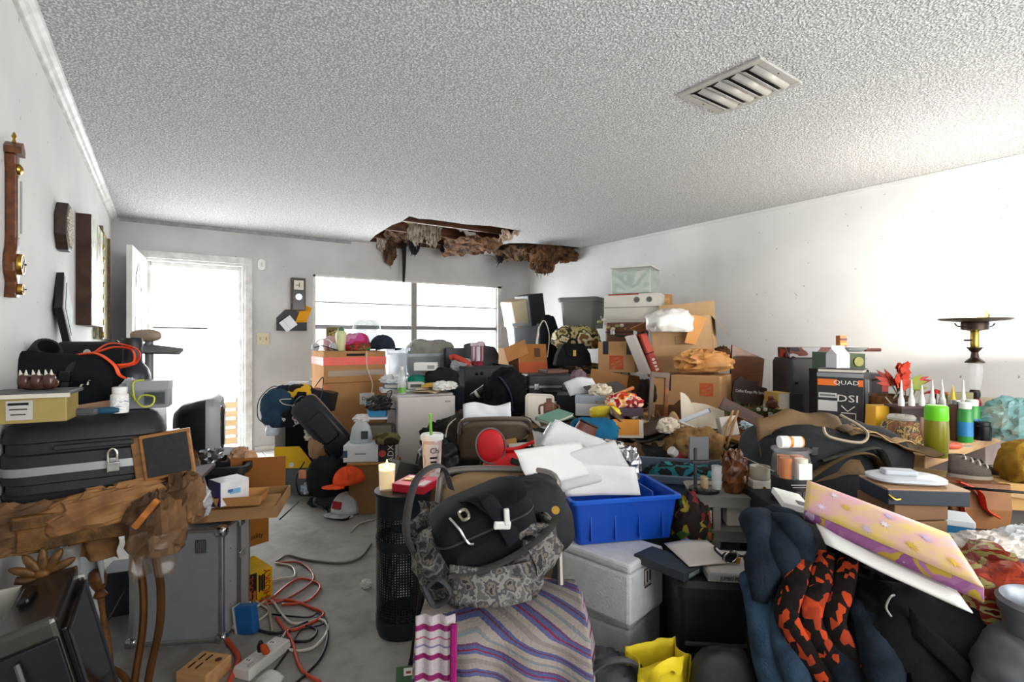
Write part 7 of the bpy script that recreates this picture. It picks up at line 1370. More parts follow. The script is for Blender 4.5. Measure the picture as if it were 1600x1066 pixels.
g = T('leaning_laptop', 'black flat panel leaning on the left of the olive duffel', 'panel', P(1203, 745, 2.22), -10, -14, 12); O('shell', B().box((0, 0.01, 0.1), (0.12, 0.018, 0.23)), plas('#1c1d1f', 0.4), g, bev=0.006); O('edge', B().box((0, -0.001, 0.1), (0.106, 0.003, 0.21)), plas('#2a2b2d', 0.4), g)
# grey plastic rack
RK = plas('#7d7872', 0.5); qr = P(1150, 790, 1.98); zR = P(1150, 775, 1.98).z
g = T('plastic_rack', 'grey plastic shelf rack with jars on top before the heap', 'rack', Vector((qr.x, qr.y, 0)), -8)
def rsl(z, w_=0.31, d_=0.2): return B().loft([[(x, y+0.09, zz) for x, y in rr(w_, d_, 0.03)] for zz in (z-0.045, z-0.02)]+[[(x, y+0.09, z) for x, y in rr(w_+0.02, d_+0.02, 0.035)]])
O('top_shelf', rsl(zR), RK, g, True)
for z in (zR-0.13, zR-0.32): O('shelf', rsl(z, 0.29), RK, g, True)
for x, y in ((-0.07, 0.01), (0.12, 0.01), (-0.12, 0.17), (0.12, 0.17)): O('post', B().box((x, y, zR/2), (0.03, 0.03, zR-0.02)), RK, g, bev=0.004)
O('back_panel', B().box((0.02, 0.19, zR-0.2), (0.26, 0.006, 0.32)), pap('#b9b2a6'), g); O('number_strip', B().box((-0.1, 0.0, zR-0.11), (0.02, 0.004, 0.1)), pap('#c9c4b8'), g); txt('0 6 0', 0.026, INK, g, (-0.1, -0.003, zR-0.11), (R(90), R(-90), 0), name='print')
O('curved_brace', B().tube([(-0.1, -0.01, zR-0.12), (-0.13, -0.015, zR-0.2), (-0.17, -0.02, zR-0.28)], 0.014, 8, 6), wood('#8a6a44', '#6a4d2c'), g, True)
smallbox('white_block_box', 'white carton on the upper shelf of the grey rack', Vector((qr.x, qr.y, zR-0.128))+RT*0.04+FW*0.03, 0.12, 0.1, 0.075, pap('#c5bcae'), -8)
def onR(dx, dy, dz=0): return Vector((qr.x, qr.y, zR+0.002+dz))+RT*dx+FW*dy
g = T('phone_stand', 'grey phone stand with round base on the rack', 'stand', onR(-0.1, 0.06), 4)
O('base', B().lathe([(0.058, 0), (0.058, 0.01), (0.05, 0.014)], 24), BLKS, g, True); O('post', B().box((-0.035, 0, 0.09), (0.012, 0.01, 0.16)), BLK, g, bev=0.002); O('plate', B().box((-0.02, 0.004, 0.165), (0.08, 0.01, 0.095)), plas('#4b4d50', 0.5), g, bev=0.003); O('clamp', B().box((-0.02, -0.006, 0.115), (0.07, 0.024, 0.014)), BLK, g, bev=0.003); O('arm', B().box((0.04, -0.004, 0.118), (0.05, 0.012, 0.008)), BLK, g, bev=0.002)
for i in range(3): O('perfume_vial', B().lathe([(0.012, 0.014), (0.012, 0.05), (0.01, 0.056)], 12, Matrix.Translation((0.0+0.001*i, 0.012*i-0.012, 0.0))), glassy('#c9b28a', 0.4, 0.1), g, True)
bottle('shot_glass', 'stack of small glass tumblers on the base of the phone stand', onR(-0.06, 0.035, 0.014), [(0.016, 0), (0.021, 0.03), (0.018, 0.03), (0.021, 0.06), (0.018, 0.06), (0.02, 0.09)], glassy('#cfd2d2', 0.45, 0.05), cat='glass')
crumple('amber_bag', 'dark amber cellophane bag of sweets standing on the rack', 'bag', onR(0.015, 0.05), (0.046, 0.04, 0.085), mat('#3a2012', 0.18, 0, 0.5, 25, 0, 60, '#6d4022'), 5, 0.35, 5)
g = T('candle_jar', 'small jar with a knife across it on a white block', 'jar', onR(0.115, 0.05), 0); O('white_block', B().box((0, 0.0, 0.025), (0.085, 0.07, 0.05)), pap('#d0c8ba'), g, bev=0.004); O('glass', B().lathe([(0.036, 0.05), (0.038, 0.055), (0.038, 0.1), (0.034, 0.1), (0.034, 0.06)], 20), glassy('#c9c2b0', 0.5, 0.1), g, True); O('brass_stud', B().cyl((0, -0.036, 0.022), (0, -0.04, 0.022), 0.007, n=10), BRASS, g)
g = T('butter_knife', 'butter knife lying across the small jar', 'knife', onR(0.12, 0.02, 0.104), -50, 0, 14); O('blade', B().box((0.02, 0, 0), (0.1, 0.013, 0.002)), CHROME, g, bev=0.001); O('handle', B().box((-0.06, 0, 0), (0.07, 0.009, 0.004)), CHROME, g, bev=0.001)
# big jar of medicine bottles
qj = P(1236, 780, 1.86); g = T('medicine_jar', 'big glass jar of medicine bottles with a dark printed wrap', 'jar', qj, 0)
O('glass', B().lathe([(0.06, 0), (0.064, 0.01), (0.064, 0.14), (0.056, 0.165), (0.058, 0.17), (0.066, 0.175), (0.066, 0.182), (0.054, 0.182), (0.053, 0.165)], 28), glassy('#d9dcdc', 0.1, 0.05), g, True); O('dark_wrap', B().lathe([(0.0648, 0.0), (0.0655, 0.01), (0.0655, 0.085)], 28, cap=False), mat('#15151a', 0.4), g, True)
for i, (x, y) in enumerate(((-0.03, -0.02), (0.02, -0.03), (0.03, 0.02), (-0.015, 0.025))): O('medicine_bottle', B().lathe([(0.02, 0.08), (0.02, 0.135), (0.021, 0.137), (0.021, 0.152)], 12, Matrix.Translation((x, y, 0))), mat('#c06a14' if i != 1 else '#d8cbb5', 0.3), g, True)
O('paper_label', B().box((0.018, -0.055, 0.112), (0.045, 0.012, 0.055)), PAPER, g); txt('LOEV', 0.034, mat('#4d4a4a', 0.5), g, (0.0, -0.0665, 0.032), name='print', squeeze=1.1); O('dotted_print', B().box((0.0, -0.066, 0.068), (0.07, 0.002, 0.004)).box((0.0, -0.066, 0.06), (0.06, 0.002, 0.003)), mat('#8a8684', 0.5), g)
bottle('pill_vial', 'white and orange pill bottle lying across the big medicine jar', qj+Vector((0, 0, 0.205))+RT*-0.042, [(0.019, 0.03), (0.02, 0.035), (0.02, 0.08), (0.018, 0.082)], mat('#d98a2a', 0.35), WHT, [(0.022, 0.0), (0.022, 0.03)], 0, 0, 90, band=(0.0204, 0.042, 0.075), bandm=PAPER)
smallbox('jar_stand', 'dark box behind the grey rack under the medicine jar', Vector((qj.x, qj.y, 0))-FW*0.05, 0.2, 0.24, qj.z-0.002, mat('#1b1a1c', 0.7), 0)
# ================================================================ FOREGROUND CENTRE
def quad(label, pts, m, name='paper_sheet', cat='paper', thick=0.0012, bend=0.012, n=10, group=None):
    p = [P(*q) for q in pts]; nrm = (p[1]-p[0]).cross(p[3]-p[0]).normalized(); c0 = sum(p, Vector())/4
    fn = lambda s, t: ((p[0]*(1-s)+p[1]*s)*(1-t)+(p[3]*(1-s)+p[2]*s)*t)-c0+nrm*bend*(math.sin(math.pi*s)+0.6*noise.noise(Vector((s*3, t*3, pts[0][0]))))
    o = O(name, B().sheet(fn, n, n), m, smooth='all', solid=thick); o.location = c0; return tag(o, label, cat, group)
# perforated bin
PERF = bpy.data.materials.new('m_perforated'); N, L, p = nodes(PERF); p.inputs['Base Color'].default_value = lin('#1b2026'); p.inputs['Roughness'].default_value = 0.4; p.inputs['Metallic'].default_value = 0.5
tc = N.new('ShaderNodeTexCoord'); mp = N.new('ShaderNodeMapping'); mp.inputs['Scale'].default_value = (60, 40, 1); mp.inputs['Rotation'].default_value = (0, 0, 0)
L.new(tc.outputs['UV'], mp.inputs['Vector']); vo = N.new('ShaderNodeTexVoronoi'); vo.inputs['Scale'].default_value = 1.0; vo.inputs['Randomness'].default_value = 0.0; vo.voronoi_dimensions = '2D'; L.new(mp.outputs[0], vo.inputs['Vector'])
lt = N.new('ShaderNodeMath'); lt.operation = 'LESS_THAN'; lt.inputs[1].default_value = 0.32; L.new(vo.outputs['Distance'], lt.inputs[0])
tr_ = N.new('ShaderNodeBsdfTransparent'); mx = N.new('ShaderNodeMixShader'); L.new(lt.outputs[0], mx.inputs[0]); L.new(p.outputs[0], mx.inputs[1]); L.new(tr_.outputs[0], mx.inputs[2]); L.new(mx.outputs[0], N['Material Output'].inputs[0])
qp = PZ(622, 1004, 0.0)+FW*0.11; zP = 0.605; rP = 0.116
g = T('perforated_bin', 'dark perforated metal bin turned upside down as a side table', 'bin', qp, 0)
BINM = mat('#20262c', 0.42, 0.4, 0.08, 20)
def cylsheet(z0, z1, r_=rP): return B().sheet(lambda s, t: (r_*math.cos(2*math.pi*s), r_*math.sin(2*math.pi*s), z0+(z1-z0)*t), 40, 4)
O('perforated_wall', cylsheet(0.07, zP-0.09), PERF, g, 'all')
O('bottom_band', B().lathe([(rP, 0.02), (rP+0.002, 0.03), (rP+0.002, 0.075), (rP-0.002, 0.075), (rP-0.004, 0.02)], 40), BINM, g, True); O('top_band', B().lathe([(rP+0.001, zP-0.1), (rP+0.002, zP-0.02), (rP+0.008, zP-0.012), (rP+0.008, zP), (rP-0.01, zP+0.003)], 40), BINM, g, True)
O('middle_band', B().lathe([(rP+0.001, 0.37), (rP+0.002, 0.41)], 40, cap=False), BINM, g, True); O('foot_ring', B().lathe([(rP-0.02, 0), (rP-0.006, 0.0), (rP-0.002, 0.022), (rP-0.02, 0.022)], 40), BINM, g, True)
def onB(dx, dy, dz=0): return Vector((qp.x, qp.y, zP+0.004+dz))+RT*dx+FW*dy
# candle
g = T('lit_candle', 'burning cream candle in a clear glass on the perforated bin', 'candle', onB(-0.068, -0.02), 0)
O('glass', B().lathe([(0.03, 0), (0.034, 0.004), (0.036, 0.105), (0.0335, 0.105), (0.0315, 0.008)], 24), glassy('#ffffff', 0.15, 0.03), g, True); O('wax', B().lathe([(0.031, 0.008), (0.033, 0.085), (0.02, 0.08), (0.004, 0.079)], 24), mat('#f0d8a0', 0.5, 0, 0.04, 8, emit=0.35), g, True); O('wick', B().cyl((0, 0, 0.078), (0, 0, 0.09), 0.001, n=6), INK, g)
O('flame', B().lathe([(0.001, 0.088), (0.006, 0.097), (0.0065, 0.104), (0.003, 0.118), (0.0005, 0.128)], 12), mat('#ffcf70', 0.5, 0, 0, emit=14), g, True)
l = bpy.data.lights.new('candle_light', 'POINT'); l.energy = 0.5; l.color = (1, 0.7, 0.35); l.shadow_soft_size = 0.01; lo = bpy.data.objects.new('candle_light', l); COL.objects.link(lo); lo.location = onB(-0.068, -0.02, 0.125)
# red chocolate box
g = T('chocolate_box', 'red gift box with a window showing sweets on the perforated bin', 'box', onB(0.035, -0.075), -18)
CR = mat('#c01f34', 0.4, 0, 0.04); O('body', B().box((0, 0.07, 0.016), (0.15, 0.15, 0.032)), CR, g, bev=0.002); O('pink_lid', B().box((0, 0.07, 0.0335), (0.15, 0.15, 0.003)), mat('#d86a80', 0.5), g); O('window_frame', B().box((-0.02, 0.085, 0.036), (0.08, 0.075, 0.002)), mat('#5d1c2c', 0.4), g)
for i in range(2):
    for j in range(2): O('sweet', B().box((-0.038+0.036*i, 0.068+0.034*j, 0.038), (0.03, 0.026, 0.004)), mat(('#d8b45a', '#e6cfc0', '#c9a93a', '#b5514f')[i*2+j], 0.4), g, bev=0.003)
O('silver_corner', B().box((0.055, 0.04, 0.0355), (0.03, 0.07, 0.002)), pap('#d9dbe2'), g)
# drink cup
qcup = P(675, 752, 2.42); g = T('drink_cup', 'printed white drink cup with green straw behind the chocolate box', 'cup', qcup, 0)
O('cup', B().lathe([(0.036, 0), (0.037, 0.004), (0.047, 0.19), (0.05, 0.2)], 24), patchy('cupm', ['#d8d0cc', '#c9b0a6', '#e2dedc', '#cfc2bc'], 9, 0.5, 2), g, True); O('lid', B().lathe([(0.053, 0.196), (0.054, 0.215), (0.048, 0.222), (0.044, 0.216)], 24), WHT, g, True); O('straw', B().cyl((0.0, 0, 0.1), (-0.008, 0, 0.315), 0.0065, n=10), plas('#6fb02c'), g, True)
txt('Ch', 0.036, INK, g, (0.018, -0.0455, 0.15), (R(90), 0, R(20)), name='print')
for i in range(3): O('printed_line', B().box((0.014, -0.0425+0.001*i, 0.118-0.02*i), (0.034-0.006*(i % 2), 0.004, 0.007), Matrix.Rotation(R(18), 3, 'Z')), INK, g)
smallbox('cup_stand', 'brown carton standing behind the perforated bin under the drink cup', Vector((qcup.x, qcup.y, 0))-FW*0.06, 0.16, 0.16, qcup.z-0.003, card('#6b543c'), 0)
# cane and card
a, b_ = P(664, 880, 1.9), PZ(641, 1043, 0.0); g = T('black_cane', 'slim black pole leaning between perforated bin and chair', 'pole', b_, 0); d_ = a-b_; Mi = Matrix.Rotation(YAW, 3, 'Z'); d_ = Mi @ d_
O('shaft', B().cyl((0, 0, 0.01), tuple(d_*1.5), 0.006, n=10), BLK, g, True); O('rubber_tip', B().cyl((0, 0, 0), tuple(d_*0.08), 0.011, 0.009, n=10), BLK, g, True)
g = smallbox('seed_packet', 'green card packet with a white label on the floor at the bottom', PZ(642, 1072, 0.0), 0.11, 0.09, 0.02, mat('#2f5a30', 0.6), 12); O('top_label', B().box((0.005, 0.05, 0.0212), (0.06, 0.045, 0.001)), PAPER, g); O('label_print', B().box((-0.008, 0.045, 0.022), (0.018, 0.014, 0.001)).box((0.018, 0.045, 0.022), (0.016, 0.018, 0.001)), mat('#8d3a30', 0.6), g)
# front chair
TAN2 = mat('#8d7250', 0.5, 0.1, 0.06, 10)
qch = P(775, 735, 1.80); CH = Vector((qch.x, qch.y, 0))-FW*0.16
foldchair('tan folding chair buried under bags and striped blanket in front', CH, 176, TAN2, mat('#77706a', 0.4, 0.5), roll=0)
# striped blanket
stops = [(0.0, '#7d7470'), (0.10, '#8d837c'), (0.22, '#4d5076'), (0.27, '#5f3040'), (0.30, '#505478'), (0.38, '#91877f'), (0.5, '#7d7470'), (0.53, '#65777d'), (0.56, '#8d837c'), (0.68, '#5a3c58'), (0.72, '#4d5076'), (0.80, '#7d2434'), (0.83, '#52567c'), (0.9, '#91877f')]
BLK_STR = striped('blanket', stops, 5.2, 1, wob=0.006)
stops2 = [(0.0, '#a89d9f'), (0.2, '#7a2456'), (0.32, '#aca2a3'), (0.46, '#8f4a5c'), (0.49, '#a89d9f'), (0.62, '#6f6a8c'), (0.66, '#b0a6a8'), (0.80, '#762050'), (0.9, '#a89d9f')]
FLAP_STR = striped('blanketflap', stops2, 4.5, 1, wob=0.006)
g = T('striped_blanket', 'woven blanket striped in blue grey and red draped over the front chair', 'blanket', CH, 0)
def seatpt(s, t):
    # over the seat then falling to the front; s left-right, t front fall
    x = -0.2+0.46*s; tt = t*1.15
    if tt < 0.22: y = 0.05-0.32*(tt/0.22); z = 0.472+0.02*math.sin(math.pi*tt/0.22)
    else:
        k = (tt-0.22)/0.93; y = -0.275-0.05*k-0.035*math.cos(s*19+1.2*k)*k**0.6; z = 0.47-0.455*k
        x = x*(1+0.1*k)+0.015*math.sin(9*s)*k
    return Vector((x, y, z))
b = B().sheet(seatpt, 48, 40)
for k_ in list(b.uv): s_, t_ = b.uv[k_]; b.uv[k_] = (s_, t_-0.34*max(0, s_-0.35)-0.12*max(0, 0.35-s_)+0.5)
O('drape', b, BLK_STR, g, 'all', solid=0.006)
b = B().sheet(lambda s, t: (-0.19+0.1*s, -0.31-0.05*t-0.006*math.cos(s*16), 0.55-0.535*t), 16, 30); O('folded_edge', b, FLAP_STR, g, 'all', solid=0.005); O('magenta_hem', B().tube([(-0.092, -0.325-0.05*t/10, 0.535-0.53*t/10) for t in range(11)], 0.009, 6, 2, flat=0.6), cloth('#8a2060'), g, True)
b = B().sheet(lambda s, t: (0.24+0.06*t+0.05*s*(0.4+t)+0.02, -0.12+0.16*s, 0.47-0.42*t-0.03*s), 8, 20); O('side_fall', b, FLAP_STR, g, 'all', solid=0.005)
# camouflage bag
CAM = patchy('camo', ['#38383a', '#565553', '#78746e', '#454446', '#686056', '#2e2d30'], 24, 0.9, 3, 0.2)
g = T('camouflage_bag', 'open grey camouflage bag on the seat of the front chair', 'bag', CH+Vector((0, 0, 0.515))-FW*0.06-RT*0.03, 6)
def camo(k, z, e=0): return [(x*(1+0.06*math.sin(i*2.1+z*20))+0.02*math.sin(i+z*30), y*(1+0.05*math.cos(i*1.7+z*14)), z+0.02*math.sin(i*1.3)) for i, (x, y) in enumerate(rr(0.4*k-e, 0.27*k-e, 0.09, 7))]
O('body', B().loft([camo(0.8, 0.0), camo(0.98, 0.05), camo(1.04, 0.11), camo(0.98, 0.165), camo(1.06, 0.2), camo(1.02, 0.205, 0.02), camo(0.9, 0.1, 0.03)]), CAM, g, 'all')
O('strap', B().tube([(-0.1, -0.16, 0.1), (0.02, -0.18, 0.13), (0.14, -0.17, 0.19), (0.2, -0.1, 0.22)], 0.028, 6, 6, flat=0.2), cloth('#55534f'), g, True); O('loop_handle', B().tube([(-0.19, -0.06, 0.1), (-0.225, -0.09, 0.2), (-0.2, -0.04, 0.33), (-0.13, -0.0, 0.36), (-0.1, 0.04, 0.28)], 0.018, 6, 6, flat=0.3), cloth('#4b4a4a'), g, True); O('coiled_strap', B().tube([(-0.17, -0.16, 0.06), (-0.13, -0.18, 0.1), (-0.1, -0.18, 0.06), (-0.14, -0.18, 0.03), (-0.17, -0.17, 0.08)], 0.014, 6, 6, flat=0.4), cloth('#3f3f41'), g, True); O('front_flap', B().sheet(lambda s, t: (-0.1+0.22*s, -0.16-0.03*math.sin(math.pi*s)-0.015*t, 0.13-0.1*t), 12, 8), CAM, g, 'all', solid=0.008)
O('grommet', B().lathe([(0.012, 0), (0.012, 0.004), (0.006, 0.004)], 12, Matrix.Translation((0.2, -0.11, 0.25)) @ Matrix.Rotation(R(60), 4, 'X')), BRASS, g, True)
# black camera bag
g = T('camera_bag', 'black padded camera bag with handle sitting in the camouflage bag', 'bag', CH+Vector((0, 0, 0.61))-FW*0.1+RT*0.01, 14, 8, -20)
g.scale = (0.93, 0.93, 0.93)
CB = mat('#0c0d0f', 0.8, 0, 0.12, 14, 0.2, 180, spec=0.2)
def cb(w_, d_, z, r_=0.05): return [(x, y, z) for x, y in rr(w_, d_, r_, 6)]
O('body', B().loft([cb(0.26, 0.15, 0), cb(0.3, 0.18, 0.02), cb(0.31, 0.19, 0.12), cb(0.3, 0.18, 0.16)]), CB, g, True); O('lid', B().loft([cb(0.315, 0.195, 0.155), cb(0.31, 0.19, 0.2), cb(0.24, 0.14, 0.222)]), CB, g, True); O('zip', B().loft([cb(0.32, 0.2, 0.152), cb(0.32, 0.2, 0.158)]), mat('#2c2d30', 0.5), g, True)
O('handle', B().tube([(0.03, -0.03, 0.215), (0.03, -0.09, 0.25), (0.05, -0.12, 0.18), (0.06, -0.12, 0.1)], 0.022, 8, 6, flat=0.3), FAB, g, True); O('handle', B().tube([(-0.04, 0.03, 0.215), (0.0, -0.06, 0.245), (0.04, -0.11, 0.2)], 0.02, 8, 6, flat=0.3), FAB, g, True)
O('white_buckle', B().box((0.045, -0.125, 0.17), (0.05, 0.014, 0.024), Matrix.Rotation(R(25), 3, 'Y')).box((0.065, -0.128, 0.19), (0.016, 0.014, 0.05), Matrix.Rotation(R(15), 3, 'Y')), plas('#cfcfca'), g, bev=0.004)
O('key_clip', B().tube([(-0.09, -0.07, 0.226), (-0.075, -0.1, 0.2), (-0.065, -0.105, 0.15), (-0.05, -0.108, 0.14)], 0.004, 6, 6), CHROME, g, True); O('carabiner', B().tube([(-0.06, -0.07, 0.23), (-0.04, -0.07, 0.232), (-0.035, -0.095, 0.22), (-0.055, -0.1, 0.22)], 0.005, 6, 4, True), met('#b9b49c', 0.3), g, True); O('front_pocket', B().loft([[(x-0.02, y, z+0.085) for x, z in rr(0.22-e, 0.12-e, 0.03)] for y, e in ((-0.09, 0), (-0.112, 0.03))]), CB, g, True)
soft('black_satchel', 'second soft black bag behind the camera bag against the blue bin', 'bag', CH+Vector((0, 0, 0.56))+RT*0.12+FW*0.06, (0.15, 0.1, 0.13), mat('#17181a', 0.8, 0, 0.12, 14, 0.2, 180), 0.12, 2.2, 6, 3.2, 10, 0, -14)
# blue bin, styrofoam boxes
BLU = plas('#1046a8', 0.32)
q0 = P(903, 853, 1.9); g = T('blue_tub', 'bright blue plastic tub full of papers on the foam boxes', 'tub', q0, 12)
wb, db, hb = 0.42, 0.3, 0.165
def bt(k, z, e=0): return [(x+wb/2-0.02, y+db/2-0.01, z) for x, y in rr(wb*k-e, db*k-e, 0.02)]
O('body', B().loft([bt(0.9, 0), bt(1.0, hb), bt(1.0, hb, 0.008), bt(0.9, 0.005, 0.008)]), BLU, g, True); O('rim', B().loft([bt(1.0, hb-0.012), bt(1.0, hb-0.012, -0.022), bt(1.0, hb, -0.024), bt(1.0, hb+0.004, -0.01), bt(1.0, hb, 0.008)], False, False), plas('#1a55bd', 0.3), g, True)
for i in range(4): O('rib', B().box((0.05+0.095*i, 0.0, hb*0.5), (0.006, 0.012, hb*0.85), Matrix.Rotation(R(-5), 3, 'X')), BLU, g)
O('divider', B().box((wb*0.8, db*0.6, hb*0.55), (0.006, db*0.7, hb*0.8)), plas('#1a4fae'), g)
STY = mat('#c9cacc', 0.8, 0, 0.05, 30, 0.3, 120)
def foam(label, cpx, d_, zb_, w_, dd_, h_, yaw, mark=False):
    q = P(cpx, VH, d_); q.z = zb_; g = T('foam_box', label, 'box', q, yaw)     # origin: nearest lower corner
    O('body', B().box((-w_/2, dd_/2, h_*0.42), (w_, dd_, h_*0.84)), STY, g, bev=0.012); O('lid', B().box((-w_/2, dd_/2, h_*0.92), (w_, dd_, h_*0.155)), STY, g, bev=0.01)
    if mark:
        Mz = (R(90), 0, R(90)); O('stamp', B().box((0.001, dd_*0.5, h_*0.66), (0.002, 0.05, 0.055)), mat('#4a2a2c', 0.7), g); O('stamp_ground', B().box((0.002, dd_*0.5, h_*0.66), (0.002, 0.044, 0.049)), mat('#b9b6b4', 0.7), g); O('stamp_figure', B().box((0.003, dd_*0.47, h_*0.66), (0.002, 0.008, 0.04)).box((0.003, dd_*0.55, h_*0.66), (0.002, 0.01, 0.036)), mat('#2a2224', 0.7), g); O('stamp_line', B().box((0.002, dd_*0.5, h_*0.5), (0.002, 0.045, 0.006)), mat('#4a2a2c', 0.7), g)
    return g
foam('upper white foam box with a small stamp under the blue tub', 984, 1.74, 0.285, 0.30, 0.235, q0.z-0.288, -44, True)
foam('lower white foam box on the floor under the stamped one', 985, 1.80, 0.0, 0.33, 0.27, 0.283, -38)
# papers in the tub
PW = pap('#c4c3c1'); PG = pap('#b2b2b0')
quad('large white envelope sheet jutting left over the camera bag', [(803,704,1.72),(905,690,1.98),(925,742,1.95),(831,764,1.74)], PW)
quad('white laminated sheet fanned in the middle of the blue tub', [(857,716,1.86),(960,688,2.05),(990,742,2.0),(878,770,1.88)], PG)
quad('front white sheet standing in the blue tub', [(870,722,1.9),(993,730,2.0),(1001,774,1.98),(884,776,1.9)], PW)
quad('second white sheet right behind the front one', [(868,714,1.95),(970,704,2.08),(998,738,2.06),(880,752,1.95)], PG)
NEWS = striped('news', [(0.0, '#c2c3c2'), (0.55, '#8f9090'), (0.6, '#c2c3c2'), (0.8, '#a3a4a4'), (0.85, '#c2c3c2')], 26, 1)
quad('printed newspaper page sticking up behind the white sheets', [(845,694,2.06),(868,655,2.2),(950,692,2.3),(900,715,2.1)], NEWS)
quad('second printed newspaper page beside the first', [(868,660,2.22),(905,676,2.3),(972,708,2.35),(930,712,2.2)], NEWS)
quad('silvery plastic bag edge left of the newspaper page', [(832,672,2.25),(862,658,2.3),(852,705,2.1),(838,708,2.1)], glassy('#d5d8da', 0.6, 0.2), 'plastic_bag', 'bag', bend=0.03)
crumple('silver_wrapper', 'crumpled silver wrapper at the right end of the papers', 'wrapper', P(985, 748, 2.06), (0.035, 0.03, 0.06), met('#b5b7ba', 0.3), 5)
# small white metal stool frame left of the foam boxes
g = T('metal_stool', 'grey metal stool frame squeezed behind the blanket', 'stool', Vector((P(872, 900, 2.15).x, P(872, 900, 2.15).y, 0)), 10)
MS = mat('#a5a6a6', 0.4, 0.4); zS = P(872, 838, 2.15).z
O('seat', B().box((0, 0.1, zS), (0.26, 0.24, 0.03)), MS, g, bev=0.006)
for x, y in ((-0.11, 0), (0.11, 0), (-0.11, 0.2), (0.11, 0.2)): O('leg', B().cyl((x*1.15, y, 0), (x, y, zS), 0.011, n=8), MS, g, True)
O('rung', B().cyl((-0.12, 0, zS*0.5), (0.12, 0, zS*0.5), 0.007, n=8), MS, g, True)
cord('thin white wire hanging from the blue tub', [P(886, 802, 1.95), P(872, 825, 1.97), P(868, 850, 1.98), P(876, 880, 1.98)], 0.003, OFFW, 'thin_wire')
# grey shoulder bag, yellow bag at the bottom
g = soft('grey_sling_bag', 'grey and black sling bag slumped at the foot of the foam boxes', 'bag', Vector((P(950, 1060, 1.62).x, P(950, 1060, 1.62).y, 0.0)), (0.12, 0.08, 0.15), cloth('#55565a', '#3a3b3f'), 0.3, 2.6, 6)
O('collar', B().tube([(-0.07, -0.06, 0.24), (-0.02, -0.08, 0.3), (0.06, -0.07, 0.29), (0.1, -0.05, 0.2), (0.08, -0.08, 0.12)], 0.024, 6, 6, flat=0.35), cloth('#5d5e62'), g, True)
for i in range(2): O('brass_strip', B().box((-0.01, -0.1, 0.16-0.02*i), (0.06, 0.004, 0.006)), BRASS, g)
g = T('yellow_bag', 'bright yellow shopping bag standing at the bottom edge', 'bag', Vector((P(1040, 1060, 1.55).x, P(1040, 1060, 1.55).y, 0.02)), 18)
YB_ = mat('#ddc41c', 0.7, 0, 0.06, 8, 0.15, 90); O('front', B().sheet(lambda s, t: (-0.09+0.18*s+0.01*math.sin(6*t), -0.03*math.sin(math.pi*s)+0.012*noise.noise(Vector((s*5, t*5, 2))), 0.27*t+0.03*t*math.sin(math.pi*s*0.9)), 14, 12), YB_, g, 'all', solid=0.003); O('back', B().sheet(lambda s, t: (-0.09+0.18*s, 0.08+0.012*noise.noise(Vector((s*5, t*5, 7))), 0.29*t), 12, 10), YB_, g, 'all', solid=0.003)
for x in (-0.09, 0.09): O('gusset', B().sheet(lambda s, t: (x*(1-0.2*math.sin(math.pi*s)), 0.08*s, 0.275*t), 6, 6), YB_, g, 'all', solid=0.003)
O('handle', B().tube([(-0.06, -0.03, 0.24), (-0.07, -0.06, 0.29), (-0.02, -0.065, 0.31), (0.02, -0.045, 0.27)], 0.018, 6, 6, flat=0.25), YB_, g, True); O('black_print', B().box((0.05, -0.036, 0.06), (0.012, 0.003, 0.05)), INK, g)
S1('black_strap_pack', 'black flat case with white lettering on the floor between foam box and bin', 'case', B().box((0, 0.06, 0.03), (0.16, 0.16, 0.06)), BLK, PZ(1040, 1030, 0.0)+FW*0.12, 10, bev=0.006)
g = bpy.data.objects['black_strap_pack']; [O('white_print', B().box((-0.045+0.016*i, 0.03, 0.0605), (0.011, 0.018-0.005*(i % 2), 0.001)), PAPER, g) for i in range(4)]
S1('floor_cardboard', 'flattened brown cardboard lying on the floor beside the foam boxes', 'cardboard', B().box((0, 0.25, 0.003), (0.5, 0.6, 0.006)), card('#a06a38'), PZ(1045, 985, 0.0), 0)

# ================================================================ BLACK BIN WITH CARDS
qk = P(1140, 1100, 1.66); g = T('black_tote', 'black storage tote with flat boxes on its lid in front', 'tote', Vector((qk.x, qk.y, 0)), -6); zK = P(1120, 912, 1.66).z
def kt(w_, d_, z): return [(x, y+0.15, z) for x, y in rr(w_, d_, 0.03)]
O('body', B().loft([kt(0.28, 0.25, 0), kt(0.31, 0.28, zK-0.06)]), mat('#121315', 0.5), g, True); O('lid', B().loft([kt(0.325, 0.3, zK-0.06), kt(0.33, 0.305, zK-0.02), kt(0.31, 0.28, zK-0.002)]), mat('#151618', 0.45), g, True); O('front_bar', B().box((0, -0.0, zK-0.2), (0.28, 0.012, 0.012)), plas('#3a3b3d'), g, bev=0.003)
def onK(dx, dy, dz=0): return Vector((qk.x, qk.y, zK+dz))+RT*dx+FW*dy
g = smallbox('card_game_box', 'flat grey box lettered for jumbo playing cards on the black tote', onK(0.045, 0.0), 0.22, 0.2, 0.026, mat('#8a8a88', 0.6), -6); txt('JUMBO PLAYING CARDS', 0.0165, INK, g, (0.0, -0.0025, 0.013), name='print', squeeze=0.8); O('top_print', B().box((0, 0.1, 0.0265), (0.2, 0.18, 0.001)), pap('#b5aea6'), g)
smallbox('dark_album_box', 'dark slate box lying crosswise behind the playing cards box', onK(-0.1, 0.04), 0.11, 0.2, 0.03, mat('#2b3338', 0.5), 40, panels=((0.0, 0.015, 0.06, 0.012, mat('#7d8488', 0.5)),))
paper('cream sheet lying on the flat boxes', onK(-0.03, 0.06, 0.034), 0.17, 0.18, pap('#c9c0b6'), 10, 2, 0, 0.004, 2)
g = T('sunglasses', 'black sunglasses lying on the cream sheet', 'sunglasses', onK(0.07, 0.07, 0.04), -8)
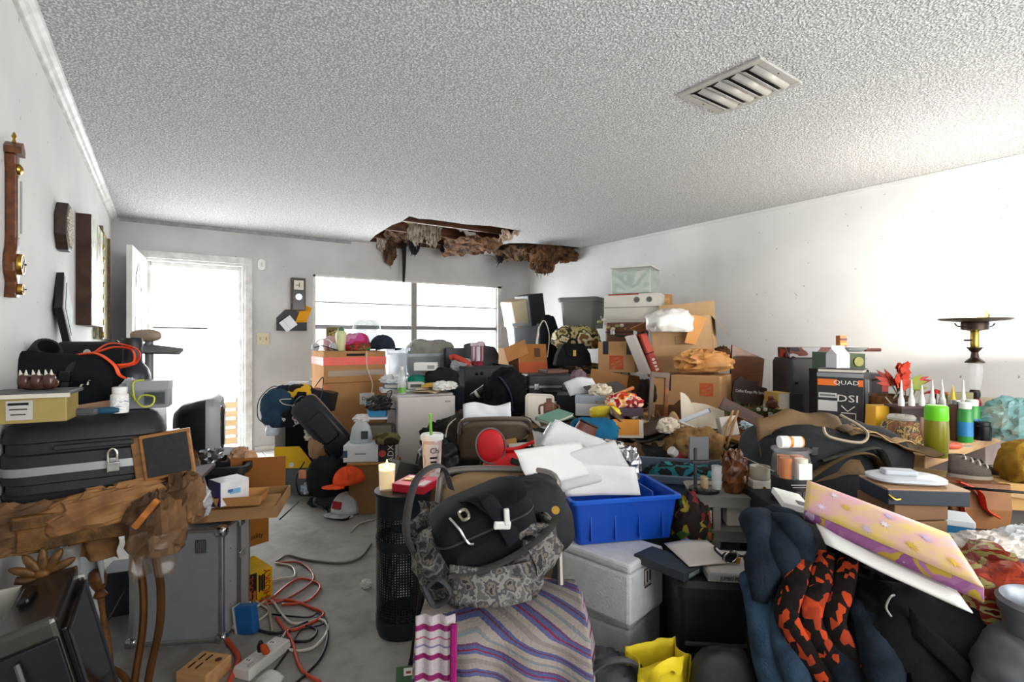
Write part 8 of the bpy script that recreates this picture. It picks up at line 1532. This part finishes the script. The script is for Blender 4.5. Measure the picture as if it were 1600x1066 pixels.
for s_ in (-1, 1): O('lens', B().blob((s_*0.034, 0, 0.012), (0.03, 0.008, 0.018), 0, nu=14, nv=10), BLKS, g, 'all'); O('temple', B().tube([(s_*0.064, 0, 0.015), (s_*0.07, 0.06, 0.01), (s_*0.06, 0.11, 0.002)], 0.004, 6, 4), BLK, g, True)
O('bridge', B().tube([(-0.01, 0, 0.018), (0.01, 0, 0.018)], 0.004, 6, 1), BLK, g, True)
g = T('wire_ring', 'silver key ring with small gold charm on the flat boxes', 'key ring', onK(0.02, 0.05, 0.045), 10, 20); O('ring', B().tube([(0.024*math.cos(R(a)), 0, 0.024+0.024*math.sin(R(a))) for a in range(0, 360, 30)], 0.002, 6, 2, True), CHROME, g, True); O('charm', B().box((0.028, -0.004, 0.01), (0.012, 0.008, 0.024)), BRASS, g, bev=0.002)
g = T('black_shopping_bag', 'black matte shopping bag with round white emblem before the black tote', 'bag', Vector((P(1130, 1100, 1.52).x, P(1130, 1100, 1.52).y, 0)), -4)
O('body', B().blob((0, 0, 0.17), (0.09, 0.045, 0.18), 0.1, 2.4, 7, 3.4, flat=-0.95), mat('#1d1d1f', 0.65, 0, 0.1, 10, 0.1, 60), g, 'all'); em = O('emblem', B().lathe([(0.016, 0), (0.016, 0.003)], 20, Matrix.Translation((-0.045, -0.047, 0.14)) @ Matrix.Rotation(R(90), 4, 'X')), pap('#c9c9c6'), g)
O('emblem_curve', B().tube([(-0.053, -0.052, 0.132), (-0.05, -0.052, 0.147), (-0.045, -0.052, 0.15), (-0.04, -0.052, 0.147), (-0.037, -0.052, 0.132)], 0.002, 5, 4), INK, em)
# ================================================================ CLOTHES PILE AND GIFT BOX
CP = Vector((P(1340, 1060, 1.5).x, P(1340, 1060, 1.5).y, 0))
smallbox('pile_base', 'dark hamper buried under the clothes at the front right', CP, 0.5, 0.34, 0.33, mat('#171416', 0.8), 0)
DEN = cloth('#232d38', '#151b22')
def folds(name, label, cat, loc, n_, w_, h_, r_, m, seed, yaw=0, lean=0.0, group=None):
    """garment hanging in thick overlapping folds"""
    g = T(name, label, cat, loc, yaw, group=group); rs = random.Random(seed)
    for i in range(n_):
        x = (i/(max(1, n_-1))-0.5)*w_; y = rs.uniform(-0.02, 0.02)-0.05*math.cos(x/w_*3)
        pts = [(x*0.4+rs.uniform(-0.02, 0.02), y+0.12, h_*0.96), (x*0.8, y+0.03, h_*(1.0+rs.uniform(-0.06, 0.05))), (x, y-0.03, h_*0.75), (x*1.1+lean*0.4+rs.uniform(-0.02, 0.02), y-0.05, h_*0.45), (x*1.05+lean, y-0.06, h_*0.08)]
        O('fold', B().tube(pts, lambda t, k=i: r_*(0.85+0.25*math.sin(4*t+k)+0.18*math.sin(11*t+2*k)), 12, 8, flat=0.75), m, g, 'all')
    return g
folds('jeans_bundle', 'bundle of dark blue jeans topping the clothes pile', 'clothing', CP+Vector((0, 0, 0.5))-RT*0.2+FW*0.04, 4, 0.15, 0.2, 0.045, DEN, 3, 0, -0.02)
folds('faded_jeans', 'faded blue jeans hanging down the left of the clothes pile', 'clothing', CP+Vector((0, 0, 0.06))-RT*0.24-FW*0.02, 3, 0.1, 0.46, 0.045, cloth('#34495c', '#22303e'), 5, 0, 0.06)
folds('dark_jeans', 'second pair of jeans slumped in the middle of the clothes pile', 'clothing', CP+Vector((0, 0, 0.2))-RT*0.07-FW*0.1, 3, 0.12, 0.33, 0.05, DEN, 9, 0, 0.06)
PLAID = patchy('plaid', ['#b8431f', '#17120f', '#1d1715', '#1a1412', '#9a3820', '#120f0e', '#1c1614'], 62, 0.9, 0, 0.2, tex='v', stretch=(1, 1, 0.6))
g = T('plaid_shirt', 'orange and black checked shirt hanging on the clothes pile', 'clothing', CP+Vector((0, 0, 0.62))-RT*0.16-FW*0.07, 0)
for k_, (x0, y0) in enumerate(((0, 0), (0.05, -0.02), (-0.05, 0.02))): O('fold', B().tube([(x0+0.04, y0+0.02, 0.04), (x0-0.01, y0-0.03, -0.02), (x0-0.05, y0-0.05, -0.1), (x0-0.02, y0-0.07, -0.18), (x0+0.03, y0-0.08, -0.26), (x0+0.06, y0-0.09, -0.33)], lambda t: 0.022+0.012*math.sin(math.pi*t), 10, 6, flat=0.5), PLAID, g, True)
soft('maroon_print_cloth', 'maroon floral cloth showing below the checked shirt', 'cloth', CP+Vector((0, 0, 0.12))-RT*0.13-FW*0.16, (0.09, 0.06, 0.12), patchy('maroon', ['#4a1d1c', '#6b2a26', '#a8926a', '#3a1716', '#7d3a2c'], 9, 0.9, 2), 0.25, 2.6, 5)
SJ = mat('#0d0d0f', 0.9, 0, 0.2, 10, 0.25, 140, spec=0.15)
g = soft('suit_jacket', 'black suit jacket thrown over the clothes pile under the gift box', 'clothing', CP+Vector((0, 0, 0.37))+RT*0.05-FW*0.1, (0.19, 0.13, 0.13), SJ, 0.28, 2.2, 11, 2.8, 0, 0, 20)
O('lapel', B().sheet(lambda s, t: (-0.15+0.22*s+0.03*t, -0.128-0.02*math.sin(math.pi*s), 0.19-0.1*s-0.06*t), 8, 4), SJ, g, 'all', solid=0.008); O('sleeve', B().tube([(0.1, -0.06, 0.14), (0.15, -0.1, 0.04), (0.16, -0.13, -0.08), (0.14, -0.14, -0.2), (0.12, -0.14, -0.3)], 0.055, 12, 6, flat=0.7), SJ, g, True); O('jacket_tail', B().tube([(-0.05, -0.06, 0.1), (-0.02, -0.12, 0.0), (0.02, -0.14, -0.12), (0.04, -0.14, -0.3)], 0.075, 12, 6, flat=0.6), SJ, g, True)
O('hanger_hook', B().tube([(-0.17, -0.1, 0.2), (-0.195, -0.12, 0.195), (-0.2, -0.125, 0.17), (-0.185, -0.13, 0.155)], 0.0025, 6, 6), mat('#8a877f', 0.4), g, True)
soft('red_cloth', 'plain dark red cloth at the very bottom of the clothes pile', 'cloth', CP+Vector((0, 0, 0.0))+RT*0.0-FW*0.22, (0.12, 0.06, 0.17), cloth('#7d1f14'), 0.1, 2, 4, 3)
FLO = patchy('orangeflor', ['#5d1a0e', '#7a2512', '#8d3018', '#6b1f12', '#7d7442', '#6b1f10', '#9a9060', '#4a140c'], 7, 0.5, 3, 0.1, stretch=(1, 1, 2.2))
soft('floral_cloth', 'glossy orange-red cloth with olive leaves at the front right', 'cloth', Vector((P(1515, 1000, 1.45).x, P(1515, 1000, 1.45).y, 0.14)), (0.2, 0.2, 0.28), FLO, 0.25, 2.4, 15, 2.6)
quad('white paper board under the flowered gift box', [(1275,818,1.52),(1480,905,1.3),(1520,958,1.12),(1290,850,1.42)], PAPER, 'paper_board', 'paper', 0.003, 0.004)
g = T('flowered_gift_box', 'flat pink and yellow flowered gift bag lying on the clothes pile', 'gift bag', P(1260, 797, 1.58), -36, 26, 33)
GF = mat('#d9a6ae', 0.5, 0, 0.1, 13, 0, 60, '#dcc062')
cs = [P(*q_) for q_ in ((1262,752,1.68),(1482,836,1.36),(1537,920,1.17),(1257,797,1.56))]; bpy.data.objects.remove(g)
def gift(s, t): 
    q_ = (cs[0]*(1-s)+cs[1]*s)*(1-t)+(cs[3]*(1-s)+cs[2]*s)*t; return q_+Vector((0, 0, 0.012*max(0, math.sin(math.pi*s))**0.4*max(0, math.sin(math.pi*t))**0.4))-cs[3]
g = T('flowered_gift_bag', 'flat pink and yellow flowered gift bag lying on the clothes pile', 'gift bag', cs[3], 0); g.rotation_euler = (0, 0, 0)
O('face', B().sheet(gift, 24, 10), GF, g, 'all', solid=0.008)
O('underside', B().sheet(lambda s, t: gift(s, t)-Vector((0, 0, 0.03)), 12, 6), mat('#a3689a', 0.5), g, 'all', solid=0.006)
O('purple_edge', B().sheet(lambda s, t: gift(s, 1.0)-Vector((0, 0, 0.03*t)), 16, 2), patchy('puredge', ['#9a5f92', '#a8709a', '#b99a3c', '#8d5488', '#b8a0c0'], 12, 0.5, 2), g, 'all', solid=0.004)
O('gusset', B().sheet(lambda s, t: gift(0.0, s)-Vector((0, 0, 0.03*t)), 6, 2), mat('#d9a49c', 0.5), g, 'all', solid=0.004)
for i, (s_, t_) in enumerate(((0.12, 0.8), (0.3, 0.55), (0.42, 0.9), (0.55, 0.6), (0.68, 0.85), (0.8, 0.5), (0.22, 0.3), (0.9, 0.8), (0.6, 0.3))):
    pts_ = [gift(s_+0.05*(1 if k % 2 else 0.3)*math.cos(2*math.pi*k/18), t_+0.13*(1 if k % 2 else 0.3)*math.sin(2*math.pi*k/18))+Vector((0, 0, 0.0055)) for k in range(18)]
    O('printed_blossom', B().add(pts_, [tuple(range(18))]), mat(('#d9cdd6', '#d5ae3a', '#c7b3cc')[i % 3], 0.5), g)
g = smallbox('receipt_pad', 'white leaflet pad sticking out left of the flowered gift bag', P(1245, 800, 1.66), 0.09, 0.12, 0.02, PAPER, -10, 8, 14); O('print_lines', B().box((0.02, 0.03, 0.021), (0.03, 0.03, 0.001)), mat('#4a4a55', 0.6), g)
# ================================================================ RIGHT FRONT: BOXES BEYOND THE GIFT BAG
RS = Vector((P(1470, 860, 1.78).x, P(1470, 860, 1.78).y, 0))
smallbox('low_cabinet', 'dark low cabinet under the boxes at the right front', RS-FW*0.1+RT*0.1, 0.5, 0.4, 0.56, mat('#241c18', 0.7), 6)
g = carton('plain brown carton under the navy flat box', P(1440, 822, 1.72), 0.2, 0.18, 0.085, card('#8a6a4c'), 8); g.location.z = 0.565; 
zc1 = 0.655
carton('second brown carton stacked on the plain one', Vector((g.location.x, g.location.y, zc1)), 0.19, 0.17, 0.055, card('#7d5f47'), 4); 
zc2 = zc1+0.058
g = smallbox('navy_flat_box', 'navy blue flat box with tan top and brass catch', Vector((g.location.x, g.location.y, zc2))-FW*0.03, 0.25, 0.17, 0.05, mat('#1d2531', 0.45), -6); O('tan_top', B().box((0, 0.085, 0.0515), (0.25, 0.17, 0.004)), mat('#a8835f', 0.6), g); O('catch', B().tube([(-0.125, -0.004, 0.035), (-0.11, -0.012, 0.022), (-0.09, -0.004, 0.022)], 0.004, 6, 4), BRASS, g, True)
g = T('white_lid_tray', 'white oval plastic lid lying on the navy flat box', 'lid', Vector((g.location.x, g.location.y, zc2+0.056))+FW*0.03-RT*0.02, -14); O('oval', B().loft([[(x, y+0.07, z) for x, y in rr(w_, d_, 0.06, 8)] for w_, d_, z in ((0.2, 0.12, 0), (0.23, 0.14, 0.008), (0.23, 0.14, 0.016), (0.2, 0.12, 0.022))]), plas('#bfc4ca'), g, True); O('grip', B().box((-0.02, 0.07, 0.03), (0.1, 0.05, 0.018)), plas('#b3b8be'), g, bev=0.006)
smallbox('blue_white_box', 'small white and blue carton right of the brown cartons', P(1500, 842, 1.72), 0.08, 0.12, 0.06, mat('#2c7fb8', 0.5), -30, lid=pap('#dfe6ea'))
g = T('paper_gift_bag', 'orange-brown paper bag with red ribbon standing at the right', 'bag', P(1535, 852, 1.9), -10); 
O('body', B().loft([[(x, y+0.06, z) for x, y in rr(w_, d_, 0.01)] for w_, d_, z in ((0.18, 0.1, 0), (0.2, 0.12, 0.13), (0.21, 0.09, 0.22))]), mat('#8a5a2a', 0.6, 0, 0.2, 7, 0, 60, '#6b3f1c'), g); O('red_ribbon', B().tube([(-0.08, -0.005, 0.23), (-0.02, -0.015, 0.2), (0.0, -0.01, 0.14), (0.04, -0.012, 0.11)], 0.022, 6, 6, flat=0.2), mat('#d8321f', 0.4), g, True); O('red_ribbon', B().tube([(-0.08, -0.004, 0.2), (-0.07, -0.008, 0.12), (-0.05, -0.006, 0.02)], 0.02, 6, 6, flat=0.2), mat('#c42c1c', 0.4), g, True)
for k_ in range(2): shoe(('grey felt slipper lying before the desk pedestal', 'second grey felt slipper beside the first')[k_], P(1515+22*k_, 752+6*k_, 2.0+0.06*k_), 0.14, cloth('#5f574e'), mat('#8a7f72', 0.8), -24, 0, 0, 'felt slippers', 'slipper')
S1('tan_board', 'tan board carrying the grey slippers above the paper bag', 'board', B().box((0, 0.1, 0.01), (0.34, 0.26, 0.02)), wood('#b9966a', '#9c7a50'), P(1530, 768, 1.96), -20, 0, 4, bev=0.003)
smallbox('board_support', 'dark crate behind the paper bag under the tan board', Vector((P(1530, 768, 2.02).x, P(1530, 768, 2.02).y, 0)), 0.3, 0.2, P(1530, 768, 1.96).z-0.03, mat('#2a2019', 0.7), -20)
cord('thin dark rod lying under the tan board', [P(1505, 762, 1.85), P(1600, 770, 1.75)], 0.005, DKMET, 'dark_rod', 'rod', 1)
soft('mustard_cloth', 'mustard yellow cloth bundle at the right edge', 'cloth', P(1605, 752, 1.95), (0.08, 0.07, 0.08), cloth('#a8812f', '#7d5c1c'), 0.3, 2.6, 6)
carton('tan carton under the mustard cloth at the right edge', P(1612, 800, 1.9), 0.2, 0.16, 0.1, card('#b9925c'), -16)
smallbox('edge_support', 'grey crate at the right edge under the tan carton', Vector((P(1612, 800, 1.95).x, P(1612, 800, 1.95).y, 0)), 0.24, 0.2, P(1612, 800, 1.9).z-0.003, mat('#4b4540', 0.7), -16)
soft('clear_bag_white', 'white translucent plastic bag behind the flowered gift bag corner', 'bag', P(1545, 890, 1.55), (0.1, 0.08, 0.055), glassy('#e0d6cb', 0.7, 0.3), 0.3, 3.4, 6, smooth=False)
soft('clear_bag_white', 'second white plastic bag cut by the right edge', 'bag', P(1605, 885, 1.55), (0.07, 0.07, 0.06), glassy('#dde2e2', 0.7, 0.3), 0.3, 3.4, 9, smooth=False)
g = T('purple_headset', 'dark headset with grey ear pads by the white plastic bags', 'headset', P(1585, 915, 1.45), 10); O('band', B().tube([(-0.06, 0, 0.02), (-0.03, 0, 0.06), (0.04, 0, 0.065), (0.09, 0, 0.03)], 0.012, 8, 6, flat=0.5), mat('#2b2530', 0.4), g, True)
for x in (-0.05, 0.01): O('ear_pad', B().lathe([(0.022, 0), (0.026, 0.008), (0.014, 0.012), (0.012, 0.004)], 18, Matrix.Translation((x, -0.01, 0.015)) @ Matrix.Rotation(R(70), 4, 'X')), mat('#77777a', 0.6), g, True)
S1('purple_case', 'small purple box beside the headset', 'box', B().box((0, 0.02, 0.02), (0.06, 0.05, 0.04)), mat('#3b2a6b', 0.5), P(1556, 905, 1.5), 20, bev=0.004)
cord('cream wooden slat lying across the floral cloth', [P(1520, 905, 1.42), P(1600, 940, 1.32)], 0.01, wood('#b9a184', '#9a8263'), 'wooden_batten', 'batten', 1)
# ribbed metal vessel
g = T('ribbed_milk_can', 'ribbed galvanised metal can at the lower right corner', 'can', Vector((P(1640, 1000, 1.22).x, P(1640, 1000, 1.22).y, 0)), 0)
GAL = mat('#8d9298', 0.35, 0.5, 0.15, 10, 0.06, 60, '#6f747a')
O('body', B().lathe([(0.15, 0), (0.155, 0.02), (0.15, 0.03), (0.15, 0.34), (0.162, 0.35), (0.162, 0.375), (0.15, 0.385), (0.148, 0.41), (0.158, 0.42), (0.158, 0.44), (0.15, 0.455), (0.155, 0.48), (0.148, 0.5), (0.12, 0.54), (0.085, 0.56)], 40), GAL, g, True); O('neck', B().lathe([(0.083, 0.555), (0.08, 0.59), (0.092, 0.605), (0.096, 0.63), (0.088, 0.64), (0.078, 0.63), (0.07, 0.57)], 40), GAL, g, True); O('handle', B().tube([(0.0, -0.15, 0.38), (0, -0.18, 0.45), (0, -0.13, 0.52)], 0.008, 8, 6), GAL, g, True)
# ================================================================ SETTLE THE HEAP UNDER THE THINGS STANDING IN IT
bpy.context.view_layer.update()
heap = bpy.data.objects['clutter_heap']; scr = bpy.data.objects['loose_scraps']
hulls = []
def leaves(o):
    if o.type == 'MESH': yield o
    for c in o.children: yield from leaves(c)
from mathutils.geometry import convex_hull_2d
for o in list(COL.objects):
    if o.parent or 'category' not in o or o in (heap, scr) or 'chair' in o.name: continue
    pts = []
    for m_ in leaves(o):
        mw = m_.matrix_world; pts += [mw @ v.co for v in m_.data.vertices]
    if not pts: continue
    z0 = min(p.z for p in pts)
    if z0 > 1.25: continue
    low = [p for p in pts if p.z < z0+0.3]
    xs = [p.x for p in low]; ys = [p.y for p in low]
    if max(xs) < 0.9 or max(ys) < 1.7: continue
    xy = [Vector((p.x, p.y)) for p in low]; cx = sum(xs)/len(xs); cy = sum(ys)/len(ys)
    h_ = [xy[i] for i in convex_hull_2d(xy)]
    if len(h_) < 3: continue
    c_ = Vector((cx, cy)); h_ = [q+(q-c_).normalized()*0.045 for q in h_]
    hulls.append((min(q.x for q in h_), max(q.x for q in h_), min(q.y for q in h_), max(q.y for q in h_), h_, z0))
def inside(h_, x, y):
    n = len(h_); s = 0
    for i in range(n):
        a, b2 = h_[i], h_[(i+1) % n]; k = (b2.x-a.x)*(y-a.y)-(b2.y-a.y)*(x-a.x)
        if k > 0: s |= 1
        elif k < 0: s |= 2
        if s == 3: return False
    return True
def floor_under(x, y, z):
    for x0, x1, y0, y1, h_, z0 in hulls:
        if z > z0-0.006 and x0 <= x <= x1 and y0 <= y <= y1 and inside(h_, x, y): z = z0-0.006
    return max(z, 0.002)
for v in heap.data.vertices: v.co.z = floor_under(v.co.x, v.co.y, v.co.z)
bm = bmesh.new(); bm.from_mesh(scr.data); bm.verts.ensure_lookup_table(); dead = []
for i in range(0, len(bm.verts), 8):
    vs8 = bm.verts[i:i+8]
    if any(floor_under(v.co.x, v.co.y, v.co.z) < v.co.z-1e-4 for v in vs8): dead += vs8
bmesh.ops.delete(bm, geom=dead, context='VERTS'); bm.to_mesh(scr.data); bm.free()
